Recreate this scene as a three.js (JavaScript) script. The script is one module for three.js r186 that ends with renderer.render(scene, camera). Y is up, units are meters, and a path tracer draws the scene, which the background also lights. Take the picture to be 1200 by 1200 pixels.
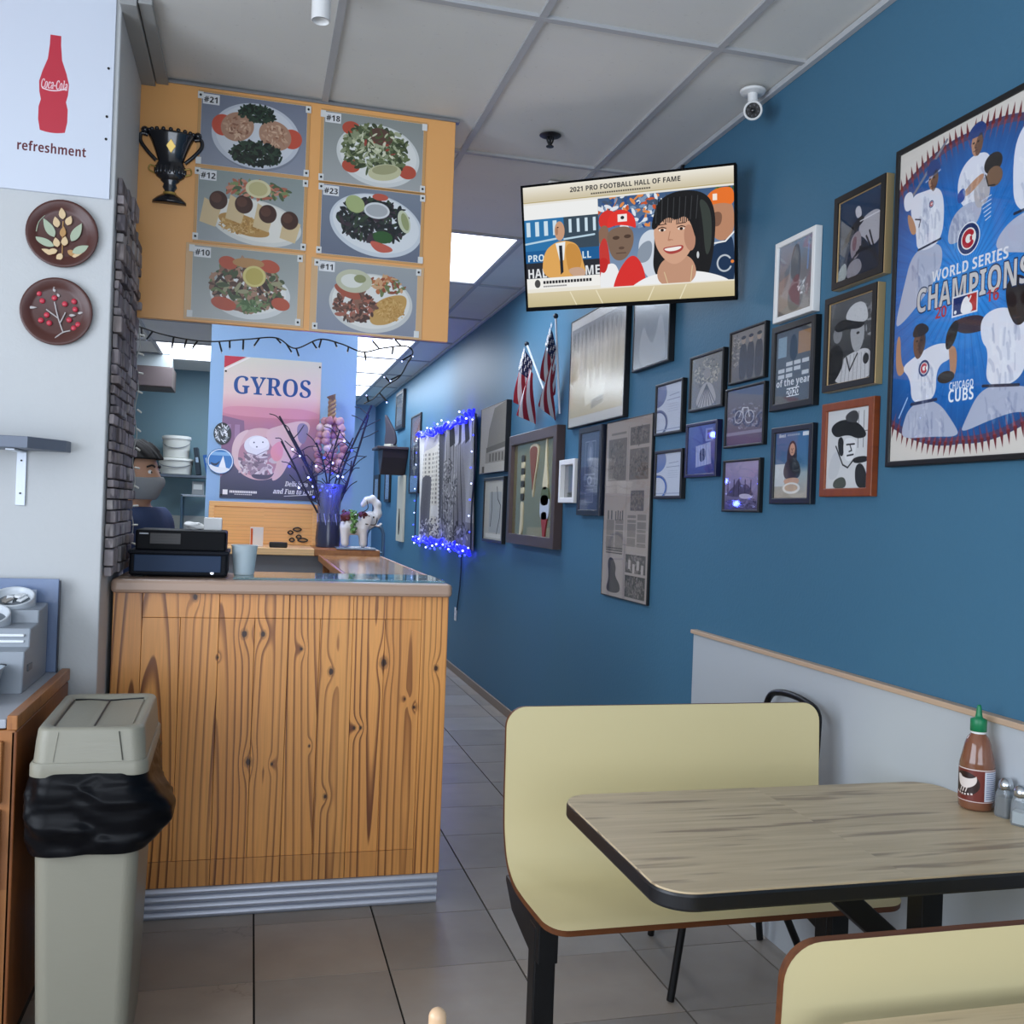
import * as THREE from 'three';
import { RoundedBoxGeometry } from 'three/addons/geometries/RoundedBoxGeometry.js';
import { mergeGeometries } from 'three/addons/utils/BufferGeometryUtils.js';
import { MarchingCubes } from 'three/addons/objects/MarchingCubes.js';
import { RectAreaLightUniformsLib } from 'three/addons/lights/RectAreaLightUniformsLib.js';

// ------------------------------------------------------------------ camera, sky, daylight, exposure
const scene = new THREE.Scene();
const camera = new THREE.PerspectiveCamera(54.96, 1, 0.05, 60);
camera.position.set(0, 1.415, 0);
camera.rotation.set(0.00109, -0.25791, 0.03707, 'YXZ');
const renderer = new THREE.WebGLRenderer({ antialias: true });
renderer.toneMapping = THREE.LinearToneMapping;
renderer.toneMappingExposure = 1.0;
renderer.shadowMap.enabled = true;
RectAreaLightUniformsLib.init();
scene.background = new THREE.Color(0.62, 0.74, 0.9);          // overcast street sky outside the shop window
const DAY = 6, DAY_FRONT = 5.2, TROFFER = 10;
const daylight = new THREE.RectAreaLight(0xe8f1ff, DAY, 3.1, 1.75);   // the shop window on the left, out of sight
daylight.position.set(-2.3, 1.62, -0.6); daylight.lookAt(5, 1.62, -0.6); scene.add(daylight);
const daylightFront = new THREE.RectAreaLight(0xe8f1ff, DAY_FRONT, 3.3, 1.75);   // the shop window behind the camera
daylightFront.position.set(-0.4, 1.62, 2.95); daylightFront.lookAt(-0.4, 1.62, -5); scene.add(daylightFront);

// ------------------------------------------------------------------ helpers
const V = (x, y, z) => new THREE.Vector3(x, y, z);
let seed = 7;
const rnd = () => { seed = (seed * 1664525 + 1013904223) >>> 0; return seed / 4294967296; };
const rr = (a, b) => a + (b - a) * rnd();
const used = new Map();
function numbered(n) { const k = used.get(n) || 0; used.set(n, k + 1); return k ? n + '_' + String(k).padStart(3, '0') : n; }
function thing(name, label, category, p = [0, 0, 0], turn = 0, group) {
  const o = new THREE.Group(); o.name = numbered(name); o.position.set(...p); o.rotation.y = turn;
  o.userData = { label, category }; if (group) o.userData.group = group;
  scene.add(o); return o;
}
function struct(name) { const o = new THREE.Group(); o.name = name; o.userData = { kind: 'structure' }; scene.add(o); return o; }
function add(parent, name, geo, mat, p, r, label) {
  const m = new THREE.Mesh(geo, mat); m.name = name;
  if (p) m.position.set(...p);
  if (r) m.rotation.set(...r);
  if (label) m.userData.label = label;
  parent.add(m); return m;
}
function wall(name, geo, mat, p) { const m = add(scene, name, geo, mat, p); m.userData.kind = 'structure'; return m; }
// uv in metres from the dominant normal
function metres(g, o = 0, q = 0, swap = false) {
  const P = g.attributes.position, N = g.attributes.normal, uv = new Float32Array(P.count * 2);
  for (let i = 0; i < P.count; i++) {
    const ax = Math.abs(N.getX(i)), ay = Math.abs(N.getY(i)), az = Math.abs(N.getZ(i));
    let u, v;
    if (ay > ax && ay > az) { u = P.getX(i); v = P.getZ(i); } else if (ax > az) { u = P.getZ(i); v = P.getY(i); } else { u = P.getX(i); v = P.getY(i); }
    uv[2 * i] = (swap ? v : u) + o; uv[2 * i + 1] = (swap ? u : v) + q;
  }
  g.setAttribute('uv', new THREE.BufferAttribute(uv, 2)); return g;
}
const box = (w, h, d) => metres(new THREE.BoxGeometry(w, h, d));
const rbox = (w, h, d, r = 0.004, s = 2) => metres(new RoundedBoxGeometry(w, h, d, s, Math.min(r, w / 2.01, h / 2.01, d / 2.01)));
const cyl = (a, b, h, n = 24, open = false) => new THREE.CylinderGeometry(a, b, h, n, 1, open);
const at = (g, x, y, z, rx = 0, ry = 0, rz = 0) => { g.applyMatrix4(new THREE.Matrix4().makeRotationFromEuler(new THREE.Euler(rx, ry, rz))); return g.translate(x, y, z); };
const merge = (a) => mergeGeometries(a.map((g) => { const n = g.index ? g.toNonIndexed() : g; for (const k of Object.keys(n.attributes)) if (!['position', 'normal', 'uv'].includes(k)) n.deleteAttribute(k); return n; }));
const tube = (pts, r, n = 40, k = 8, closed = false) => new THREE.TubeGeometry(new THREE.CatmullRomCurve3(pts.map((p) => V(...p)), closed), n, r, k, closed);
const bar = (a, b, w, d = w) => { const A = V(...a), B = V(...b), L = A.distanceTo(B), g = new RoundedBoxGeometry(w, L, d, 1, Math.min(w, d) * 0.12); const q = new THREE.Quaternion().setFromUnitVectors(V(0, 1, 0), B.clone().sub(A).normalize()); g.applyQuaternion(q); return g.translate((A.x + B.x) / 2, (A.y + B.y) / 2, (A.z + B.z) / 2); };
const lathe = (pts, n = 32) => new THREE.LatheGeometry(pts.map((p) => new THREE.Vector2(p[0], p[1])), n);
function shapeOf(pts, closed = true) { const s = new THREE.Shape(); pts.forEach((p, i) => (i ? s.lineTo(p[0], p[1]) : s.moveTo(p[0], p[1]))); if (closed) s.closePath(); return s; }
function splineShape(pts) { const s = new THREE.Shape(); const c = new THREE.CatmullRomCurve3(pts.map((p) => V(p[0], p[1], 0)), true).getPoints(pts.length * 6); c.forEach((p, i) => (i ? s.lineTo(p.x, p.y) : s.moveTo(p.x, p.y))); return s; }
const extrude = (s, d, bevel = 0) => new THREE.ExtrudeGeometry(s, { depth: d - 2 * bevel, bevelEnabled: bevel > 0, bevelThickness: bevel, bevelSize: bevel, bevelOffset: -bevel, bevelSegments: 2, curveSegments: 10 }).translate(0, 0, bevel);
function rrShape(w, h, r) { const s = new THREE.Shape(), x = w / 2, y = h / 2; s.moveTo(-x + r, -y); s.lineTo(x - r, -y); s.absarc(x - r, -y + r, r, -Math.PI / 2, 0); s.lineTo(x, y - r); s.absarc(x - r, y - r, r, 0, Math.PI / 2); s.lineTo(-x + r, y); s.absarc(-x + r, y - r, r, Math.PI / 2, Math.PI); s.lineTo(-x, -y + r); s.absarc(-x + r, -y + r, r, Math.PI, 1.5 * Math.PI); return s; }
function ring(w, h, b, d, bevel = 0.003) { const s = shapeOf([[-w / 2, -h / 2], [w / 2, -h / 2], [w / 2, h / 2], [-w / 2, h / 2]]); const q = new THREE.Path(); const x = w / 2 - b, y = h / 2 - b; q.moveTo(-x, -y); q.lineTo(-x, y); q.lineTo(x, y); q.lineTo(x, -y); q.closePath(); s.holes.push(q); return extrude(s, d, bevel); }
// loft through closed rings of points
function loft(rings, capA = true, capB = true) {
  const n = rings[0].length, pos = [], uv = [], idx = [];
  rings.forEach((R, j) => R.forEach((p, i) => { pos.push(...p); uv.push(i / n, j / (rings.length - 1)); }));
  for (let j = 0; j < rings.length - 1; j++) for (let i = 0; i < n; i++) { const a = j * n + i, b = j * n + (i + 1) % n; idx.push(a, b, a + n, b, b + n, a + n); }
  const cap = (R, flip) => { const o = pos.length / 3, c = R.reduce((s, p) => [s[0] + p[0] / n, s[1] + p[1] / n, s[2] + p[2] / n], [0, 0, 0]); R.forEach((p) => { pos.push(...p); uv.push(0, 0); }); pos.push(...c); uv.push(0, 0); for (let i = 0; i < n; i++) { const a = o + i, b = o + (i + 1) % n; flip ? idx.push(b, a, o + n) : idx.push(a, b, o + n); } };
  if (capA) cap(rings[0], true);
  if (capB) cap(rings[rings.length - 1], false);
  const g = new THREE.BufferGeometry(); g.setAttribute('position', new THREE.Float32BufferAttribute(pos, 3)); g.setAttribute('uv', new THREE.Float32BufferAttribute(uv, 2)); g.setIndex(idx); g.computeVertexNormals(); return g;
}
function rrDense(y, w, d, r, n) { // the same outline with evenly spaced points
  const c = rrRing(y, w, d, r, 24), L = [0]; for (let i = 0; i < c.length; i++) { const a = c[i], b = c[(i + 1) % c.length]; L.push(L[i] + Math.hypot(a[0] - b[0], a[2] - b[2])); }
  const out = []; let k = 0; for (let i = 0; i < n; i++) { const s = L[c.length] * i / n; while (L[k + 1] < s) k++; const a = c[k], b = c[(k + 1) % c.length], t = (s - L[k]) / Math.max(1e-6, L[k + 1] - L[k]); out.push([a[0] + (b[0] - a[0]) * t, y, a[2] + (b[2] - a[2]) * t]); }
  return out;
}
function rrRing(y, w, d, r, k = 6, dx = 0, dz = 0) { // rounded rectangle, in the order that lofting upwards faces outwards
  const out = []; for (let c = 0; c < 4; c++) for (let i = 0; i <= k; i++) { const a = -(c + i / k) * Math.PI / 2; out.push([[1, -1, -1, 1][c] * (w / 2 - r) + Math.cos(a) * r + dx, y, [-1, -1, 1, 1][c] * (d / 2 - r) + Math.sin(a) * r + dz]); }
  return out;
}
// mesh of a signed distance field
function field(sdf, lo, hi, cell) {
  const c = [0, 1, 2].map((k) => (lo[k] + hi[k]) / 2), half = Math.max(...[0, 1, 2].map((k) => (hi[k] - lo[k]) / 2)) * 1.1, n = Math.min(110, Math.ceil((2 * half) / cell));
  const mc = new MarchingCubes(n, new THREE.MeshBasicMaterial(), false, false, 200000); mc.isolation = 0; const h = n / 2;
  for (let z = 0; z < n; z++) for (let y = 0; y < n; y++) for (let x = 0; x < n; x++) mc.field[x + y * n + z * n * n] = -sdf(c[0] + ((x - h) / h) * half, c[1] + ((y - h) / h) * half, c[2] + ((z - h) / h) * half) / half;
  mc.update();
  const k = mc.count, p = mc.positionArray.slice(0, k * 3), nn = mc.normalArray.slice(0, k * 3);
  for (let i = 0; i < p.length; i++) p[i] = p[i] * half + c[i % 3];
  const g = new THREE.BufferGeometry(); g.setAttribute('position', new THREE.BufferAttribute(p, 3)); g.setAttribute('normal', new THREE.BufferAttribute(nn, 3)); g.setAttribute('uv', new THREE.BufferAttribute(new Float32Array(k * 2), 2)); return g;
}
const smin = (a, b, k) => { const h = Math.max(k - Math.abs(a - b), 0) / k; return Math.min(a, b) - h * h * k * 0.25; };
const cap = (x, y, z, a, b, ra, rb) => { const px = x - a[0], py = y - a[1], pz = z - a[2], dx = b[0] - a[0], dy = b[1] - a[1], dz = b[2] - a[2]; const t = Math.min(1, Math.max(0, (px * dx + py * dy + pz * dz) / (dx * dx + dy * dy + dz * dz + 1e-9))); return Math.hypot(px - dx * t, py - dy * t, pz - dz * t) - (ra + (rb - ra) * t); };
const ellip = (x, y, z, c, r) => { const a = (x - c[0]) / r[0], b = (y - c[1]) / r[1], d = (z - c[2]) / r[2], k = Math.hypot(a, b, d); return (k - 1) * Math.min(...r); };

// ------------------------------------------------------------------ noise and textures
const hash = (x, y) => { let h = (x | 0) * 374761393 + (y | 0) * 668265263; h = (h ^ (h >>> 13)) * 1274126177; h = h | 0; return ((h ^ (h >>> 16)) >>> 0) / 4294967296; };
function vn(x, y) { const xi = Math.floor(x), yi = Math.floor(y), a = x - xi, b = y - yi, u = a * a * (3 - 2 * a), v = b * b * (3 - 2 * b); const A = hash(xi, yi), B = hash(xi + 1, yi), C = hash(xi, yi + 1), D = hash(xi + 1, yi + 1); return A + (B - A) * u + (C - A) * v + (A - B - C + D) * u * v; }
const fbm = (x, y, n = 4) => { let s = 0, a = 0.5; for (let i = 0; i < n; i++) { s += a * vn(x, y); x = x * 2.03 + 17.1; y = y * 2.03 + 9.7; a *= 0.5; } return s; };
const ss = (a, b, x) => { const t = Math.min(1, Math.max(0, (x - a) / (b - a))); return t * t * (3 - 2 * t); };
const mix = (a, b, t) => a.map((v, i) => v + (b[i] - v) * t);
function finish(c, srgb = true) { const t = new THREE.CanvasTexture(c); if (srgb) t.colorSpace = THREE.SRGBColorSpace; t.magFilter = THREE.LinearFilter; t.anisotropy = 8; return t; }
function pixelTex(w, h, fn, srgb = true) { // fn(u, v) -> [r, g, b], v up
  const c = document.createElement('canvas'); c.width = w; c.height = h; const x = c.getContext('2d'), im = x.createImageData(w, h), d = im.data;
  for (let j = 0; j < h; j++) for (let i = 0; i < w; i++) { const q = fn((i + 0.5) / w, 1 - (j + 0.5) / h), o = (j * w + i) * 4; d[o] = q[0]; d[o + 1] = q[1]; d[o + 2] = q[2]; d[o + 3] = 255; }
  x.putImageData(im, 0, 0); const t = finish(c, srgb); t.wrapS = t.wrapT = THREE.RepeatWrapping; return t;
}
function drawTex(w, h, draw) { const c = document.createElement('canvas'); c.width = w; c.height = h; draw(c.getContext('2d'), w, h); return finish(c); }
const M = (o) => new THREE.MeshStandardMaterial({ roughness: 0.7, metalness: 0, ...o });
const P = (o) => new THREE.MeshPhysicalMaterial({ roughness: 0.5, metalness: 0, ...o });
const flat = (color, roughness = 0.7, metalness = 0) => M({ color, roughness, metalness });

const bumpFine = pixelTex(256, 256, (u, v) => { const k = 255 * fbm(u * 40, v * 40, 3); return [k, k, k]; }, false);
const rep = (t, a, b = a) => { const q = t.clone(); q.repeat.set(a, b); q.needsUpdate = true; return q; };

// counter front boards: pale pine, dark growth lines, knots where the boards have them
const BW = [0, 0.082, 0.19, 0.3, 0.405, 0.505, 0.6, 0.7, 0.8, 0.905, 1];
const KNOTS = [[0.375, 0.86, 1.1], [0.43, 0.86, 0.9], [0.545, 0.81, 0.6], [0.638, 0.73, 1], [0.8, 0.76, 1.3], [0.4, 0.42, 1.1], [0.634, 0.29, 0.7], [0.715, 0.53, 0.6], [0.735, 0.53, 0.5], [0.9, 0.6, 0.6], [0.966, 0.74, 0.8], [0.87, 0.63, 0.4], [0.23, 0.985, 0.9], [0.47, 0.41, 0.5], [0.3, 0.78, 0.4], [0.58, 0.47, 0.4]];
function pineAt(x, y, p, knots, F = 47) {
  const cx = BW[p % 10] * 1.14 - 0.02 + 0.16 * hash(p, 3), h = 0.01 + Math.abs(y - (0.1 + 1.2 * hash(p, 5))) * (0.02 + 0.075 * hash(p, 9) ** 2);
  let w = 1.5 * fbm(x * 9 + p * 31, y * 0.55, 3), dark = 0;
  for (const k of knots) { const dx = x - k[0] * 1.14, dy = y - k[1], r = 0.0085 * k[2]; const e = Math.exp(-((dx / (r * 3.2)) ** 2 + (dy / (r * 6)) ** 2)); w += 0.9 * e; const q = Math.hypot(dx / r, dy / (r * 1.4)) + 0.5 * (fbm(x * 120, y * 120, 2) - 0.5); dark = Math.max(dark, ss(1.15, 0.55, q) * 0.95, ss(1.9, 1.1, q) * 0.25); }
  const R = F * Math.hypot(x - cx, h) + w, t = R - Math.floor(R);
  const line = ss(0.6, 0.92, t) * (1 - ss(0.95, 1, t)) * (0.25 + 0.75 * vn(x * 14, y * 1.6 + p));
  const fine = 0.12 * (fbm(x * 260, y * 9, 2) - 0.5);
  let c = mix([252, 180, 100], [230, 152, 78], 0.8 * fbm(x * 5 + p * 11, y * 0.9 + p, 3) + 0.3 * (hash(p, 1) - 0.5));
  c = mix(c, [112, 58, 22], Math.min(1, line + 0.04)); c = mix(c, [52, 24, 10], dark);
  return c.map((v) => v * (1 + fine));
}
const pineTex = pixelTex(1024, 1024, (u, v) => { let p = 0; while (p < 9 && u > BW[p + 1]) p++; return pineAt(u * 1.14, v, p, KNOTS); });
const paleTex = pixelTex(512, 512, (u, v) => mix(pineAt(v * 1.14, u, 3 + Math.floor(v * 3), [[0.55, 0.32, 0.6]], 40), [236, 202, 152], 0.78));
const oakTex = pixelTex(512, 512, (u, v) => { const g = fbm(u * 60, v * 4, 4), l = ss(0.5, 0.8, fbm(u * 22 + 4, v * 2.2, 3)); return mix(mix([176, 116, 62], [146, 90, 44], g), [116, 66, 30], l * 0.6); });
const ashTex = pixelTex(1024, 1024, (u, v) => { // table top: taupe wood print, grain along u
  const w = 0.02 * fbm(u * 3, v * 6, 3), g = fbm(u * 5 + 3, (v + w) * 70, 4), l = ss(0.52, 0.72, fbm(u * 4, (v + w) * 42 + 8, 3)), s = ss(0.6, 0.75, fbm(u * 9 + 7, (v + w) * 120, 2));
  return mix(mix(mix([216, 194, 158], [182, 160, 126], g), [142, 121, 97], l * 0.75), [118, 100, 80], s * 0.4);
});
const stoneTex = pixelTex(1024, 1024, (u, v) => { // floor tile: grey brown stone print with faint veins
  const a = fbm(u * 6, v * 6, 5), b = fbm(u * 5 + 40 * 0.05, v * 26 + 3, 4), vein = Math.exp(-(((fbm(u * 9 + 5, v * 11, 4) - 0.47) / 0.015) ** 2)) * ss(0.5, 0.62, fbm(u * 3 + 9, v * 3, 2));
  return mix(mix(mix([176, 170, 162], [148, 142, 135], a * 1.1), [164, 154, 143], b * 0.7), [112, 104, 97], vein * 0.5);
});
const ceilTex = pixelTex(512, 512, (u, v) => { const k = 246 - 22 * ss(0.6, 0.75, fbm(u * 90, v * 90, 2)) - 6 * fbm(u * 5, v * 5, 2); return [k, k, k * 0.99]; });
const rockTex = pixelTex(512, 512, (u, v) => { const a = fbm(u * 18, v * 18, 5), l = ss(0.5, 0.6, fbm(u * 40, v * 14, 3)); return mix(mix([206, 198, 196], [150, 143, 143], a * 1.2), [92, 86, 90], l * 0.6); });
const sepiaGrain = (x, w, h, a = 0.12) => { for (let i = 0; i < w * h * 0.05; i++) { x.fillStyle = rnd() < 0.5 ? `rgba(0,0,0,${a * rnd()})` : `rgba(255,255,255,${a * rnd()})`; x.fillRect(rnd() * w, rnd() * h, 1 + rnd() * 2, 1 + rnd() * 2); } };

// ------------------------------------------------------------------ shared materials
const blue = P({ color: 0x45718c, roughness: 0.48, bumpMap: rep(bumpFine, 3), bumpScale: 0.0006, specularIntensity: 0.3 });
const paleBlue = P({ color: 0x93b7dc, roughness: 0.5, bumpMap: rep(bumpFine, 3), bumpScale: 0.0005 });
const whitePaint = M({ color: 0xc6c8c8, roughness: 0.75, bumpMap: rep(bumpFine, 3), bumpScale: 0.0006 });
const black = flat(0x0c0c0e, 0.45), blackMetal = flat(0x0d0e11, 0.42, 0.3), chrome = flat(0xcfd3d8, 0.22, 1), white = flat(0xe8e8e6, 0.5);
const pine = P({ map: pineTex, roughness: 0.38, clearcoat: 0.25, clearcoatRoughness: 0.3 });
const pale = P({ map: paleTex, roughness: 0.45 }), oak = P({ map: oakTex, roughness: 0.42, clearcoat: 0.15, clearcoatRoughness: 0.4 });
const ash = P({ map: ashTex, roughness: 0.42 }), rock = M({ map: rockTex, roughness: 0.9 });
const pane = P({ color: 0xffffff, roughness: 0.03, transmission: 1, thickness: 0, ior: 1.3 });
const paneSoft = P({ color: 0xffffff, roughness: 0.22, transmission: 1, thickness: 0, ior: 1.6 });
const led = M({ color: 0x223088, emissive: 0x3440ff, emissiveIntensity: 4, roughness: 0.4 });
const ledWhite = M({ color: 0xd0d4ff, emissive: 0xaab8ff, emissiveIntensity: 4, roughness: 0.4 });

// ------------------------------------------------------------------ the room
const XR = 1.766, CH = 2.971, ZF = 3.075, ZE = -15.06, XL = -2.4;
wall('wall_right', box(0.14, CH + 0.1, ZF - ZE + 0.3), blue, [XR + 0.07, (CH + 0.1) / 2, (ZF + ZE) / 2]);
wall('wall_end', box(XR - XL + 0.2, CH + 0.1, 0.14), paleBlue, [(XR + XL) / 2, (CH + 0.1) / 2, ZE - 0.07]);
{ // left wall with a second shop window beside the camera
  const C = -0.6, L1 = C - 1.62 - ZE + 0.15, L2 = ZF + 0.15 - C - 1.62, x = XL - 0.07;
  wall('wall_left', merge([at(box(0.14, CH + 0.1, L1), x, (CH + 0.1) / 2, C - 1.62 - L1 / 2), at(box(0.14, CH + 0.1, L2), x, (CH + 0.1) / 2, C + 1.62 + L2 / 2), at(box(0.14, 0.7, 3.24), x, 0.35, C), at(box(0.14, 0.56, 3.24), x, 2.79, C)]), whitePaint);
  const w = struct('window_2'); add(w, 'window_frame', merge([-1.6, 0, 1.6].map((z) => at(box(0.07, 1.81, 0.05), x - 0.02, 1.605, C + z)).concat([0.725, 2.485].map((y) => at(box(0.07, 0.05, 3.24), x - 0.02, y, C)))), flat(0x8c9094, 0.4, 0.6));
  for (const z of [-0.8, 0.8]) add(w, 'pane', box(0.008, 1.72, 1.55), pane, [x - 0.02, 1.605, C + z]);
}
wall('wall_pillar', rbox(-0.45 - XL, CH + 0.02, 0.56, 0.006), whitePaint, [(-0.45 + XL) / 2, CH / 2 + 0.01, -3.58]);
wall('wall_partition', box(0.875, CH + 0.02, 0.16), paleBlue, [0.1625, CH / 2 + 0.01, -6.28]);
wall('wall_kitchen', box(2.7, CH + 0.02, 0.14), M({ color: 0x7b9aa4, roughness: 0.6 }), [XL + 1.35, CH / 2 + 0.01, -12.43]);
wall('wall_passage', box(0.14, CH + 0.02, 2.56), paleBlue, [0.23, CH / 2 + 0.01, -13.78]);
{ // front wall with the shop window and its frame
  const g = [], W = XR - XL + 0.3, x0 = (XR + XL) / 2;
  g.push(at(box(W, 0.62, 0.16), x0, 0.31, ZF + 0.08), at(box(W, 0.6, 0.16), x0, 2.82, ZF + 0.08), at(box(0.4, 1.95, 0.16), XL + 0.1, 1.57, ZF + 0.08), at(box(0.52, 1.95, 0.16), XR - 0.16, 1.57, ZF + 0.08));
  wall('wall_front', merge(g), whitePaint);
  const w = struct('window_1');
  add(w, 'window_frame', merge([at(box(3.4, 0.05, 0.08), -0.4, 0.645, ZF + 0.06), at(box(3.4, 0.05, 0.08), -0.4, 2.495, ZF + 0.06), at(box(0.05, 1.9, 0.08), -0.4, 1.57, ZF + 0.06), at(box(0.05, 1.9, 0.08), -2.08, 1.57, ZF + 0.06), at(box(0.05, 1.9, 0.08), 1.28, 1.57, ZF + 0.06)]), flat(0x8c9094, 0.4, 0.6));
  for (const x of [-1.24, 0.44]) add(w, 'pane', box(1.63, 1.8, 0.008), pane, [x, 1.57, ZF + 0.07]);
}
// floor: single tiles where they show, one joined field beyond
{
  const f = struct('floor'), T = 0.402, X0 = 0.055, Z0 = -3.403;
  add(f, 'subfloor', box(XR - XL + 0.3, 0.1, ZF - ZE + 0.3), flat(0x161514, 0.9), [(XR + XL) / 2, -0.056, (ZF + ZE) / 2]);
  const mats = [0xffffff, 0xf0ece8, 0xe6e4e2, 0xfaf4ee].map((color) => P({ map: stoneTex, color, roughness: 0.33, specularIntensity: 0.5 }));
  const variant = (o, q, w = T) => { const g = new THREE.BoxGeometry(w - 0.006, 0.008, T - 0.004); const uv = g.attributes.uv; for (let i = 0; i < uv.count; i++) uv.setXY(i, uv.getX(i) * 0.45 + o, uv.getY(i) * 0.45 + q); return g; };
  const vs = [[0, 0], [0.5, 0.1], [0.2, 0.5], [0.55, 0.55], [0.3, 0.25]].map((a) => variant(...a)), rest = [];
  for (let i = -6; i <= 4; i++) for (let k = -16; k <= 29; k++) {
    const x = X0 + (i + 0.5) * T, z = Z0 - (k + 0.5) * T, v = Math.floor(rnd() * 5), m = mats[Math.floor(rnd() * 4)];
    if (z > ZF || z < ZE || x < XL) continue;
    const cut = x + T / 2 > XR, g = cut ? variant(0.1 * v, 0.3, XR - x + T / 2) : vs[v], px = cut ? (x - T / 2 + XR) / 2 : x;
    if (x > -1 && z < -1.2 && z > -10) add(f, 'tile', g, m, [px, -0.004, z]); else rest.push(g.clone().translate(px, -0.004, z));
  }
  add(f, 'tile_field', merge(rest), mats[0]).userData.kind = 'stuff';
}
wall('baseboard_right', rbox(0.014, 0.062, 11.3, 0.003), flat(0x8a7868, 0.5), [XR - 0.007, 0.031, -3.69 - 5.65]);
// suspended ceiling: tees and lay-in boards, some bays hold light panels
const GX = [1.433, 0.823, 0.213, -0.397, -1.007, -1.617, -2.227], GZ = []; for (let k = -5; k <= 10; k++) GZ.push(-2.975 - 1.21 * k);
const LIGHTS = [[1, 7], [1, 10], [1, 11], [1, 12], [1, 13], [4, 11], [4, 6]];
{
  const c = struct('ceiling');
  add(c, 'slab', box(XR - XL + 0.3, 0.1, ZF - ZE + 0.3), flat(0x777777), [(XR + XL) / 2, CH + 0.15, (ZF + ZE) / 2]);
  const tm = M({ map: rep(ceilTex, 1), color: 0xe6e5e2, roughness: 0.95 }), bm = flat(0xb0b1b3, 0.6);
  for (let i = 0; i <= GX.length; i++) for (let k = 0; k < 15; k++) {
    const xa = i ? GX[i - 1] : XR, xb = i < GX.length ? GX[i] : XL;
    if (LIGHTS.some((l) => l[0] === i && l[1] === k)) continue;
    add(c, 'ceiling_tile', box(xa - xb - 0.012, 0.014, 1.198), tm, [(xa + xb) / 2, CH + 0.012 + rr(0, 0.001), GZ[k] - 0.605]);
  }
  for (const x of GX) add(c, 'grid_bar', box(0.025, 0.012, ZF - ZE), bm, [x, CH + 0.001, (ZF + ZE) / 2]);
  for (const z of GZ) add(c, 'grid_bar', box(XR - XL, 0.012, 0.025), bm, [(XR + XL) / 2, CH + 0.0005, z]);
  wall('trim_1', rbox(0.022, 0.02, ZF - ZE, 0.002), flat(0xb9bcbf, 0.5), [XR - 0.011, CH - 0.008, (ZF + ZE) / 2]);
  wall('trim_2', merge([at(rbox(0.05, 0.03, 0.7, 0.003), -0.426, CH - 0.018, -3.6), at(rbox(0.042, 0.018, 0.7, 0.003), -0.377, CH - 0.013, -3.6)]), flat(0x9b9c9a, 0.6));
}
LIGHTS.forEach(([i, b], n) => {
  const xa = GX[i - 1], xb = GX[i], z = GZ[b] - 0.605, x = (xa + xb) / 2;
  const lab = ['lit ceiling panel light over the passage, nearest to the hanging menu board', 'lit ceiling panel light deep in the passage, first of the far row of four', 'lit ceiling panel light deep in the passage, second of the far row of four', 'lit ceiling panel light deep in the passage, third of the far row of four', 'lit ceiling panel light in the passage, last of the far row, by the end wall', 'lit ceiling panel light in the kitchen, left of the gyros poster wall', 'lit ceiling panel light right behind the hanging menu board, above the register'][n];
  const t = thing('ceiling_light', lab, 'ceiling light', [x, CH, z], 0, 'recessed ceiling panel lights');
  add(t, 'frame', at(ring(0.585, 1.185, 0.018, 0.016, 0.002), 0, 0, 0, Math.PI / 2), flat(0xd5d7d8, 0.4), [0, 0.014, 0]);
  add(t, 'light_diffuser', box(0.55, 0.006, 1.15), M({ color: 0xffffff, emissive: 0xf0f6ff, emissiveIntensity: 3, roughness: 0.5 }), [0, 0.008, 0]);
  const l = new THREE.RectAreaLight(0xe4f1ff, n === 6 ? 1.9 * TROFFER : TROFFER, 0.55, 1.15); l.position.set(0, -0.012, 0); l.rotation.x = -Math.PI / 2; t.add(l);
});
// white wall panelling behind the booths, with its wooden cap
{
  const w = struct('wall_wainscot');
  add(w, 'panel', rbox(0.02, 0.955, ZF + 3.665, 0.002), P({ color: 0xb9bfc4, roughness: 0.38 }), [XR - 0.01, 0.4775, (ZF - 3.665) / 2]);
  add(w, 'cap_rail', rbox(0.03, 0.016, ZF + 3.675, 0.003), flat(0xc2a68c, 0.5), [XR - 0.015, 0.963, (ZF - 3.675) / 2]);
}
// split stone facing on the inner side of the pillar, ragged edges
{
  const w = struct('wall_stonework'), mats = [0xf0ecf0, 0xd0ced2, 0xb4b2b8, 0xffffff, 0xe0dad8].map((color) => M({ map: rockTex, color, roughness: 0.9 }));
  add(w, 'backing', box(0.006, 1.2, 0.5), flat(0x2a292b, 0.95), [-0.447, 1.78, -3.62]);
  let y = 1.165;
  while (y < 2.42) {
    const h = rr(0.026, 0.058), top = ss(2.2, 2.42, y), z0 = -3.325 - 0.02 * rnd(), z1 = -3.86 + 0.2 * (y > 2.3 ? ss(2.3, 2.45, y) * 2 : 0) + rr(0, 0.02) ; let z = z0;
    while (z > z1) {
      const l = Math.min(rr(0.05, 0.16), z - z1 + 0.02), d = rr(0.012, 0.03), g = new RoundedBoxGeometry(d, h - 0.004, Math.max(0.02, l - 0.004), 1, 0.004), p = g.attributes.position;
      for (let i = 0; i < p.count; i++) p.setX(i, p.getX(i) + 0.005 * (fbm(p.getZ(i) * 60 + z * 99, p.getY(i) * 60 + y * 77, 2) - 0.5));
      g.computeVertexNormals(); add(w, 'stone', metres(g, z * 3, y * 2), mats[Math.floor(rnd() * 5)], [-0.447 + d / 2, y + h / 2, z - l / 2]); z -= l;
    }
    y += h;
  }
}

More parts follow.
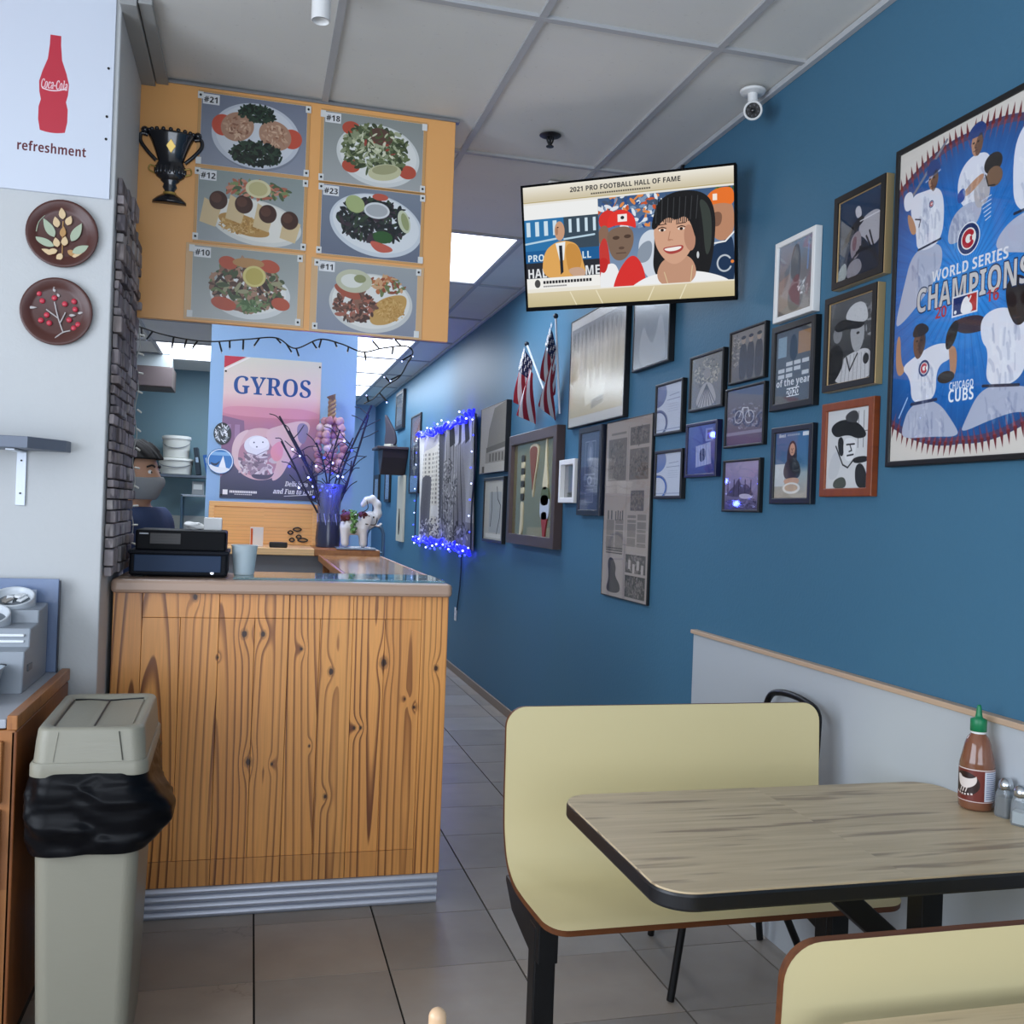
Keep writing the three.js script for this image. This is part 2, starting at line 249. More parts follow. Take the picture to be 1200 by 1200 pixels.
// ------------------------------------------------------------------ service counter
{
  const t = thing('service_counter', 'knotty pine service counter with a beige top and ribbed silver plinth', 'counter', [0.1315, 0, -3.5]);
  const W = 1.137, H = 1.0, y0 = 0.105, part = (name, u0, u1, v0, v1, dz, tone) => {
    const w = (u1 - u0) * W - 0.0012, h = (v1 - v0) * H - 0.0012, g = new RoundedBoxGeometry(w, h, 0.02, 1, 0.0012), p = g.attributes.position, uv = g.attributes.uv;
    for (let i = 0; i < p.count; i++) uv.setXY(i, (u0 + u1) / 2 + p.getX(i) / W, (v0 + v1) / 2 + p.getY(i) / H);
    const m = pine.clone(); m.color.setScalar(tone); add(t, name, g, m, [((u0 + u1) / 2 - 0.5) * W, y0 + (v0 + v1) / 2 * H, -0.012 + dz]);
  };
  part('stile', 0, BW[1], 0, 1, 0.001, 0.97); part('stile', 0.915, 1, 0, 1, 0.001, 0.98);
  const U = [BW[1], ...BW.slice(2, 9), 0.915];
  for (let i = 0; i < U.length - 1; i++) { part('plank', U[i], U[i + 1], 0.09, 0.915, 0, 0.94 + 0.1 * hash(i, 4)); }
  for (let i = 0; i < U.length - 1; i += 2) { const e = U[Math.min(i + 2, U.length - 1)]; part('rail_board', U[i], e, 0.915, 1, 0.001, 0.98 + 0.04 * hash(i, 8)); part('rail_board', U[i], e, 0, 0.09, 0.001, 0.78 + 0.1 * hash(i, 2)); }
  add(t, 'carcass', box(W - 0.01, 1.08, 0.3), flat(0x7d7f84, 0.6), [0, 0.56, -0.18]);
  add(t, 'end_panel', at(box(0.012, 1.0, 0.3), 0.562, 0.605, -0.17), oak);
  const top = extrude(rrShape(W + 0.006, 0.39, 0.02), 0.046, 0.012); add(t, 'counter_top', at(top, 0, 1.151, -0.145, Math.PI / 2), P({ color: 0xb79a86, roughness: 0.35 }));
  const prof = [[0, 0], [0.012, 0]]; for (let i = 0; i < 4; i++) for (let k = 0; k <= 8; k++) { const a = Math.PI * k / 8; prof.push([0.008 + 0.012 * Math.sin(a), (i + 0.02 + 0.96 * (1 - Math.cos(a)) / 2) * 0.0262]); } prof.push([0, 0.105]);
  add(t, 'plinth', at(extrude(shapeOf(prof), W - 0.016), W / 2 - 0.008, 0, -0.012, 0, -Math.PI / 2), flat(0xc4c9d6, 0.36, 0.45));
}
{
  const t = thing('glass_sheet', 'clear glass sheet lying on the beige counter top', 'glass', [0.315, 1.1515, -3.665]);
  add(t, 'glass', rbox(0.74, 0.008, 0.31, 0.002), P({ color: 0xc4e4ee, roughness: 0.04, transmission: 0.85, thickness: 0, ior: 1.5 }), [0, 0.004, 0]);
}
{ // wooden wing running back from the counter
  const t = thing('counter_wing', 'glossy wooden counter wing running back along the passage', 'counter', [0.55, 0, -4.76]);
  const g = extrude(rrShape(0.335, 1.78, 0.02), 0.03, 0.004);
  add(t, 'wing_top', metres(at(g, 0, 1.138, 0, Math.PI / 2), 0, 0, true), P({ map: paleTex, color: 0xd9c3a8, roughness: 0.16, clearcoat: 0.5, clearcoatRoughness: 0.1 }));
  add(t, 'edge_strip', rbox(0.014, 0.034, 1.78, 0.003), oak, [-0.174, 1.122, 0]); add(t, 'edge_strip', rbox(0.014, 0.034, 1.78, 0.003), oak, [0.174, 1.122, 0]);
  add(t, 'side_panel', rbox(0.02, 1.1, 1.76, 0.002), oak, [0.15, 0.555, 0]); add(t, 'inner_panel', rbox(0.02, 1.1, 1.3, 0.002), oak, [-0.14, 0.555, 0.2]);
  for (const z of [-0.86, 0.8]) add(t, 'post', rbox(0.05, 1.1, 0.05, 0.003), oak, [-0.13, 0.555, z]);
}
{
  const t = thing('back_counter', 'low back counter with a pine ledge below the gyros poster', 'counter', [0.21, 0, -5.93]);
  add(t, 'ledge', rbox(0.66, 0.04, 0.5, 0.004), P({ map: paleTex, roughness: 0.35, clearcoat: 0.3 }), [-0.19, 1.15, 0]); add(t, 'ledge', rbox(0.37, 0.04, 0.5, 0.004), oak, [0.326, 1.1502, 0], null, 'darker oak end of the ledge');
  add(t, 'front_panel', box(0.98, 1.13, 0.03), flat(0x83878e, 0.55), [-0.02, 0.565, 0.19]); add(t, 'end_panel', box(0.02, 1.13, 0.44), oak, [0.48, 0.565, 0]);
}
{ // hanging menu board
  const t = thing('menu_board', 'large orange board hung from the ceiling above the counter', 'board', [0.135, 2.527, -3.87]);
  add(t, 'panel', rbox(1.185, 0.885, 0.024, 0.003), P({ color: 0xeeae68, roughness: 0.34, clearcoat: 0.2, clearcoatRoughness: 0.3 }));
  add(t, 'hanger_rail', rbox(1.2, 0.012, 0.03, 0.002), flat(0x8d8f92, 0.4, 0.6), [0.008, 0.438, 0.004]);
}

// ------------------------------------------------------------------ booths
const yellow = P({ color: 0xdccd9c, roughness: 0.42 }), ply = P({ map: oakTex, color: 0xa08c72, roughness: 0.55 });
function benchShell(path, x0, x1, r, th) { // bent plywood: faces and edge band
  const curve = new THREE.CatmullRomCurve3(path.map((p) => V(0, p[0], p[1]))), L = curve.getLength(), ss_ = [];
  for (let i = 0; i <= 8; i++) ss_.push(r * (1 - Math.cos(i / 8 * Math.PI / 2)) / L);
  for (let i = 1; i < 44; i++) ss_.push(r / L + (1 - 2 * r / L) * i / 44);
  for (let i = 8; i >= 0; i--) ss_.push(1 - r * (1 - Math.cos(i / 8 * Math.PI / 2)) / L);
  const xc = (x0 + x1) / 2, W = (x1 - x0) / 2, K = 12, rows = ss_.map((s) => {
    const p = curve.getPointAt(Math.min(1, s)), t = curve.getTangentAt(Math.min(1, s)), n = V(0, -t.z, t.y).multiplyScalar(-1), d = Math.min(s, 1 - s) * L, w = d < r ? W - r + Math.sqrt(Math.max(0, r * r - (r - d) ** 2)) : W;
    return { p, n, w };
  });
  const face = (off, flip) => { const pos = [], nor = [], uv = [], idx = []; rows.forEach((q, j) => { for (let i = 0; i <= K; i++) { const x = xc + (i / K * 2 - 1) * q.w; pos.push(x, q.p.y + q.n.y * off, q.p.z + q.n.z * off); nor.push(0, q.n.y * (flip ? -1 : 1), q.n.z * (flip ? -1 : 1)); uv.push(x, ss_[j] * L); } });
    for (let j = 0; j < rows.length - 1; j++) for (let i = 0; i < K; i++) { const a = j * (K + 1) + i, b = a + 1, c = a + K + 1, d = c + 1; flip ? idx.push(a, b, c, b, d, c) : idx.push(a, c, b, b, c, d); }
    const g = new THREE.BufferGeometry(); g.setAttribute('position', new THREE.Float32BufferAttribute(pos, 3)); g.setAttribute('normal', new THREE.Float32BufferAttribute(nor, 3)); g.setAttribute('uv', new THREE.Float32BufferAttribute(uv, 2)); g.setIndex(idx); return g; };
  const loopPts = []; rows.forEach((q) => loopPts.push([xc - q.w, q])); for (let j = rows.length - 1; j >= 0; j--) loopPts.push([xc + rows[j].w, rows[j]]);
  const pos = [], uv = [], idx = []; loopPts.concat([loopPts[0]]).forEach(([x, q], i) => { for (const o of [-th / 2 - 0.0005, th / 2 + 0.0005]) { pos.push(x, q.p.y + q.n.y * o, q.p.z + q.n.z * o); uv.push(i * 0.03, o * 9); } });
  for (let i = 0; i < loopPts.length; i++) { const a = 2 * i; idx.push(a, a + 1, a + 2, a + 1, a + 3, a + 2); }
  const e = new THREE.BufferGeometry(); e.setAttribute('position', new THREE.Float32BufferAttribute(pos, 3)); e.setAttribute('uv', new THREE.Float32BufferAttribute(uv, 2)); e.setIndex(idx); e.computeVertexNormals();
  return { faces: merge([face(th / 2, false), face(-th / 2, true)]), edge: e };
}
const booth = [[0.886, -0.435], [0.76, -0.428], [0.64, -0.422], [0.55, -0.408], [0.485, -0.37], [0.452, -0.3], [0.447, -0.21], [0.452, -0.1], [0.456, -0.02], [0.451, 0.015]];
function bench(label, p, turn, drop = 0) {
  const t = thing('booth_bench', label, 'bench', p, turn, 'moulded booth benches'), s = benchShell(booth, -0.48, 0.48, 0.055, 0.014);
  add(t, 'shell', s.faces, yellow, [0, -drop, 0]); add(t, 'plywood_edge', s.edge, ply, [0, -drop, 0]);
  for (const x of [-0.448, 0.345]) { add(t, 'leg', rbox(0.055, 0.42 - drop, 0.055, 0.005), blackMetal, [x, 0.21 - drop / 2, -0.13]); add(t, 'bracket', at(extrude(shapeOf([[0.05, 0.438], [-0.27, 0.438], [-0.27, 0.425], [-0.2, 0.37], [-0.03, 0.34], [0.05, 0.34]]), 0.05, 0.003), x - 0.025, 0, -0.13, 0, -Math.PI / 2).translate(0.05, -drop, 0), blackMetal); }
  return t;
}
bench('pale yellow moulded booth bench facing the camera behind the wood-print table', [1.17, 0, -2.165], 0);
bench('pale yellow bench back with thick plywood edge at the lower right, nearest the camera', [1.205, 0, -1.64], Math.PI, 0.045);
function table(label, p) {
  const t = thing('booth_table', label, 'table', p, 0, 'booth tables'), w = 1.02, d = 0.62;
  const g = extrude(rrShape(w - 0.006, d - 0.006, 0.07), 0.008, 0.001); metres(g);
  add(t, 'table_top', at(g, 0, 0.752, 0, Math.PI / 2), ash);
  add(t, 'edge_moulding', at(extrude(rrShape(w, d, 0.073), 0.034, 0.006), 0, 0.7495, 0, Math.PI / 2), flat(0x141519, 0.4));
  add(t, 'post', rbox(0.055, 0.716, 0.055, 0.004), blackMetal, [0.27, 0.358, 0]);
  add(t, 'brace', bar([-0.09, 0.716, 0], [0.265, 0.42, 0], 0.05), blackMetal);
  add(t, 'foot', rbox(0.5, 0.03, 0.07, 0.006), blackMetal, [0.2, 0.015, 0]);
  return t;
}
table('taupe wood-print booth table with a black edge, sauce bottle on it', [1.236, 0, -1.912]);
table('booth table at the bottom right corner, only its far edge in view', [1.236, 0, -0.845]);
{ // black tube chair behind the bench, its back to the wall panelling
  const t = thing('metal_chair', 'black tube-framed chair standing behind the yellow bench against the wall panelling', 'chair', [0, 0, 0]);
  add(t, 'back_frame', tube([[1.66, 0.46, -2.99], [1.69, 0.76, -2.985], [1.7, 0.835, -2.965], [1.7, 0.858, -2.9], [1.7, 0.858, -2.75], [1.7, 0.835, -2.68], [1.69, 0.76, -2.66], [1.66, 0.46, -2.655]], 0.011, 60), blackMetal);
  add(t, 'seat', at(extrude(rrShape(0.42, 0.36, 0.05), 0.035, 0.012), 1.47, 0.475, -2.83, Math.PI / 2), flat(0x1a1a1d, 0.5));
  add(t, 'leg', tube([[1.3, 0.46, -2.66], [1.236, 0.004, -2.66]], 0.012, 6), blackMetal); add(t, 'leg', tube([[1.32, 0.45, -2.95], [1.36, 0.004, -3.1]], 0.012, 6), blackMetal);
  add(t, 'leg', tube([[1.47, 0.46, -2.6], [1.69, 0.004, -2.6]], 0.012, 6), blackMetal); add(t, 'leg', tube([[1.66, 0.46, -2.99], [1.715, 0.004, -3.0]], 0.012, 6), blackMetal);
}
{ // wooden chair whose post top just shows at the lower edge
  const t = thing('wooden_chair', 'light wooden chair at the bottom edge, only one rounded back post tip in view', 'chair', [0.195, 0, -0.955], -1.1);
  const m = P({ color: 0xd8b48e, roughness: 0.3 });
  for (const x of [0, 0.36]) { add(t, 'back_post', merge([cyl(0.009, 0.014, 0.9, 14).translate(x, 0.465, 0), new THREE.SphereGeometry(0.009, 14, 8).translate(x, 0.915, 0)]), m); add(t, 'front_leg', cyl(0.013, 0.01, 0.44, 12).translate(x, 0.22, 0.36), m); }
  add(t, 'seat', rbox(0.4, 0.03, 0.4, 0.01), m, [0.18, 0.455, 0.18]);
  for (const y of [0.62, 0.74]) add(t, 'back_slat', rbox(0.35, 0.05, 0.012, 0.004), m, [0.18, y, 0]);
}
// sauce bottle and shakers on the table
{
  const t = thing('sauce_bottle', 'red chilli sauce squeeze bottle with a green nozzle cap on the table', 'bottle', [1.695, 0.7525, -1.985]);
  add(t, 'bottle_body', lathe([[0, 0], [0.034, 0], [0.039, 0.006], [0.0395, 0.02], [0.0395, 0.108], [0.037, 0.118], [0.033, 0.135], [0.029, 0.155], [0.024, 0.168], [0.0165, 0.178], [0.015, 0.19]]), P({ color: 0xb07658, roughness: 0.12, transmission: 0.55, thickness: 0, clearcoat: 0.6 }));
  add(t, 'sauce', lathe([[0, 0.002], [0.033, 0.002], [0.0375, 0.008], [0.0378, 0.112], [0, 0.113]]), flat(0x6e1a10, 0.4));
  const lt = drawTex(512, 256, (x, w, h) => {
    x.fillStyle = '#6d2a22'; x.fillRect(0, 0, w, h); x.fillStyle = '#d8c9c4'; x.fillRect(0, 0, w, 8); x.fillRect(0, h - 10, w, 6);
    x.fillStyle = '#cfd2dc'; x.fillRect(300, 14, 100, 228); x.fillRect(20, 14, 70, 228); x.fillStyle = '#5b6b98'; for (let i = 0; i < 13; i++) { x.fillRect(308, 26 + i * 16, 60 + 24 * hash(i, 2), 5); x.fillRect(28, 26 + i * 16, 40 + 14 * hash(i, 5), 5); }
    x.fillStyle = '#2a1412'; x.beginPath(); x.ellipse(205, 118, 74, 92, 0, 0, 7); x.fill();
    x.fillStyle = '#e2d6cf'; x.beginPath(); x.moveTo(160, 60); x.quadraticCurveTo(178, 40, 190, 70); x.quadraticCurveTo(236, 88, 262, 52); x.quadraticCurveTo(276, 120, 222, 150); x.quadraticCurveTo(180, 160, 168, 110); x.closePath(); x.fill();
    x.strokeStyle = '#e2d6cf'; x.lineWidth = 6; for (const q of [190, 205, 220]) { x.beginPath(); x.moveTo(q, 148); x.lineTo(q - 8, 184); x.stroke(); } for (let i = 0; i < 6; i++) x.fillRect(158 + i * 16, 196 - Math.abs(i - 2.5) * 4, 9, 14);
  });
  const lab = new THREE.CylinderGeometry(0.0402, 0.0402, 0.078, 40, 1, true); add(t, 'label_sleeve', lab, P({ map: lt, roughness: 0.35 }), [0, 0.06, 0], [0, 2.35, 0]);
  add(t, 'cap', lathe([[0, 0.184], [0.0185, 0.184], [0.0185, 0.212], [0.009, 0.216], [0.0075, 0.222], [0.005, 0.242], [0.0035, 0.246], [0, 0.246]]), P({ color: 0x0b7a4c, roughness: 0.4 }));
  add(t, 'collar', cyl(0.0165, 0.0165, 0.006), white, [0, 0.182, 0]);
}
for (const [x, z, n] of [[1.717, -1.915, 0], [1.706, -1.855, 1]]) {
  const t = thing('shaker', n ? 'square glass shaker with white contents at the right photo edge' : 'square glass pepper shaker right beside the sauce bottle', 'shaker', [x, 0.7525, z], 0.2 + n * 0.3, 'table shakers');
  add(t, 'glass_body', loft([rrRing(0, 0.034, 0.034, 0.007), rrRing(0.006, 0.038, 0.038, 0.008), rrRing(0.05, 0.036, 0.036, 0.008), rrRing(0.066, 0.03, 0.03, 0.012)]), P({ color: 0xcdd4d8, roughness: 0.05, transmission: 0.75, thickness: 0, ior: 1.5 }));
  add(t, 'contents', loft([rrRing(0.004, 0.03, 0.03, 0.006), rrRing(n ? 0.03 : 0.046, 0.03, 0.03, 0.006)]), flat(n ? 0xf2f2ee : 0x6d6862, 0.8));
  add(t, 'metal_lid', lathe([[0, 0.09], [0.008, 0.089], [0.0145, 0.082], [0.0165, 0.074], [0.0165, 0.063], [0, 0.063]]), chrome);
}

// ------------------------------------------------------------------ left side: cabinet, organiser, waste bin, shelf
{
  const t = thing('wooden_cabinet', 'brown wooden cabinet with a grey worktop beside the waste bin', 'cabinet', [-0.93, 0, -2.93]);
  add(t, 'carcass', rbox(0.8, 0.77, 0.68, 0.004), oak, [0, 0.465, 0]);
  add(t, 'side_panel', rbox(0.014, 0.766, 0.68, 0.003), P({ map: oakTex, color: 0xc8b49a, roughness: 0.45 }), [0.396, 0.463, 0]);
  add(t, 'worktop', rbox(0.78, 0.022, 0.7, 0.003), flat(0xa7abb2, 0.35), [-0.01, 0.866, 0]); add(t, 'edge_trim', rbox(0.024, 0.036, 0.7, 0.003), oak, [0.393, 0.868, 0]);
  add(t, 'toe_kick', rbox(0.76, 0.08, 0.6, 0.003), flat(0x2a2624, 0.7), [0, 0.04, -0.03]);
  for (const x of [-0.19, 0.19]) { const d = add(t, 'door', rbox(0.37, 0.56, 0.02, 0.004), oak, [x, 0.38, 0.35]); add(d, 'handle', rbox(0.03, 0.05, 0.014, 0.004), chrome, [0.17, 0.2, 0.016]); const dr = add(t, 'drawer', rbox(0.37, 0.15, 0.02, 0.004), oak, [x, 0.75, 0.35]); add(dr, 'handle', rbox(0.09, 0.014, 0.016, 0.004), chrome, [0, 0, 0.018]); }
}
{
  const g1 = P({ color: 0x8b939c, roughness: 0.36 }), t = thing('condiment_organizer', 'grey plastic condiment and cutlery organiser with round cup wells on the cabinet', 'organizer', [-0.8, 0.8775, -2.97]);
  const prof = [[0.26, 0], [0.26, 0.215], [0.135, 0.205], [0.13, 0.17], [0.03, 0.165], [0.02, 0.115], [-0.04, 0.11], [-0.05, 0.05], [-0.06, 0]];
  add(t, 'body', at(extrude(shapeOf(prof), 0.43, 0.004), -0.215, 0, 0, 0, Math.PI / 2).translate(0, 0, 0), g1);
  for (const [x, y, z] of [[0.13, 0.207, -0.197], [-0.05, 0.207, -0.197], [0.09, 0.1665, -0.083], [-0.09, 0.1665, -0.083]]) {
    const c = add(t, 'cup_well', lathe([[0.0, -0.012], [0.046, -0.01], [0.052, 0.012], [0.056, 0.015], [0.06, 0.012], [0.058, -0.03]], 36), P({ color: 0xc9cfd5, roughness: 0.3 }), [x, y + 0.02, z - 0.006], [0.42, 0, 0]); add(c, 'dark_bottom', cyl(0.047, 0.047, 0.002, 30), flat(0x6a7178, 0.6), [0, -0.008, 0]);
    for (let i = 0; i < 6; i++) add(c, 'sachet', rbox(0.03, 0.005, 0.018, 0.002), flat(i % 3 ? 0xdfe2e4 : 0x8f8a84, 0.5), [rr(-0.025, 0.025), -0.004 + i * 0.0014, rr(-0.025, 0.025)], [rr(-0.2, 0.2), rr(0, 3), rr(-0.3, 0.3)]);
  }
  for (const y of [0.147, 0.13]) add(t, 'slot_lip', rbox(0.41, 0.008, 0.012, 0.003), flat(0xe9edf0, 0.25), [-0.005, y, -0.024]);
  add(t, 'side_grip', rbox(0.004, 0.02, 0.05, 0.002), flat(0x5c646c, 0.4), [0.217, 0.06, -0.02]);
}
{
  const t = thing('plastic_tray', 'grey open plastic bin in front of the condiment organiser', 'tray', [-0.81, 0.8775, -2.8]);
  const w = [[0.34, 0.16], [0.37, 0.2], [0.385, 0.215], [0.372, 0.2], [0.345, 0.165]], ys = [0, 0.07, 0.082, 0.078, 0.006];
  add(t, 'bin', loft(ys.map((y, i) => rrRing(y, w[i][0], w[i][1], 0.03))), P({ color: 0x98a3ac, roughness: 0.32 }));
}
{
  const t = thing('acrylic_stand', 'clear blue-grey acrylic sign stand behind the condiment organiser', 'sign holder', [-0.862, 0.8775, -3.262], 0);
  add(t, 'acrylic_sheet', rbox(0.6, 0.285, 0.01, 0.002), P({ color: 0x93a6c8, roughness: 0.15, transmission: 0.35, thickness: 0 }), [0, 0.1425, 0]);
  for (const x of [0.15, -0.06]) add(t, 'paper_card', rbox(0.18, 0.075, 0.003, 0.001), flat(0xb9c2d2, 0.5), [x, 0.215, 0.012]);
  add(t, 'edge_strip', rbox(0.004, 0.28, 0.014, 0.001), flat(0x1d2738, 0.4), [0.3025, 0.14, 0]);
}
{
  const beige = P({ color: 0x8d8a7b, roughness: 0.42, bumpMap: rep(bumpFine, 4), bumpScale: 0.0003 });
  const t = thing('waste_bin', 'slim beige plastic waste bin with a swing lid and black liner', 'waste bin', [-0.36, 0, -2.76], 0.02);
  const B = (y, w, d) => rrRing(y, w, d, 0.035, 6);
  add(t, 'bin_body', loft([B(0, 0.2, 0.4), B(0.01, 0.205, 0.405), B(0.6, 0.238, 0.448), B(0.73, 0.246, 0.455)]), beige);
  add(t, 'lid_rim', loft([B(0.748, 0.262, 0.47), B(0.75, 0.268, 0.476), B(0.776, 0.268, 0.476), B(0.782, 0.26, 0.468)]), beige);
  add(t, 'lid_hood', loft([B(0.778, 0.256, 0.462), B(0.83, 0.248, 0.45), B(0.855, 0.242, 0.442), B(0.863, 0.232, 0.432), B(0.861, 0.196, 0.39), B(0.851, 0.186, 0.376)], false, true), beige);
  for (const s of [-1, 1]) add(t, 'swing_flap', extrude(rrShape(0.087, 0.36, 0.012), 0.006, 0.002), beige, [s * 0.0455, 0.8525, 0], [Math.PI / 2, s * 0.05, 0]);
  add(t, 'flap_gap', rbox(0.004, 0.004, 0.36, 0.001), black, [0, 0.852, 0]);
  add(t, 'flap_gap', tube([[-0.088, 0.857, -0.165], [-0.045, 0.8535, -0.182], [0, 0.853, -0.172], [0.05, 0.8535, -0.182], [0.088, 0.857, -0.176]], 0.0022, 30, 6), black);
  add(t, 'flap_gap', tube([[-0.09, 0.856, -0.16], [-0.0905, 0.855, 0.0], [-0.089, 0.855, 0.168]], 0.002, 10, 6), black);
  add(t, 'corner_seam', tube([[0.075, 0.785, 0.2315], [0.064, 0.853, 0.223]], 0.0016, 6, 6), flat(0x4a493f)); add(t, 'corner_seam', tube([[-0.08, 0.785, 0.2315], [-0.071, 0.853, 0.223]], 0.0008, 6, 6), flat(0x8d8b7c));
  const rings = []; for (let j = 0; j <= 36; j++) { const v = j / 36, bul = Math.sin(Math.PI * Math.min(1, 0.04 + v * 0.93)); rings.push(rrDense(0.764 - 0.2 * v, 0.256 + 0.03 * bul, 0.466 + 0.04 * bul, 0.06, 260).map((p) => {
    const l = Math.hypot(p[0] / 0.13, p[2] / 0.23), nx = p[0] / 0.13 / l, nz = p[2] / 0.23 / l, s = Math.atan2(nz, nx) * 0.18 + p[0] - p[2] * 0.4, amp = ss(0, 0.2, v);
    const fold = 1 - 2 * Math.abs(fbm(s * 24 + v * 1.2 + 11, v * 1.3 + s * 5, 3) - 0.45), fine = fbm(s * 60 - v * 5, v * 5 + s * 14, 3) - 0.45;
    const k = amp * (0.03 * (fold - 0.8) + 0.016 * fine), side = nx > 0.4 ? 0.07 * Math.sin(Math.PI * ss(0.12, 1.08, v)) * ss(0.3, 0.9, nx) * ss(-0.08, 0.12, p[2]) * (0.7 + 0.5 * fbm(p[2] * 9 + 3, 4, 2)) : 0, drop = ss(0.7, 1, v) * 0.05 * (fbm(s * 7 + 6, 2, 2) - 0.35);
    return [p[0] + nx * k + side, p[1] - drop, p[2] + nz * k];
  })); }
  add(t, 'bin_liner', loft(rings.reverse(), false, false), P({ color: 0x08090d, roughness: 0.34, ior: 1.22, specularIntensity: 1, side: THREE.DoubleSide }));
}
{
  const t = thing('wall_shelf', 'grey wall shelf on a white bracket at the left photo edge', 'shelf', [-0.9, 1.54, -3.3]);
  add(t, 'shelf_board', at(extrude(shapeOf([[-0.3, 0], [0.35, 0], [0.345, 0.05], [0.265, 0.19], [-0.3, 0.19]]), 0.034, 0.002), 0, 0.045, 0, Math.PI / 2), flat(0x6d7686, 0.5));
  const b = add(t, 'bracket', rbox(0.028, 0.165, 0.006, 0.002), flat(0xd5dce6, 0.35, 0.2), [0.213, -0.075, 0.004]); add(t, 'bracket_arm', rbox(0.026, 0.006, 0.16, 0.002), flat(0xd5dce6, 0.35, 0.2), [0.213, 0.007, 0.08]);
  for (const y of [0.055, -0.045]) add(b, 'screw', cyl(0.003, 0.003, 0.003, 12), black, [0, y, 0.004], [Math.PI / 2, 0, 0]);
}

// ------------------------------------------------------------------ left wall decoration
{
  const t = thing('drink_sign', 'white drink sign with a red bottle and the word refreshment', 'sign', [-0.635, 2.67, -3.296]);
  const tx = drawTex(512, 1024, (x, w, h) => {
    x.fillStyle = '#d3dae6'; x.fillRect(0, 0, w, h); const X = (u) => u * w, Y = (v) => v * h;
    x.fillStyle = '#c03243'; x.beginPath(); const prof = [[0.045, 0.255], [0.047, 0.3], [0.06, 0.37], [0.1, 0.43], [0.125, 0.48], [0.12, 0.53], [0.105, 0.565], [0.122, 0.6], [0.122, 0.66], [0.105, 0.71]];
    x.moveTo(X(0.5 - 0.045), Y(0.255)); prof.forEach((p) => x.lineTo(X(0.5 + p[0]), Y(p[1]))); x.quadraticCurveTo(X(0.5), Y(0.725), X(0.395), Y(0.71)); prof.slice().reverse().forEach((p) => x.lineTo(X(0.5 - p[0]), Y(p[1]))); x.closePath(); x.fill();
    x.fillStyle = '#ecd6da'; x.save(); x.translate(X(0.5), Y(0.488)); x.font = 'italic bold 62px serif'; x.textAlign = 'center'; x.textBaseline = 'middle'; x.fillText('Coca-Cola', 0, 0, 116); x.restore();
    x.strokeStyle = '#ecd6da'; x.lineWidth = 6; x.beginPath(); x.moveTo(X(0.4), Y(0.51)); x.quadraticCurveTo(X(0.5), Y(0.53), X(0.6), Y(0.5)); x.stroke();
    x.fillStyle = '#5a1822'; x.font = 'bold 64px sans-serif'; x.textAlign = 'center'; x.fillText('refreshment', X(0.5), Y(0.815), 300);
  });
  add(t, 'sign_panel', rbox(0.34, 0.65, 0.008, 0.002), flat(0xd3dae6, 0.4)); const f = new THREE.PlaneGeometry(0.338, 0.648); add(t, 'print', f, P({ map: tx, roughness: 0.32 }), [0, 0, 0.0045]);
  for (const y of [0.08, -0.07, -0.14]) add(t, 'screw', cyl(0.004, 0.004, 0.003, 10), black, [0.154, y, 0.005], [Math.PI / 2, 0, 0]);
}
{
  const t = thing('red_sign', 'red and white sign cut off by the left photo edge', 'sign', [-0.97, 2.67, -3.296]);
  add(t, 'sign_panel', rbox(0.32, 0.65, 0.008, 0.002), flat(0xc9384a, 0.35)); add(t, 'white_band', rbox(0.32, 0.016, 0.002, 0.0008), white, [0, 0.2, 0.0045]);
}
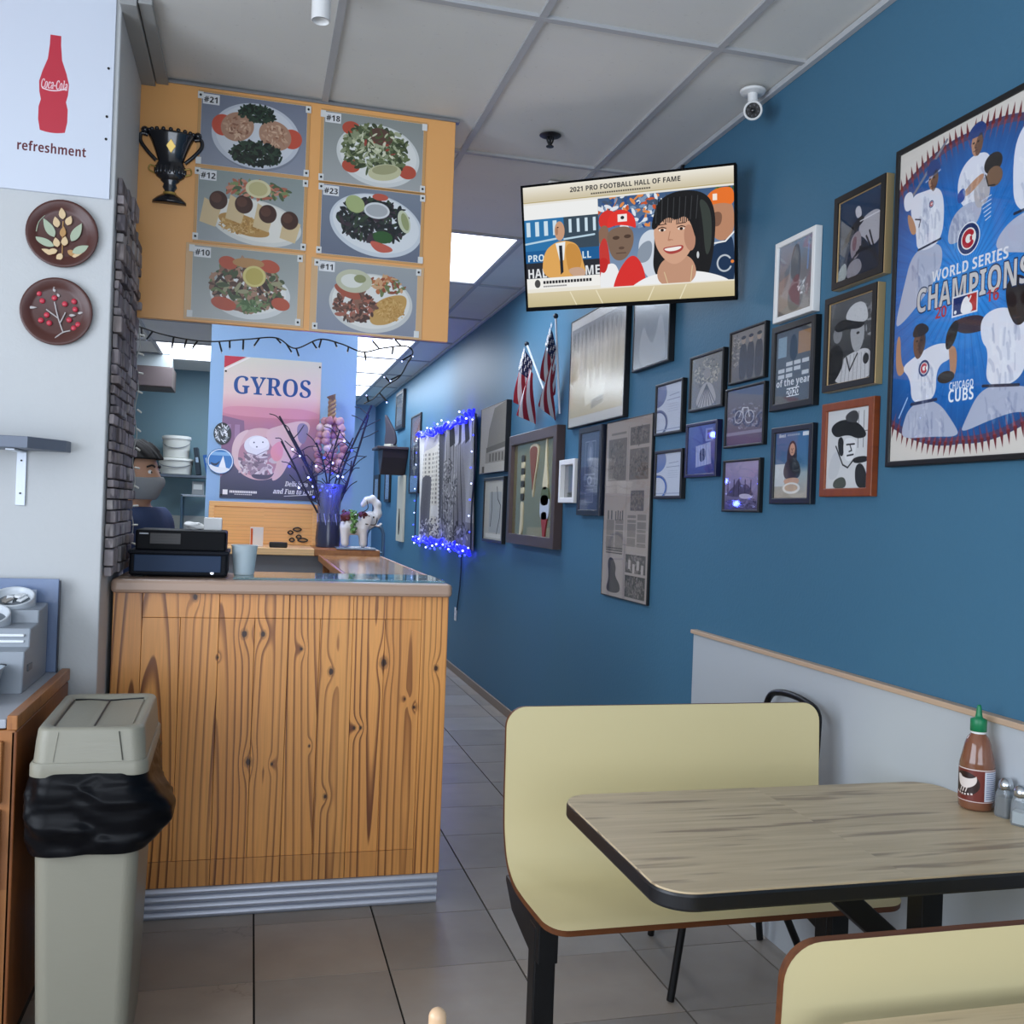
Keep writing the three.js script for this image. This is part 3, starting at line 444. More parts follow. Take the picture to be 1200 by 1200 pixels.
function plate(label, p, leaf) {
  const t = thing('wall_plate', label, 'plate', p, 0, 'round brown wall plates'), R = 0.104, base = flat(0x4c241d, 0.35);
  add(t, 'plate_disc', at(lathe([[0, 0.004], [0.066, 0.006], [0.076, 0.012], [0.095, 0.02], [0.103, 0.019], [0.104, 0.016], [0.09, 0.004], [0, 0]], 48), 0, 0, 0, Math.PI / 2), base);
  const leafGeo = (l, w, b = 0.3) => { const s = new THREE.Shape(); s.moveTo(0, 0); s.quadraticCurveTo(w, l * b, 0, l); s.quadraticCurveTo(-w, l * b, 0, 0); return extrude(s, 0.004, 0.0012); };
  if (leaf) {
    const cream = flat(0xd9bd92, 0.6), green = flat(0xa9b59c, 0.6), g = flat(0xb98c56, 0.6);
    for (const [x, y, l, w, a, m] of [[0, 0.045, 0.036, 0.02, 0.15, cream], [-0.014, 0.018, 0.034, 0.02, 0.25, cream], [0.012, 0.028, 0.032, 0.02, -0.35, cream], [0, -0.01, 0.034, 0.018, -0.1, g], [0.006, -0.036, 0.03, 0.02, -0.1, cream], [-0.012, -0.042, 0.03, 0.02, 0.25, cream], [-0.022, -0.012, 0.064, 0.026, 0.55, green], [0.026, -0.02, 0.066, 0.026, -0.45, green], [-0.022, -0.04, 0.066, 0.022, 1.2, green], [0.03, -0.055, 0.058, 0.024, -1.1, green], [-0.022, -0.062, 0.05, 0.018, 1.45, cream], [0.03, -0.066, 0.05, 0.018, -1.4, cream], [0, -0.06, 0.03, 0.018, 2.7, cream], [-0.012, -0.052, 0.034, 0.018, 1.9, cream], [0.016, -0.05, 0.034, 0.018, -2, g]]) add(t, 'leaf', leafGeo(l, w), m, [x, y, 0.0075 + rnd() * 0.003], [0, 0, a]);
    add(t, 'stem', tube([[-0.05, 0.055, 0.009], [-0.068, 0.03, 0.01], [-0.074, 0.0, 0.011]], 0.0016, 12, 6), green); add(t, 'stem', tube([[0, 0.04, 0.008], [0.001, -0.06, 0.008]], 0.0018, 8, 6), g);
  } else {
    const red = P({ color: 0xc4384a, roughness: 0.3 }), silver = flat(0xb8b2b0, 0.5);
    for (const [x, y] of [[-0.052, 0.052], [-0.042, 0.03], [-0.008, 0.042], [0.022, 0.026], [0.048, 0.036], [0.052, 0.012], [-0.028, -0.012], [-0.044, -0.03], [-0.02, -0.036], [0.036, -0.022], [0.062, -0.034], [0.05, -0.046]]) add(t, 'berry', new THREE.SphereGeometry(0.0085, 14, 10).scale(1, 1, 0.6), red, [x, y, 0.009]);
    for (const [x, y, l, a] of [[-0.01, 0.072, 0.016, 0.1], [0.078, 0.004, 0.018, -1], [-0.085, 0.006, 0.03, -1.5], [-0.006, 0.06, 0.014, 0.5], [0.006, 0.046, 0.012, 0.6], [0.035, -0.008, 0.02, -1.5], [0.06, 0, 0.016, -1.3]]) add(t, 'leaf', leafGeo(l, 0.008), silver, [x, y, 0.008], [0, 0, a]);
    for (const p2 of [[[0.02, -0.062, 0.008], [0.005, -0.02, 0.009], [-0.008, 0.03, 0.008]], [[0.005, -0.02, 0.009], [-0.03, 0.005, 0.009]], [[0.01, -0.035, 0.009], [0.025, 0.0, 0.009]], [[-0.09, 0.03, 0.014], [-0.094, 0, 0.015], [-0.085, -0.04, 0.014]], [[-0.01, -0.09, 0.014], [0.02, -0.062, 0.009], [0.04, -0.055, 0.009]]]) add(t, 'stem', tube(p2, 0.0022, 14, 6), silver);
  }
}
plate('upper round brown plate with raised cream and green leaves on the white wall', [-0.595, 2.222, -3.3], true);
plate('lower round brown plate with raised red berries on the white wall', [-0.603, 1.982, -3.3], false);

// ------------------------------------------------------------------ prints
const dot = (x, c, X, Y, a, b = a, r = 0) => { x.fillStyle = c; x.beginPath(); x.ellipse(X, Y, Math.abs(a), Math.abs(b), r, 0, 7); x.fill(); };
const poly = (x, c, pts) => { x.fillStyle = c; x.beginPath(); pts.forEach((p, i) => (i ? x.lineTo(p[0], p[1]) : x.moveTo(p[0], p[1]))); x.closePath(); x.fill(); };
const blob = (x, c, pts) => { x.fillStyle = c; x.beginPath(); const n = pts.length; for (let i = 0; i < n; i++) { const p = pts[i], q = pts[(i + 1) % n], m = [(p[0] + q[0]) / 2, (p[1] + q[1]) / 2]; i ? x.quadraticCurveTo(p[0], p[1], m[0], m[1]) : (x.moveTo((pts[n - 1][0] + p[0]) / 2, (pts[n - 1][1] + p[1]) / 2), x.quadraticCurveTo(p[0], p[1], m[0], m[1])); } x.closePath(); x.fill(); };
const stroke = (x, c, w, pts) => { x.strokeStyle = c; x.lineWidth = w; x.lineCap = 'round'; x.beginPath(); pts.forEach((p, i) => (i ? x.lineTo(p[0], p[1]) : x.moveTo(p[0], p[1]))); x.stroke(); };
const grad = (x, w, h, stops, horizontal) => { const g = x.createLinearGradient(0, 0, horizontal ? w : 0, horizontal ? 0 : h); stops.forEach(([t, c]) => g.addColorStop(t, c)); x.fillStyle = g; x.fillRect(0, 0, w, h); };
const text = (x, s, X, Y, size, c, font = 'sans-serif', max, style = 'bold') => { x.font = `${style} ${size}px ${font}`; x.fillStyle = c; x.textAlign = 'center'; x.textBaseline = 'middle'; x.fillText(s, X, Y, max); };
const U = (w, h, pts) => pts.map(([a, b]) => [a * w, b * h]);

// pictures of food on the menu board
function leaves(x, cx, cy, rx, ry, n, cols, s) { for (let i = 0; i < n; i++) { const a = rnd() * 6.28, r = Math.sqrt(rnd()), X = cx + Math.cos(a) * rx * r, Y = cy + Math.sin(a) * ry * r; const q = rnd() * 3.14; dot(x, cols[Math.floor(rnd() * cols.length)], X, Y, s * rr(0.6, 1.5), s * rr(0.25, 0.6), q); } }
const FOOD = [
  (x, w, h) => { grad(x, w, h, [[0, '#767d8e'], [1, '#9197a5']]); dot(x, '#7f8593', w * .53, h * .55, w * .42, h * .46); dot(x, '#c6cbd4', w * .52, h * .52, w * .42, h * .46); dot(x, '#d3d7dd', w * .52, h * .51, w * .38, h * .42); dot(x, '#c8543f', w * .2, h * .42, w * .1, h * .15, .3); dot(x, '#c8543f', w * .86, h * .5, w * .1, h * .14, -.3); for (const [a, b, r] of [[.34, .42, -.5], [.7, .48, .5]]) { dot(x, '#b08870', w * a, h * b, w * .16, h * .2, r); leaves(x, w * a, h * b, w * .12, h * .15, 60, ['#c49f84', '#8a604c', '#a97c62', '#d2b094'], 8); } leaves(x, w * .52, h * .2, w * .17, h * .11, 170, ['#16241c', '#1f3326', '#2c4030'], 11); leaves(x, w * .53, h * .77, w * .24, h * .16, 260, ['#16241c', '#1f3326', '#2c4030', '#0f1813'], 12); },
  (x, w, h) => { grad(x, w, h, [[0, '#8d938f'], [1, '#a9acab']]); dot(x, '#d6d9d6', w * .55, h * .55, w * .42, h * .45, .1); dot(x, '#e4e5e1', w * .55, h * .53, w * .39, h * .41, .1); for (const q of [[.27, .2], [.28, .74], [.85, .74]]) dot(x, '#b9503c', w * q[0], h * q[1], w * .09, h * .1); leaves(x, w * .52, h * .46, w * .34, h * .34, 300, ['#4e5b3c', '#68744e', '#8d9674', '#39452e', '#aab08e'], 15); dot(x, '#5b4238', w * .57, h * .27, w * .12, h * .12, .3); leaves(x, w * .55, h * .4, w * .25, h * .2, 60, ['#c5c9a6', '#d8d9bd', '#9a4338', '#505b37'], 10); dot(x, '#c9c7a0', w * .62, h * .78, w * .17, h * .12, -.2); dot(x, '#a5a47c', w * .62, h * .74, w * .13, h * .07, -.2); },
  (x, w, h) => { grad(x, w, h, [[0, '#8f9a97'], [1, '#a3a9ab']]); dot(x, '#d9d9d2', w * .55, h * .68, w * .44, h * .32, .14); dot(x, '#e9e6dc', w * .55, h * .66, w * .4, h * .28, .14); blob(x, '#b98d4c', U(w, h, [[.16, .62], [.35, .55], [.6, .66], [.72, .86], [.5, .9], [.28, .8]])); leaves(x, w * .42, h * .74, w * .22, h * .12, 160, ['#c9a05c', '#a67a3d', '#d6b377'], 6); for (const p of [[.12, .6], [.36, .52], [.62, .6], [.88, .72]]) poly(x, '#d8c094', U(w, h, [[p[0] - .06, p[1] - .2], [p[0] + .1, p[1] - .08], [p[0] + .05, p[1] + .2], [p[0] - .1, p[1] + .14]])); for (const p of [[.19, .42], [.43, .44], [.66, .54], [.87, .6]]) { dot(x, '#43261d', w * p[0], h * p[1], w * .085, h * .13); dot(x, '#5b382b', w * (p[0] - .02), h * (p[1] - .03), w * .05, h * .07); } leaves(x, w * .56, h * .22, w * .3, h * .12, 90, ['#b0664f', '#7e8e5c', '#4e6040', '#c98b72'], 13); dot(x, '#dad3a8', w * .56, h * .2, w * .12, h * .13); dot(x, '#c3ba86', w * .56, h * .2, w * .09, h * .1); },
  (x, w, h) => { grad(x, w, h, [[0, '#7e8896'], [1, '#6a7284']]); dot(x, '#cfd6dc', w * .55, h * .52, w * .47, h * .45, .15); dot(x, '#e0e4e6', w * .55, h * .5, w * .44, h * .41, .15); leaves(x, w * .52, h * .45, w * .36, h * .3, 320, ['#1b2326', '#26302e', '#30412f', '#131a1e', '#3b2f38'], 16); dot(x, '#a8b57b', w * .33, h * .24, w * .1, h * .12, .5); dot(x, '#2f5a2c', w * .62, h * .68, w * .1, h * .09); dot(x, '#c8cdb0', w * .83, h * .42, w * .06, h * .17, -.3); dot(x, '#98a070', w * .84, h * .42, w * .035, h * .13, -.3); dot(x, '#d9dcdc', w * .55, h * .3, w * .13, h * .12); dot(x, '#aeb2b4', w * .55, h * .3, w * .11, h * .09); blob(x, '#c8604e', U(w, h, [[.46, .72], [.7, .8], [.74, .88], [.56, .92]])); dot(x, '#c05a48', w * .58, h * .1, w * .08, h * .05); },
  (x, w, h) => { grad(x, w, h, [[0, '#9aa09c'], [1, '#b9bcba']]); dot(x, '#dcdedc', w * .55, h * .62, w * .38, h * .35); dot(x, '#e8e8e4', w * .55, h * .6, w * .34, h * .3); leaves(x, w * .52, h * .5, w * .34, h * .36, 260, ['#5d4238', '#8a6654', '#48563a', '#6d7c50', '#a9836c', '#3a2a26', '#9d9a78'], 17); for (const q of [[.33, .2, .09], [.3, .78, .12], [.84, .72, .09], [.72, .2, .1]]) dot(x, '#b9563e', w * q[0], h * q[1], w * q[2], h * .09, .2); dot(x, '#b98a58', w * .52, h * .18, w * .15, h * .07); dot(x, '#d9cd84', w * .58, h * .36, w * .11, h * .15); dot(x, '#c1b05e', w * .58, h * .36, w * .085, h * .12); leaves(x, w * .55, h * .8, w * .12, h * .08, 30, ['#6f8a5c', '#4e6a40'], 12); },
  (x, w, h) => { grad(x, w, h, [[0, '#a0a5a6'], [1, '#8a90a0']]); dot(x, '#cfd0cc', w * .54, h * .56, w * .42, h * .43); dot(x, '#e3e2dc', w * .54, h * .54, w * .39, h * .39); blob(x, '#c59b58', U(w, h, [[.58, .5], [.9, .36], [.9, .62], [.74, .86], [.5, .88]])); leaves(x, w * .74, h * .64, w * .14, h * .18, 130, ['#d3ac6a', '#b2843f', '#c0934e'], 6); leaves(x, w * .38, h * .62, w * .2, h * .22, 160, ['#6d4a3c', '#8b6351', '#4c332b', '#a4604e'], 14); dot(x, '#a5543f', w * .3, h * .42, w * .14, h * .08, .4); leaves(x, w * .68, h * .28, w * .2, h * .12, 60, ['#b66c42', '#8e4a32', '#6c7a4c', '#cda075'], 14); dot(x, '#c2c3a8', w * .36, h * .26, w * .18, h * .17); dot(x, '#dfe0d6', w * .34, h * .26, w * .11, h * .1); dot(x, '#8f9468', w * .42, h * .22, w * .06, h * .06); },
];
const foodTex = FOOD.map((f, i) => drawTex(400, 280, (x, w, h) => { f(x, w, h); x.fillStyle = '#e4e5e6'; x.fillRect(4, 4, 62, 40); text(x, ['#21', '#18', '#12', '#23', '#10', '#11'][i], 35, 25, 32, '#1c1d20', 'sans-serif', 56); }));
const NAMES = ['of two pitas and dark greens, numbered 21', 'of a green pepper salad plate, numbered 18', 'of dark falafel balls with rice, numbered 12', 'of dark greens with a round dip, numbered 23', 'of a grilled salad with a lemon slice, numbered 10', 'of meat with yellow rice, numbered 11'];
[[-0.044, 2.807], [0.406, 2.8], [-0.045, 2.524], [0.408, 2.52], [-0.055, 2.235], [0.403, 2.227]].forEach(([x, y], i) => {
  const t = thing('food_print', 'laminated food photo ' + NAMES[i], 'photo print', [x, y, -3.8575], 0), w = 0.386, h = 0.268;
  add(t, 'laminate', rbox(w + (i > 3 ? 0.05 : 0.024), h + 0.016, 0.0025, 0.0008), P({ color: i > 3 ? 0xd8b183 : 0xcf9f66, roughness: 0.12, clearcoat: 0.6, clearcoatRoughness: 0.08 }), [0, 0, 0.0014]);
  add(t, 'photo_backing', box(w, h, 0.001), white, [0, 0, 0.003]); const q = new THREE.PlaneGeometry(w - 0.001, h - 0.001); add(t, 'print', q, P({ map: foodTex[i], roughness: 0.2, clearcoat: 0.4, clearcoatRoughness: 0.1 }), [0, 0, 0.0037]);
  [[-1, 1], [1, 1], [-1, -1], [1, -1]].forEach(([a, b]) => { const k = add(t, 'tape', rbox(0.02, 0.026, 0.0014, 0.0005), flat(0xdfe0dd, 0.4), [a * (w / 2 + 0.004), b * (h / 2 - 0.012), 0.0045]); if (rnd() < 0.65) add(k, 'pin', cyl(0.0045, 0.0045, 0.003, 10), black, [0, 0, 0.001], [Math.PI / 2, 0, 0]); });
});
{ // dark glazed wall urn hung on the board
  const t = thing('wall_urn', 'dark glazed two-handled urn ornament with a gold diamond on the orange board', 'ornament', [-0.338, 2.51, -3.858]);
  const g = P({ color: 0x15171f, roughness: 0.22, clearcoat: 0.6 }), gold = P({ color: 0xb79a52, roughness: 0.3, metalness: 0.6 }), half = (pts) => lathe(pts, 40).scale(1, 1, 0.55);
  add(t, 'foot', half([[0, 0], [0.06, 0], [0.06, 0.01], [0.045, 0.024], [0.028, 0.036], [0, 0.036]]), g); add(t, 'stem', half([[0.02, 0.034], [0.018, 0.05], [0.026, 0.062], [0.022, 0.075], [0.034, 0.086], [0.03, 0.09]]), g);
  add(t, 'bowl', half([[0.03, 0.086], [0.05, 0.1], [0.056, 0.125], [0.05, 0.145], [0.044, 0.155], [0.056, 0.19], [0.07, 0.225], [0.083, 0.25], [0.088, 0.258], [0.078, 0.26], [0.05, 0.262], [0, 0.262]]), g);
  add(t, 'gold_band', half([[0.024, 0.036], [0.023, 0.045]]), gold);
  add(t, 'diamond', extrude(shapeOf([[0, -0.025], [0.017, 0], [0, 0.025], [-0.017, 0]]), 0.006, 0.001), gold, [0.002, 0.205, 0.0345], [0.25, 0, 0]);
  for (const s of [-1, 1]) { add(t, 'handle', tube([[s * 0.05, 0.155, 0.004], [s * 0.085, 0.19, 0.006], [s * 0.108, 0.225, 0.006], [s * 0.104, 0.248, 0.006], [s * 0.082, 0.246, 0.004]], 0.0075, 30), g); add(t, 'handle_knob', new THREE.SphereGeometry(0.014, 16, 12), g, [s * 0.093, 0.262, 0.006]); add(t, 'side_ring', tube([[s * 0.05, 0.13, 0.01], [s * 0.07, 0.135, 0.01], [s * 0.074, 0.118, 0.01], [s * 0.054, 0.108, 0.01]], 0.003, 20, 6), gold); }
  for (let i = 0; i < 9; i++) { const a = (i - 4) * 0.33; add(t, 'flute', new THREE.SphereGeometry(0.009, 10, 8).scale(0.8, 1.9, 0.7), g, [Math.sin(a) * 0.052, 0.122, Math.cos(a) * 0.027]); add(t, 'rim_bead', new THREE.SphereGeometry(0.008, 10, 8), g, [Math.sin(a) * 0.08, 0.263, Math.cos(a) * 0.044]); }
}

// ------------------------------------------------------------------ the picture wall
const FRAMES = 'framed pictures on the blue wall';
function frame(name, label, z0, z1, y0, y1, o) {
  const w = z1 - z0, h = y1 - y0, d = o.depth ?? 0.02, b = o.bar ?? 0.014, t = thing(name, label, o.category ?? 'picture', [XR - 0.0005, (y0 + y1) / 2, (z0 + z1) / 2], -Math.PI / 2, o.group ?? FRAMES);
  if (o.gilt) { add(t, 'gilt_edge', ring(w, h, b * 0.9 + 0.005, d - 0.004, 0.001), P({ color: 0xc6a878, roughness: 0.35, metalness: 0.4 }), null, null, 'gilt side of the frame'); add(t, 'frame', ring(w - 0.002, h - 0.002, b, 0.006, 0.001), o.mat ?? black, [0, 0, d - 0.005]); }
  else add(t, 'frame', ring(w, h, b, d), o.mat ?? black);
  add(t, 'back_board', box(w - 0.006, h - 0.006, 0.004), flat(0x2b2622), [0, 0, 0.002]);
  let pw = w - 2 * b + 0.002, ph = h - 2 * b + 0.002; const z = Math.max(0.005, d - (o.inset ?? 0.01));
  if (o.border) { add(t, 'mount', box(pw, ph, 0.002), flat(o.borderColor ?? 0xd8d5cc, 0.6), [0, 0, z]); pw -= 2 * o.border; ph -= 2 * (o.borderY ?? o.border); }
  add(t, 'backing', box(pw, ph, 0.002), flat(0x888888), [0, 0, z + 0.0006]);
  add(t, 'picture', new THREE.PlaneGeometry(pw, ph), P({ map: o.tex, roughness: 0.75, specularIntensity: 0.4 }), [0, 0, z + 0.0018]);
  if (o.glass !== false) add(t, 'glass', box(w - 2 * b + 0.001, h - 2 * b + 0.001, 0.0015), o.soft ? paneSoft : pane, [0, 0, z + 0.004]);
  return t;
}
// large baseball poster
const cubsTex = drawTex(800, 1200, (x, w, h) => {
  const g = x.createRadialGradient(w * .5, h * .5, 60, w * .5, h * .5, w * .85); g.addColorStop(0, '#2a8fe0'); g.addColorStop(.55, '#1767b4'); g.addColorStop(1, '#14386b'); x.fillStyle = g; x.fillRect(0, 0, w, h);
  for (let i = 0; i < 90; i++) stroke(x, i % 2 ? 'rgba(120,190,255,.10)' : 'rgba(10,40,90,.14)', 5, [[w * .5, h * .47], [w * .5 + Math.cos(i * .07) * 1100, h * .47 + Math.sin(i * .07) * 1100]]);
  // leather corners with red stitches, top and bottom
  for (const s of [0, 1]) {
    const Y = (v) => (s ? h - v * h : v * h), arc = (u) => 0.115 - 0.105 * (1 - (2 * u - 1) ** 2) * 1.0 + .03 * (1 - Math.abs(2 * u - 1));
    x.fillStyle = '#d9d3ca'; x.beginPath(); x.moveTo(0, Y(0)); for (let i = 0; i <= 40; i++) x.lineTo(w * i / 40, Y(arc(i / 40) + (s ? 0.0 : 0.0))); x.lineTo(w, Y(0)); x.closePath(); x.fill();
    x.strokeStyle = 'rgba(120,50,60,.55)'; x.lineWidth = 26; x.beginPath(); for (let i = 0; i <= 40; i++) x.lineTo(w * i / 40, Y(arc(i / 40) + .012)); x.stroke();
    for (let i = 0; i < 26; i++) { const u = (i + .5) / 26, v = arc(u); poly(x, '#6d1f24', [[w * u - 9, Y(v + .012)], [w * u + 10, Y(v + .012)], [w * (u + (u < .5 ? -.012 : .012)), Y(v - .032)]]); poly(x, 'rgba(190,60,60,.5)', [[w * u - 6, Y(v + .01)], [w * u + 6, Y(v + .01)], [w * (u + (u < .5 ? .02 : -.02)), Y(v + .055)]]); }
  }
  const skin = '#b98a6c', shade = '#6a4a3c', kit = '#dfe1ea', kit2 = '#b3b9cc', cap_ = '#233f7c', Q = (pts) => U(w, h, pts);
  const cub = (X, Y, r) => { dot(x, '#e8e9ee', X, Y, r, r); dot(x, '#1a2d63', X, Y, r * .92); dot(x, '#f0ece6', X, Y, r * .66); x.strokeStyle = '#b32031'; x.lineWidth = r * .3; x.beginPath(); x.arc(X, Y, r * .42, .75, 5.55); x.stroke(); x.fillStyle = '#b32031'; x.fillRect(X + r * .12, Y - r * .12, r * .2, r * .26); };
  // batter upper left
  stroke(x, '#7d7f8c', 12, Q([[.1, .155], [.34, .028]])); blob(x, kit2, Q([[.12, .33], [.33, .33], [.34, .42], [.2, .5], [.05, .56], [.0, .56], [.06, .44]])); blob(x, kit, Q([[.1, .15], [.2, .155], [.3, .16], [.34, .22], [.33, .34], [.15, .345], [.14, .27], [.09, .21]])); blob(x, skin, Q([[.06, .2], [.11, .22], [.15, .28], [.1, .28]])); blob(x, kit, Q([[.03, .14], [.1, .13], [.12, .19], [.05, .2]])); blob(x, skin, Q([[.21, .11], [.29, .11], [.285, .155], [.23, .165]])); blob(x, cap_, Q([[.2, .12], [.21, .075], [.26, .065], [.3, .09], [.3, .112]])); stroke(x, '#9fb2d4', 6, Q([[.2, .128], [.3, .11]])); stroke(x, '#1b2440', 5, Q([[.13, .232], [.17, .24], [.16, .262]])); cub(w * .245, h * .205, 15); stroke(x, '#222b45', 8, Q([[.16, .335], [.32, .325]]));
  // pitcher upper middle
  blob(x, kit, Q([[.43, .145], [.52, .11], [.64, .13], [.64, .25], [.5, .28], [.42, .22]])); blob(x, kit2, Q([[.39, .27], [.5, .245], [.6, .27], [.55, .33], [.43, .36], [.36, .35]])); blob(x, '#b5b1b4', Q([[.52, .2], [.62, .19], [.64, .26], [.55, .29]])); blob(x, skin, Q([[.46, .21], [.58, .175], [.6, .195], [.48, .235]])); blob(x, '#2b4f9c', Q([[.42, .21], [.47, .195], [.48, .235], [.43, .245]])); blob(x, skin, Q([[.5, .06], [.57, .055], [.58, .1], [.55, .125], [.51, .115]])); blob(x, cap_, Q([[.47, .062], [.5, .03], [.56, .02], [.6, .045], [.59, .065], [.52, .066]])); dot(x, '#25201f', w * .645, h * .165, 44, 36); dot(x, '#7a5b44', w * .655, h * .205, 40, 34, .4); stroke(x, '#1b1716', 5, Q([[.6, .19], [.62, .225], [.66, .23]])); for (let i = 0; i < 6; i++) stroke(x, '#c9d6ea', 4, Q([[.58 + i * .006, .262 + i * .012], [.64, .255 + i * .012]]));
  // upper right, half out of sight in the photograph
  blob(x, kit, Q([[.78, .12], [.86, .08], [.97, .1], [1, .2], [1, .35], [.78, .34], [.76, .2]])); blob(x, kit2, Q([[.76, .34], [1, .34], [1, .5], [.9, .46], [.64, .42]])); dot(x, shade, w * .88, h * .07, 34, 42); blob(x, cap_, Q([[.82, .06], [.88, .02], [.95, .06]])); stroke(x, '#20283f', 10, Q([[.78, .335], [1, .33]]));
  // lower left
  blob(x, kit2, Q([[.14, .82], [.33, .815], [.46, .9], [.5, .94], [.3, .93], [.1, .93], [.08, .9]])); blob(x, skin, Q([[.02, .6], [.05, .59], [.06, .68], [.1, .71], [.05, .73], [.02, .7]])); blob(x, kit, Q([[.06, .7], [.17, .67], [.3, .645], [.42, .655], [.44, .7], [.32, .715], [.33, .82], [.15, .825], [.14, .74]])); blob(x, skin, Q([[.4, .66], [.46, .67], [.46, .75], [.42, .76], [.41, .7]])); blob(x, shade, Q([[.15, .6], [.23, .6], [.24, .65], [.19, .69], [.15, .66]])); blob(x, '#221d24', Q([[.14, .6], [.16, .572], [.22, .57], [.27, .595], [.23, .612], [.15, .612]])); dot(x, '#241d1b', w * .39, h * .755, 46, 22); cub(w * .235, h * .715, 34); stroke(x, '#2a3354', 12, Q([[.15, .822], [.33, .818]])); stroke(x, '#9dc0ea', 7, Q([[.06, .86], [.12, .8]]));
  // lower right
  blob(x, kit2, Q([[.62, .8], [.82, .81], [1, .84], [1, .92], [.86, .88], [.68, .9], [.5, .93], [.52, .9]])); blob(x, '#3a2c3a', Q([[.42, .61], [.45, .585], [.62, .59], [.66, .64], [.5, .64]])); blob(x, '#1d1a1e', Q([[.38, .62], [.44, .585], [.47, .6], [.44, .66], [.38, .68]])); blob(x, kit, Q([[.6, .6], [.72, .58], [.86, .62], [.9, .72], [.84, .81], [.64, .805], [.66, .7], [.61, .67]])); blob(x, '#241a1c', Q([[.74, .53], [.8, .5], [.88, .53], [.9, .62], [.82, .66], [.76, .6]])); stroke(x, '#20283f', 10, Q([[.63, .8], [.84, .812]]));
  // folds in the shirts, shade and features of the faces
  const folds = (cx, cy, rx, ry, n) => { for (let i = 0; i < n; i++) { const X = cx + (rnd() * 2 - 1) * rx, Y = cy + (rnd() * 2 - 1) * ry, a = rr(-0.5, 0.5) + 1.2; stroke(x, rnd() < .6 ? 'rgba(70,80,125,.16)' : 'rgba(255,255,255,.16)', rr(6, 16), U(w, h, [[X, Y], [X + Math.cos(a) * .03, Y + Math.sin(a) * .02], [X + Math.cos(a) * .04, Y + Math.sin(a) * .045]])); } };
  folds(.22, .24, .08, .07, 26); folds(.2, .42, .09, .06, 20); folds(.53, .2, .08, .05, 20); folds(.46, .3, .07, .03, 20); folds(.24, .74, .06, .06, 24); folds(.25, .88, .12, .03, 22); folds(.74, .7, .08, .08, 28); folds(.78, .86, .16, .03, 24); folds(.88, .22, .08, .1, 20);
  const feat = (X, Y, s) => { dot(x, 'rgba(40,22,16,.5)', w * X + s * 10, h * Y + 6, s * 12, s * 26, .2); for (const q of [-9, 7]) dot(x, '#1d1412', w * X + q * s, h * Y - 4 * s, 4 * s, 2.2 * s); stroke(x, '#3a221a', 3, [[w * X - 3 * s, h * Y], [w * X - 5 * s, h * Y + 8 * s], [w * X + s, h * Y + 9 * s]]); stroke(x, '#4c2620', 3, [[w * X - 8 * s, h * Y + 16 * s], [w * X + 5 * s, h * Y + 15 * s]]); };
  feat(.245, .13, 1.5); feat(.535, .085, 1.5); feat(.195, .63, 1.6); feat(.82, .6, 2);
  // lettering
  cub(w * .507, h * .357, 58);
  x.save(); x.lineJoin = 'round';
  x.font = 'bold 124px sans-serif'; x.textAlign = 'center'; x.textBaseline = 'middle'; x.strokeStyle = '#16284e'; x.lineWidth = 10; x.strokeText('CHAMPIONS', w * .52, h * .5, w * .72); x.fillStyle = '#cfcac6'; x.fillText('CHAMPIONS', w * .52, h * .5, w * .72); x.restore(); text(x, 'WORLD SERIES', w * .513, h * .436, 56, '#e6e6ea', 'sans-serif', w * .52);
  text(x, '20', w * .34, h * .553, 58, '#b3303a', 'sans-serif', 90); text(x, '16', w * .67, h * .545, 58, '#b3303a', 'sans-serif', 90);
  x.fillStyle = '#e8e8ee'; x.fillRect(w * .415, h * .518, w * .165, h * .062); x.fillStyle = '#1c2f68'; x.fillRect(w * .423, h * .523, w * .09, h * .052); x.fillStyle = '#b8322f'; x.fillRect(w * .513, h * .523, w * .06, h * .052); blob(x, '#f0eeee', Q([[.47, .577], [.475, .545], [.495, .527], [.52, .527], [.525, .545], [.545, .553], [.55, .577]])); stroke(x, '#f0eeee', 7, Q([[.515, .55], [.535, .53]])); dot(x, '#f4f4f4', w * .438, h * .566, 7);
  text(x, 'CHICAGO', w * .493, h * .785, 40, '#dfe3ee', 'sans-serif', w * .16); text(x, 'CUBS', w * .493, h * .815, 62, '#f2f3f7', 'sans-serif', w * .17);
});
frame('baseball_poster', 'large black framed blue baseball championship poster', -2.445, -1.845, 1.585, 2.485, { bar: 0.016, depth: 0.028, inset: 0.008, tex: cubsTex, group: 'framed pictures on the blue wall' });
const T = (draw, w = 192, h = 256) => drawTex(w, h, draw);
const face = (x, X, Y, a, b, c, dark) => { dot(x, c, X, Y, a, b); dot(x, dark, X - a * .35, Y - b * .1, a * .16, b * .07); dot(x, dark, X + a * .35, Y - b * .1, a * .16, b * .07); stroke(x, dark, 2, [[X - a * .3, Y + b * .5], [X + a * .3, Y + b * .48]]); stroke(x, dark, 2, [[X, Y - b * .05], [X - a * .1, Y + b * .2], [X + a * .06, Y + b * .22]]); };
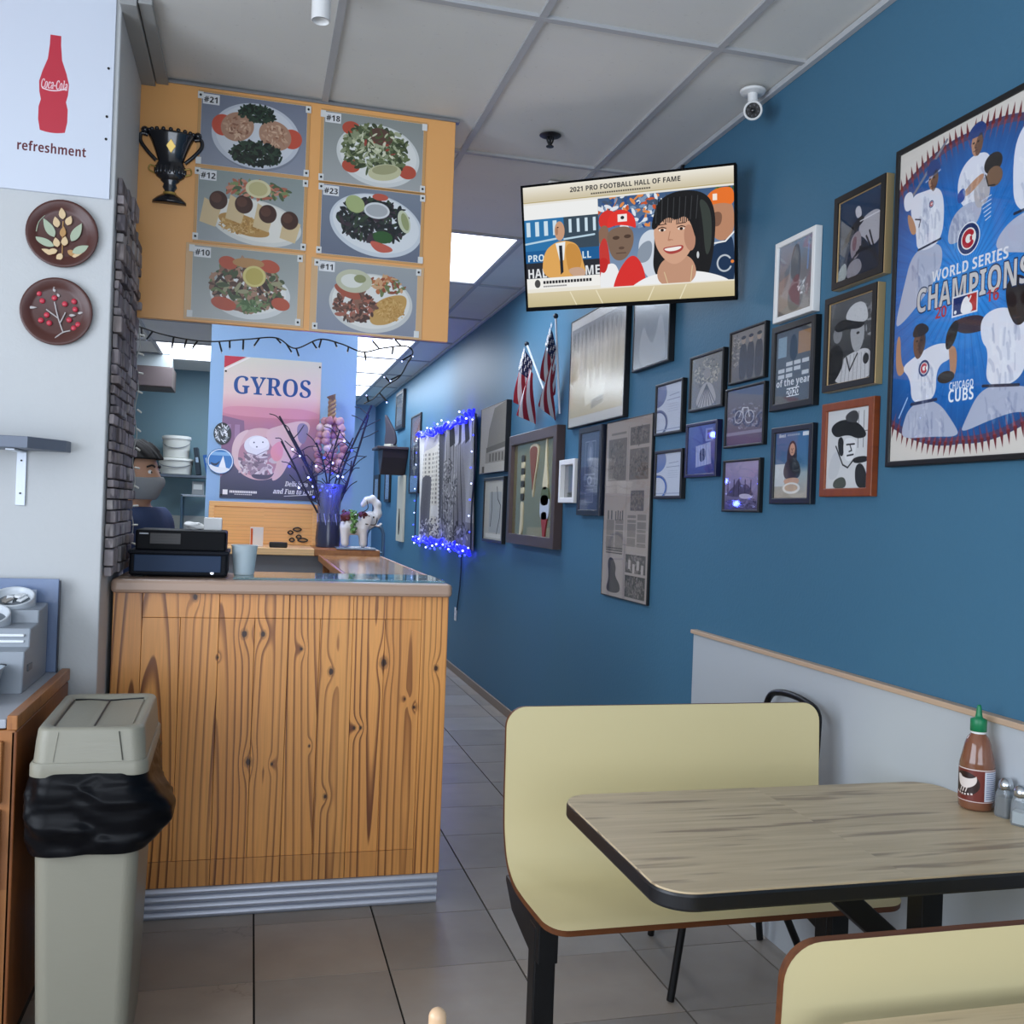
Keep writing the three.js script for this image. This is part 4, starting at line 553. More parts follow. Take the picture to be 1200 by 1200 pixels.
const catcher = T((x, w, h) => { grad(x, w, h, [[0, '#1f3a58'], [1, '#121c2b']]); blob(x, '#a9a7ad', U(w, h, [[.52, .3], [.98, .26], [1, .62], [.78, .72], [.6, .55], [.45, .5]])); blob(x, '#c3c1c6', U(w, h, [[.36, .16], [.48, .13], [.55, .28], [.42, .3]])); blob(x, '#10131b', U(w, h, [[.3, .36], [.52, .26], [.62, .34], [.42, .42], [.15, .6], [.05, .6]])); blob(x, '#8e8489', U(w, h, [[.28, .5], [.5, .42], [.56, .62], [.46, .78], [.3, .76]])); blob(x, '#77585f', U(w, h, [[.34, .5], [.44, .5], [.42, .68], [.33, .66]])); for (let i = 0; i < 7; i++) stroke(x, '#14161d', 6, U(w, h, [[.3 + .07 * i, .8 - .05 * i], [.62 + .05 * i, .6 + .05 * i]])); blob(x, '#8d8a90', U(w, h, [[.25, .8], [.5, .76], [.6, .92], [.4, 1], [.2, .98]])); stroke(x, '#d2d1d4', 4, U(w, h, [[.5, .34], [.96, .32]])); blob(x, '#9ca3a0', U(w, h, [[0, .86], [.2, .74], [.24, .98], [0, 1]])); sepiaGrain(x, w, h); });
const oldPlayer = T((x, w, h) => { grad(x, w, h, [[0, '#5a5c5e'], [1, '#2a2b2d']]); dot(x, '#88898b', w * .2, h * .4, 20, 26); leaves(x, w * .8, h * .3, 40, 60, 40, ['#77797b', '#4a4b4d', '#96989a'], 10); blob(x, '#c9c9cb', U(w, h, [[.3, .72], [.5, .66], [.9, .62], [1, .8], [1, 1], [.15, 1], [.2, .85]])); blob(x, '#1c1d1f', U(w, h, [[0, .55], [.25, .5], [.4, .72], [.2, .95], [0, 1]])); for (let i = 0; i < 8; i++) stroke(x, '#8b8c8e', 2, U(w, h, [[.35 + i * .08, .68], [.3 + i * .09, 1]])); blob(x, '#a5a6a8', U(w, h, [[.46, .34], [.8, .3], [.8, .55], [.68, .68], [.54, .62]])); stroke(x, '#1b1c1e', 5, U(w, h, [[.42, .7], [.5, .86], [.66, .68]])); dot(x, '#26272a', w * .66, h * .44, 7, 4); blob(x, '#c6c7c9', U(w, h, [[.34, .22], [.5, .08], [.78, .08], [.88, .26], [.84, .34], [.5, .3]])); blob(x, '#202123', U(w, h, [[.08, .3], [.3, .22], [.6, .3], [.84, .34], [.7, .4], [.4, .36], [.2, .38]])); dot(x, '#2a2b2d', w * .85, h * .76, 12, 16); sepiaGrain(x, w, h); });
const stencil = T((x, w, h) => { x.fillStyle = '#d6d7d8'; x.fillRect(0, 0, w, h); for (const X of [.74, .86]) stroke(x, '#3a3b3d', 2, U(w, h, [[X, .05], [X, .5]])); stroke(x, '#3a3b3d', 2, U(w, h, [[.6, .3], [1, .3]])); blob(x, '#111214', U(w, h, [[.05, .22], [.3, .12], [.7, .16], [.98, .36], [.75, .4], [.5, .32], [.2, .36]])); blob(x, '#3c3d3f', U(w, h, [[.42, .08], [.6, .02], [.74, .06], [.72, .2], [.45, .16]])); blob(x, '#141517', U(w, h, [[.25, .36], [.4, .34], [.42, .6], [.3, .58]])); blob(x, '#e6e7e8', U(w, h, [[.4, .36], [.72, .38], [.68, .62], [.5, .68], [.4, .56]])); stroke(x, '#151618', 5, U(w, h, [[.48, .45], [.66, .45]])); stroke(x, '#151618', 4, U(w, h, [[.56, .46], [.6, .53], [.54, .54]])); stroke(x, '#151618', 5, U(w, h, [[.5, .59], [.64, .58]])); blob(x, '#16171a', U(w, h, [[.62, .62], [.96, .6], [1, .68], [.66, .7]])); blob(x, '#caccce', U(w, h, [[.2, .5], [.36, .6], [.3, .86], [.05, .9], [.05, .7]])); stroke(x, '#18191b', 5, U(w, h, [[.22, .46], [.4, .7], [.52, .74], [.66, .64]])); blob(x, '#1c1d20', U(w, h, [[.68, .72], [.86, .68], [1, .9], [1, 1], [.72, 1]])); blob(x, '#4c5049', U(w, h, [[.2, .88], [.46, .84], [.52, 1], [.16, 1]])); });
const darkYard = T((x, w, h) => { grad(x, w, h, [[0, '#5f7b93'], [.45, '#5c6068'], [1, '#77716c']]); poly(x, '#7d6b66', U(w, h, [[0, .5], [.35, .42], [.38, .85], [0, .95]])); blob(x, '#2c3038', U(w, h, [[.42, .05], [.6, .05], [.66, .4], [.6, .6], [.4, .55], [.34, .35]])); dot(x, '#3a3b40', w * .5, h * .24, 16, 20); blob(x, '#3d4046', U(w, h, [[.3, .6], [.7, .6], [.75, .95], [.3, .98]])); leaves(x, w * .72, h * .66, 28, 26, 30, ['#c9ccce', '#8f9396', '#5d6166'], 10); stroke(x, '#5c7fae', 8, U(w, h, [[.86, .1], [.84, .45]])); sepiaGrain(x, w, h); });
const award = T((x, w, h) => { x.fillStyle = '#565b61'; x.fillRect(0, 0, w, h); x.fillStyle = '#8aa0ae'; x.fillRect(w * .06, h * .08, w * .24, h * .28); x.fillStyle = '#a07c58'; x.fillRect(w * .62, h * .06, w * .34, h * .3); blob(x, '#2d3a46', U(w, h, [[.4, .1], [.55, .06], [.62, .36], [.5, .46], [.38, .36]])); x.fillStyle = '#c9cdd0'; for (let r = 0; r < 3; r++) for (let k = 0; k < 4; k++) if ((r + k) % 4) x.fillRect(w * (.08 + k * .22), h * (.44 + r * .08), w * .18, h * .055); text(x, 'of the year', w * .5, h * .72, 34, '#dfe1e3'); x.fillStyle = '#e6e8ea'; x.fillRect(w * .34, h * .8, w * .34, h * .12); text(x, '2020', w * .51, h * .862, 32, '#2b2f34'); sepiaGrain(x, w, h); });
const diner = T((x, w, h) => { grad(x, w, h, [[0, '#2b5f8e'], [.5, '#3a6b8e'], [.62, '#9ba7a8'], [1, '#b3a794']]); text(x, 'Best', w * .2, h * .05, 18, '#d8dee2'); for (let i = 0; i < 9; i++) stroke(x, '#c3ccd3', 3, U(w, h, [[.36 + i * .04, .04], [.37 + i * .04, .06]])); x.fillStyle = '#dfe3e6'; x.fillRect(w * .78, h * .02, w * .18, h * .06); x.fillStyle = '#c9d0d1'; x.fillRect(0, h * .48, w * .3, h * .34); blob(x, '#15181d', U(w, h, [[.38, .2], [.5, .12], [.62, .2], [.64, .42], [.6, .52], [.4, .52], [.34, .42]])); face(x, w * .5, h * .27, 15, 24, '#c79a7c', '#3c2720'); blob(x, '#1d252c', U(w, h, [[.3, .44], [.5, .4], [.7, .44], [.78, .68], [.5, .74], [.24, .68]])); blob(x, '#c79c7e', U(w, h, [[.24, .72], [.6, .68], [.76, .74], [.6, .82], [.34, .8]])); dot(x, '#e3e0d8', w * .5, h * .85, 48, 22); dot(x, '#c3a78a', w * .5, h * .845, 36, 14); sepiaGrain(x, w, h, .06); });
const threeMen = T((x, w, h) => { grad(x, w, h, [[0, '#8d8378'], [1, '#6d6258']]); leaves(x, w * .15, h * .4, 30, 90, 50, ['#a79a88', '#6d6253'], 9); for (const q of [.36, .58, .82]) { blob(x, '#4a4038', U(w, h, [[q - .1, .3], [q, .24], [q + .1, .3], [q + .12, .7], [q + .08, 1], [q - .1, 1], [q - .12, .7]])); dot(x, '#a8927c', w * q, h * .2, 12, 18); dot(x, '#3a322c', w * q, h * .14, 13, 9); } sepiaGrain(x, w, h); });
const bicycle = T((x, w, h) => { grad(x, w, h, [[0, '#5a6078'], [.5, '#4c5266'], [1, '#3b4160']]); leaves(x, w * .5, h * .5, 90, 60, 120, ['#6c7288', '#454a5c', '#7f8496'], 7); for (const q of [[.34, .5], [.62, .52]]) { x.strokeStyle = '#b9bec8'; x.lineWidth = 4; x.beginPath(); x.ellipse(w * q[0], h * q[1], 22, 28, 0, 0, 7); x.stroke(); } stroke(x, '#c9cdd6', 4, U(w, h, [[.34, .5], [.44, .34], [.58, .36], [.62, .52]])); stroke(x, '#c9cdd6', 4, U(w, h, [[.46, .52], [.44, .34]])); x.fillStyle = '#777d94'; x.fillRect(0, h * .76, w, h * .06); sepiaGrain(x, w, h); });
const castle = T((x, w, h) => { grad(x, w, h, [[0, '#9a93b4'], [.6, '#877fa4'], [1, '#4a4464']]); blob(x, '#4c4666', U(w, h, [[.12, .6], [.3, .5], [.4, .34], [.5, .5], [.66, .46], [.8, .62], [.86, .72], [.1, .74]])); for (const q of [.1, .28, .42, .6, .76]) stroke(x, '#332e48', 5, U(w, h, [[q, .36 + .1 * Math.abs(q - .42)], [q, .7]])); leaves(x, w * .5, h * .86, 90, 26, 90, ['#3d3856', '#5c5678', '#7a7398'], 8); blob(x, '#c3bcd6', U(w, h, [[.4, .68], [.7, .66], [.86, .76], [.5, .78]])); sepiaGrain(x, w, h); });
const robed = T((x, w, h) => { grad(x, w, h, [[0, '#8f8674'], [1, '#776f68']]); leaves(x, w * .5, h * .35, 80, 70, 140, ['#a79b84', '#6c6456', '#bfb296'], 8); dot(x, '#9a8f82', w * .5, h * .34, 20, 28); blob(x, '#b0a69c', U(w, h, [[.3, .6], [.5, .5], [.72, .6], [.86, 1], [.1, 1]])); for (let i = 0; i < 7; i++) stroke(x, '#5d564e', 4, U(w, h, [[.5, .56], [.2 + i * .1, .98]])); sepiaGrain(x, w, h); });
const interior = T((x, w, h) => { grad(x, w, h, [[0, '#5560a0'], [1, '#3a4488']]); x.fillStyle = '#8a92c4'; x.fillRect(w * .62, h * .08, w * .26, h * .26); x.fillStyle = '#6a4a60'; x.fillRect(w * .68, h * .12, w * .14, h * .18); poly(x, '#9aa2cc', U(w, h, [[.3, .42], [.8, .36], [.84, .8], [.3, .86]])); blob(x, '#2a3060', U(w, h, [[.42, .5], [.62, .46], [.66, .7], [.44, .78]])); for (let i = 0; i < 5; i++) stroke(x, '#c3c8e4', 3, U(w, h, [[.3 + i * .1, .42], [.34 + i * .1, .82]])); sepiaGrain(x, w, h); });
const certificate = (c1) => T((x, w, h) => { x.fillStyle = '#cdd3e2'; x.fillRect(0, 0, w, h); x.save(); x.beginPath(); x.arc(0, h * .16, 74, 0, 7); x.clip(); grad(x, w, h, [[0, '#8b95ba'], [1, c1]]); x.restore(); stroke(x, '#8089a8', 3, U(w, h, [[.5, .24], [.86, .22]])); stroke(x, '#8089a8', 3, U(w, h, [[.4, .33], [.9, .32]])); for (let i = 0; i < 4; i++) stroke(x, '#a9b1c8', 2, U(w, h, [[.46, .42 + i * .05], [.84, .42 + i * .05]])); x.strokeStyle = c1; x.lineWidth = 10; x.beginPath(); x.arc(w * .06, h * .8, 66, -1.7, 1.3); x.stroke(); x.strokeStyle = '#2d3a66'; x.lineWidth = 3; x.beginPath(); x.arc(w * .06, h * .8, 74, -1.7, 1.3); x.stroke(); x.fillStyle = '#9aa4c0'; x.fillRect(0, h * .93, w, 5); });
const newspaper = T((x, w, h) => { x.fillStyle = '#a89c94'; x.fillRect(0, 0, w, h); const ph = (X, Y, W, H, c) => { x.fillStyle = c; x.fillRect(X * w, Y * h, W * w, H * h); leaves(x, (X + W / 2) * w, (Y + H / 2) * h, W * w * .48, H * h * .46, 120, ['#685f5a', '#7d736d', '#5c5350', '#877d76'], 7); }; x.fillStyle = '#7f7570'; x.fillRect(w * .12, h * .065, w * .34, 7); ph(.06, .1, .42, .24, '#756b66'); ph(.55, .05, .4, .1, '#6f6662'); ph(.55, .17, .4, .17, '#786e69'); ph(.6, .4, .28, .11, '#665d60'); x.fillStyle = '#5b5350'; x.font = 'bold 58px serif'; x.fillRect(w * .09, h * .51, 12, 30); x.fillRect(w * .17, h * .51, 12, 30); for (let i = 0; i < 4; i++) x.fillRect(w * (.27 + i * .052), h * (.515 - .005 * (i % 2)), 9, 30); for (let c = 0; c < 4; c++) for (let r = 0; r < 34; r++) { const X = [.07, .28, .55, .76][c], Y = [.56, .56, .53, .53][c] + r * .0052; if (hash(c, r) > .08) { x.fillStyle = 'rgba(70,62,58,.45)'; x.fillRect(X * w, Y * h, w * .18, 2.4); } } stroke(x, '#8c827b', 3, U(w, h, [[.51, .04], [.51, .98]])); stroke(x, '#8c827b', 3, U(w, h, [[.05, .7], [.95, .7]])); for (let r = 0; r < 3; r++) stroke(x, '#4d4643', 4, U(w, h, [[.08, .725 + r * .014], [.45, .725 + r * .014]])); blob(x, '#3d3436', U(w, h, [[.12, .8], [.22, .77], [.34, .83], [.3, .88], [.44, .93], [.42, .98], [.08, .98], [.18, .9]])); ph(.54, .75, .42, .1, '#4c4644'); ph(.54, .865, .42, .12, '#3e3937'); for (let i = 0; i < 4; i++) { x.fillStyle = '#b3a9a2'; x.fillRect(w * (.6 + i * .09), h * (.78 + .02 * (i % 2)), w * .05, h * .05); } }, 384, 576);
const gray = (top, bot, extra) => T((x, w, h) => { grad(x, w, h, [[0, top], [1, bot]]); extra?.(x, w, h); sepiaGrain(x, w, h, .06); });
const palms = gray('#8f8c88', '#c9b78e', (x, w, h) => { const g = x.createLinearGradient(0, 0, 0, h); g.addColorStop(0, 'rgba(120,120,120,.9)'); g.addColorStop(.3, 'rgba(226,216,196,.9)'); g.addColorStop(.5, 'rgba(214,198,160,.8)'); g.addColorStop(1, 'rgba(190,172,130,.5)'); x.fillStyle = g; x.fillRect(0, 0, w, h); for (let i = 0; i < 46; i++) { const X = rnd() * w, y0 = rnd() * h * .3; x.fillStyle = rnd() < .5 ? 'rgba(246,238,214,.16)' : 'rgba(120,112,96,.13)'; x.fillRect(X, y0, 2 + rnd() * 9, h * rr(.2, .6)); } for (let i = 0; i < 12; i++) { const X = w * (.05 + .08 * i); poly(x, 'rgba(70,68,66,.45)', [[X - 4, h * .05], [X + 6, h * .05], [X + 2, h * rr(.2, .3)]]); } for (const q of [.36, .48, .6]) blob(x, 'rgba(238,228,200,.8)', U(w, h, [[q - .02, .5], [q + .02, .5], [q + .03, .74], [q - .03, .74]])); poly(x, '#ded3b4', U(w, h, [[.3, .74], [.68, .7], [.68, .84], [.32, .9]])); poly(x, 'rgba(120,108,84,.6)', U(w, h, [[.44, .86], [.66, .82], [.66, .9], [.44, .95]])); });
const portraitGray = gray('#7f8488', '#a2a5a6', (x, w, h) => { blob(x, '#b4b6b6', U(w, h, [[.1, 1], [.25, .4], [.45, .7], [.6, .75], [.78, .3], [.95, .9], [.9, 1]])); dot(x, '#8d9194', w * .5, h * .46, 34, 50); });
const seals = gray('#56607c', '#4a5470', (x, w, h) => { x.strokeStyle = '#8b93a8'; x.lineWidth = 3; x.strokeRect(w * .24, h * .12, w * .52, h * .42); dot(x, '#6f7892', w * .5, h * .28, 30, 44); dot(x, '#8c94aa', w * .5, h * .28, 14, 24); x.strokeRect(w * .24, h * .55, w * .52, h * .14); dot(x, '#9aa2b4', w * .5, h * .62, 24, 15); dot(x, '#566080', w * .5, h * .62, 12, 8); x.strokeRect(w * .3, h * .74, w * .4, h * .16); x.fillStyle = '#5f6884'; x.fillRect(w * .32, h * .75, w * .36, h * .14); });
const lampShade = gray('#c0b8ae', '#b2aa9e', (x, w, h) => { poly(x, '#8a8478', U(w, h, [[.55, .05], [1, 0], [1, .6], [.3, .62], [.36, .35]])); poly(x, '#6f6a60', U(w, h, [[.26, .62], [1, .58], [1, .66], [.26, .7]])); x.fillStyle = '#9b9488'; x.fillRect(w * .24, h * .7, w * .76, h * .16); for (let i = 0; i < 5; i++) { x.fillStyle = '#6a645a'; x.fillRect(w * (.4 + i * .12), h * .72, w * .06, h * .12); } x.fillStyle = '#bcb5a8'; x.fillRect(w * .2, h * .86, w * .8, h * .14); x.fillStyle = '#5a5248'; x.fillRect(w * .1, h * .9, w * .1, h * .1); });
const sketch = gray('#c9c5b8', '#c2beb2', (x, w, h) => { x.fillStyle = '#aeb0ac'; x.fillRect(w * .28, h * .2, w * .62, h * .68); stroke(x, '#3d403f', 5, U(w, h, [[.4, .2], [.42, .5], [.36, .78]])); stroke(x, '#3d403f', 5, U(w, h, [[.66, .12], [.72, .32], [.86, .42], [.84, .62], [.7, .9]])); x.fillStyle = '#dcd9ce'; x.fillRect(w * .1, h * .9, w * .8, h * .07); });
const banner2 = gray('#6f6a70', '#43597a', (x, w, h) => { poly(x, '#8a6a66', U(w, h, [[.2, .08], [.9, .02], [.9, .3], [.2, .34]])); x.strokeStyle = '#a9b2bc'; x.lineWidth = 10; x.strokeRect(w * .3, h * .36, w * .34, h * .32); x.fillStyle = '#26303e'; x.fillRect(w * .36, h * .4, w * .22, h * .22); poly(x, '#93989e', U(w, h, [[.3, .68], [.64, .66], [.48, .8]])); x.fillStyle = '#3d5878'; x.fillRect(0, h * .82, w, h * .18); });
const mirror = gray('#6c7076', '#8a8a86', (x, w, h) => { x.fillStyle = '#5c5a50'; x.fillRect(w * .2, h * .84, w * .6, h * .14); });

frame('picture_frame', 'gilt-edged black frame with a catcher in a face mask', -2.745, -2.485, 2.15, 2.44, { bar: 0.02, depth: 0.03, gilt: 1, tex: catcher });
frame('picture_frame', 'gilt-edged black frame with a grey portrait of a man in a tilted ball cap', -2.778, -2.508, 1.832, 2.13, { bar: 0.02, depth: 0.03, gilt: 1, tex: oldPlayer });
frame('picture_frame', 'brown wooden frame with a black and white stencil portrait in a black cap', -2.783, -2.512, 1.503, 1.797, { bar: 0.026, depth: 0.024, mat: P({ map: oakTex, color: 0xcd9a74, roughness: 0.4 }), tex: stencil });
frame('picture_frame', 'white frame with a dark outdoor snapshot', -3.108, -2.853, 2.11, 2.39, { bar: 0.019, depth: 0.028, mat: white, tex: darkYard });
frame('picture_frame', 'wide black frame with a collage reading of the year 2020', -3.115, -2.838, 1.802, 2.097, { bar: 0.024, depth: 0.026, tex: award });
frame('picture_frame', 'navy black frame with a dark-haired woman seated behind a plate', -3.1, -2.838, 1.48, 1.745, { bar: 0.021, depth: 0.022, mat: flat(0x10141f, 0.4), tex: diner });
frame('picture_frame', 'small thin black frame with three standing men in brown tones', -3.447, -3.172, 1.934, 2.137, { bar: 0.009, depth: 0.02, tex: threeMen });
frame('picture_frame', 'thin black frame with a dim bicycle picture', -3.466, -3.163, 1.693, 1.92, { bar: 0.009, depth: 0.02, tex: bicycle });
frame('picture_frame', 'thin black frame with a violet-tinted print of spires', -3.463, -3.178, 1.45, 1.647, { bar: 0.009, depth: 0.02, tex: castle });
frame('picture_frame', 'dark frame with a brown print of a robed figure', -3.79, -3.485, 1.86, 2.09, { bar: 0.012, depth: 0.024, tex: robed });
frame('picture_frame', 'dark frame with a blue-lit interior picture and glints', -3.8, -3.513, 1.588, 1.812, { bar: 0.014, depth: 0.026, mat: flat(0x12143a, 0.35), tex: interior });
frame('picture_frame', 'upper black frame with a pale certificate bearing a dark swoosh', -4.145, -3.853, 1.785, 2.017, { bar: 0.012, depth: 0.024, tex: certificate('#59648c') });
frame('picture_frame', 'lower black frame with a pale certificate bearing a blue swoosh', -4.127, -3.833, 1.502, 1.716, { bar: 0.014, depth: 0.024, tex: certificate('#3f66b8') });
frame('picture_frame', 'tall black-edged newspaper page, the lowest picture on the wall', -4.785, -4.178, 1.015, 1.897, { bar: 0.006, depth: 0.016, tex: newspaper, inset: 0.004 });
frame('picture_frame', 'grey glossy picture in a black frame just under the television', -4.43, -4.0, 2.108, 2.5, { bar: 0.012, depth: 0.03, tex: portraitGray, soft: 1, inset: 0.006 });
frame('picture_frame', 'large cream glossy picture with a pale border right of the small flags', -5.4, -4.525, 1.908, 2.525, { bar: 0.008, depth: 0.03, tex: palms, border: 0.012, borderY: 0.05, borderColor: 0xc9c4ba, soft: 1, inset: 0.005 });
frame('picture_frame', 'narrow dark blue frame with pale grey seals beside the newspaper page', -5.175, -4.81, 1.418, 1.893, { bar: 0.03, depth: 0.035, mat: flat(0x141a2c, 0.35), tex: seals });
frame('picture_frame', 'small white box frame between the brown shadow box and the navy frame', -5.485, -5.2, 1.485, 1.732, { bar: 0.03, depth: 0.045, mat: white, tex: mirror, inset: 0.03 });
frame('picture_frame', 'black-edged brownish print left of the brown shadow box, above the sketch', -7.61, -6.805, 1.712, 2.225, { bar: 0.006, depth: 0.04, tex: lampShade, glass: false, inset: 0.004 });
frame('picture_frame', 'black frame with a pale line sketch below the brownish print', -7.475, -6.845, 1.19, 1.678, { bar: 0.022, depth: 0.03, glass: false, tex: sketch });
frame('picture_frame', 'tall dark banner picture just left of the blue-lit city banner', -11.37, -10.7, 1.595, 2.485, { bar: 0.02, depth: 0.02, tex: banner2 });
frame('picture_frame', 'small dark frame high on the wall near the end of the passage', -12.58, -11.95, 2.41, 2.885, { bar: 0.05, depth: 0.04, mat: flat(0x171a22, 0.4), tex: mirror });
frame('picture_frame', 'small dark frame behind the sconce shelf far down the passage', -13.5, -13.0, 1.5, 2.05, { bar: 0.04, depth: 0.03, tex: seals });
frame('picture_frame', 'dark frame in the far corner by the end wall', -14.75, -14.15, 1.35, 1.9, { bar: 0.06, depth: 0.03, tex: mirror });
{ // deep brown shadow box with three ornaments
  const ol = gray('#7c7348', '#746b40');
  const t = frame('shadow_box', 'deep brown shadow box holding three long ornaments on olive cloth', -6.63, -5.525, 1.21, 1.945, { bar: 0.066, depth: 0.055, mat: P({ color: 0x4a3936, roughness: 0.4 }), tex: ol, inset: 0.028, category: 'shadow box' });
  const put = (name, pts, m, x, y, s = 1) => add(t, name, extrude(splineShape(pts.map((p) => [p[0] * s, p[1] * s])), 0.008, 0.002), m, [x, y, 0.0295]);
  const bead = flat(0x2b2a26, 0.5), cream = flat(0xcfc4a0, 0.5), rust = flat(0x7a3f2a, 0.5);
  for (let i = 0; i < 7; i++) put('black_ornament', [[-0.03, -0.02], [0.03, -0.02], [0.03, 0.02], [-0.03, 0.02]], i % 2 ? cream : bead, -0.24, 0.2 - i * 0.042); put('black_ornament', [[-0.02, 0.1], [0.02, 0.1], [0.028, 0], [0.02, -0.1], [-0.03, -0.12], [-0.02, 0]], cream, -0.24, -0.19);
  put('red_ornament', [[-0.085, 0.1], [0.085, 0.1], [0.08, 0.02], [0.02, -0.12], [0, -0.2], [-0.02, -0.12], [-0.08, 0.02]], cream, 0.02, 0.16, 1.08); add(t, 'red_ornament', extrude(splineShape([[-0.075, 0.095], [0.075, 0.095], [0.07, 0.02], [0.015, -0.12], [0, -0.17], [-0.015, -0.12], [-0.07, 0.02]]), 0.008, 0.002), rust, [0.02, 0.16, 0.0335]);
  put('spire_ornament', [[-0.05, -0.14], [0.05, -0.14], [0.022, 0], [0, 0.2], [-0.022, 0]], cream, 0.29, 0.14); put('spire_ornament', [[-0.08, -0.045], [0.08, -0.045], [0.06, 0.045], [-0.06, 0.045]], flat(0x4d5c3e), 0.29, -0.05); put('spire_ornament', [[-0.08, -0.06], [0.08, -0.06], [0.08, 0.06], [-0.08, 0.06]], flat(0xb9c2cc), 0.29, -0.12); put('spire_ornament', [[-0.06, 0.06], [0.06, 0.06], [0.03, -0.05], [0, -0.14], [-0.03, -0.05]], flat(0x8c2a30), 0.29, -0.22);
}

// ------------------------------------------------------------------ city banner with blue rope lights
{
  const city = drawTex(512, 448, (x, w, h) => {
    grad(x, w, h, [[0, '#b9b4b4'], [.5, '#9a9696'], [1, '#6f6c70']]); x.fillStyle = '#d6d2cc'; x.fillRect(0, 0, w * .12, h);
    poly(x, '#c9c2b4', U(w, h, [[.1, .2], [.42, .1], [.42, .95], [.1, .95]])); for (let r = 0; r < 18; r++) for (let k = 0; k < 6; k++) { x.fillStyle = 'rgba(60,56,56,.55)'; x.fillRect(w * (.13 + k * .045), h * (.2 + r * .04), w * .02, h * .022); }
    x.fillStyle = '#35333a'; x.fillRect(w * .4, 0, w * .15, h * .8); for (let r = 0; r < 20; r++) { x.fillStyle = '#d8d4cc'; x.fillRect(w * .385, h * (.12 + r * .034), w * .02, h * .02); }
    poly(x, '#4a474e', U(w, h, [[.08, .45], [.2, .4], [.26, .42], [.3, .95], [.05, .95], [.02, .7]])); for (let i = 0; i < 16; i++) stroke(x, i % 2 ? '#2a282d' : '#8e8a8c', 3, U(w, h, [[.5 + i * .018, .02 + .01 * i], [.52 + i * .02, .95]]));
    poly(x, '#b5b2b2', U(w, h, [[.8, .2], [1, .12], [1, .8], [.86, .8]])); leaves(x, w * .62, h * .55, 70, 120, 160, ['#2c2a30', '#8b878a', '#bdb9b8', '#4b4850'], 7); leaves(x, w * .5, h * .88, 230, 40, 260, ['#2b292f', '#57545a', '#8d898c', '#c9c5c2'], 8);
    x.fillStyle = '#cfcbc4'; x.fillRect(w * .3, h * .68, w * .09, h * .1); for (let i = 0; i < 7; i++) { poly(x, i % 2 ? '#e8e6e8' : '#222127', U(w, h, [[.62 + i * .05, .02], [.66 + i * .05, .0], [.68 + i * .05, .17], [.63 + i * .05, .2]])); } sepiaGrain(x, w, h);
  });
  const t = thing('city_banner', 'fabric banner of an old city street edged with glowing blue rope lights', 'banner', [XR, 1.66, -9.18], -Math.PI / 2), W = 2.8, H = 1.13;
  const sheet = (z0, flip) => { const g = new THREE.PlaneGeometry(W, H, 60, 20), p = g.attributes.position; for (let i = 0; i < p.count; i++) { const x = p.getX(i), y = p.getY(i); p.setZ(i, z0 + 0.03 + 0.014 * Math.sin(x * 5 + y) + 0.01 * Math.sin(x * 11 - y * 3)); p.setY(i, y * (1 - 0.03 * Math.sin((x / W + 0.5) * Math.PI))); } if (flip) g.index.array.reverse(); g.computeVertexNormals(); return g; };
  add(t, 'banner_cloth', sheet(0.004), M({ map: city, roughness: 0.75 })); add(t, 'banner_back', sheet(0, true), flat(0xb5b2b0, 0.8));
  for (const [y, s] of [[0.56, 1], [-0.575, -1]]) {
    const pts = []; for (let i = 0; i <= 60; i++) pts.push([-1.42 + 2.84 * i / 60, y + 0.03 * Math.sin(i * 1.7) + 0.012 * Math.sin(i * 0.6) - s * 0.03 * Math.sin(i / 60 * Math.PI), 0.055 + 0.02 * Math.cos(i * 1.9)]);
    add(t, 'rope_light', tube(pts, 0.013, 160, 6), M({ color: 0x2a36b8, emissive: 0x2226ff, emissiveIntensity: 1.3, roughness: 0.4 }));
    for (let i = 0; i < 30; i++) add(t, 'led_bulb', new THREE.SphereGeometry(0.0095, 8, 6), i % 3 ? led : ledWhite, [-1.38 + 2.76 * i / 29, y + rr(-0.05, 0.05), rr(0.06, 0.085)]);
    for (const x of [-0.95, 0, 0.95]) { const l = new THREE.PointLight(0x3a48ff, 0.1, 0, 2); l.position.set(x, y, 0.13); t.add(l); }
  }
  for (const x of [-1.41, 1.41]) { add(t, 'side_cord', tube([[x, 0.55, 0.05], [x + 0.02, 0.2, 0.04], [x - 0.015, -0.2, 0.05], [x, -0.56, 0.05]], 0.007, 30, 6), flat(0x1d2240, 0.5)); for (let i = 0; i < 9; i++) add(t, 'led_bulb', new THREE.SphereGeometry(0.007, 8, 6), i % 2 ? led : ledWhite, [x + rr(-0.03, 0.03), 0.5 - i * 0.13, 0.07]); }
}
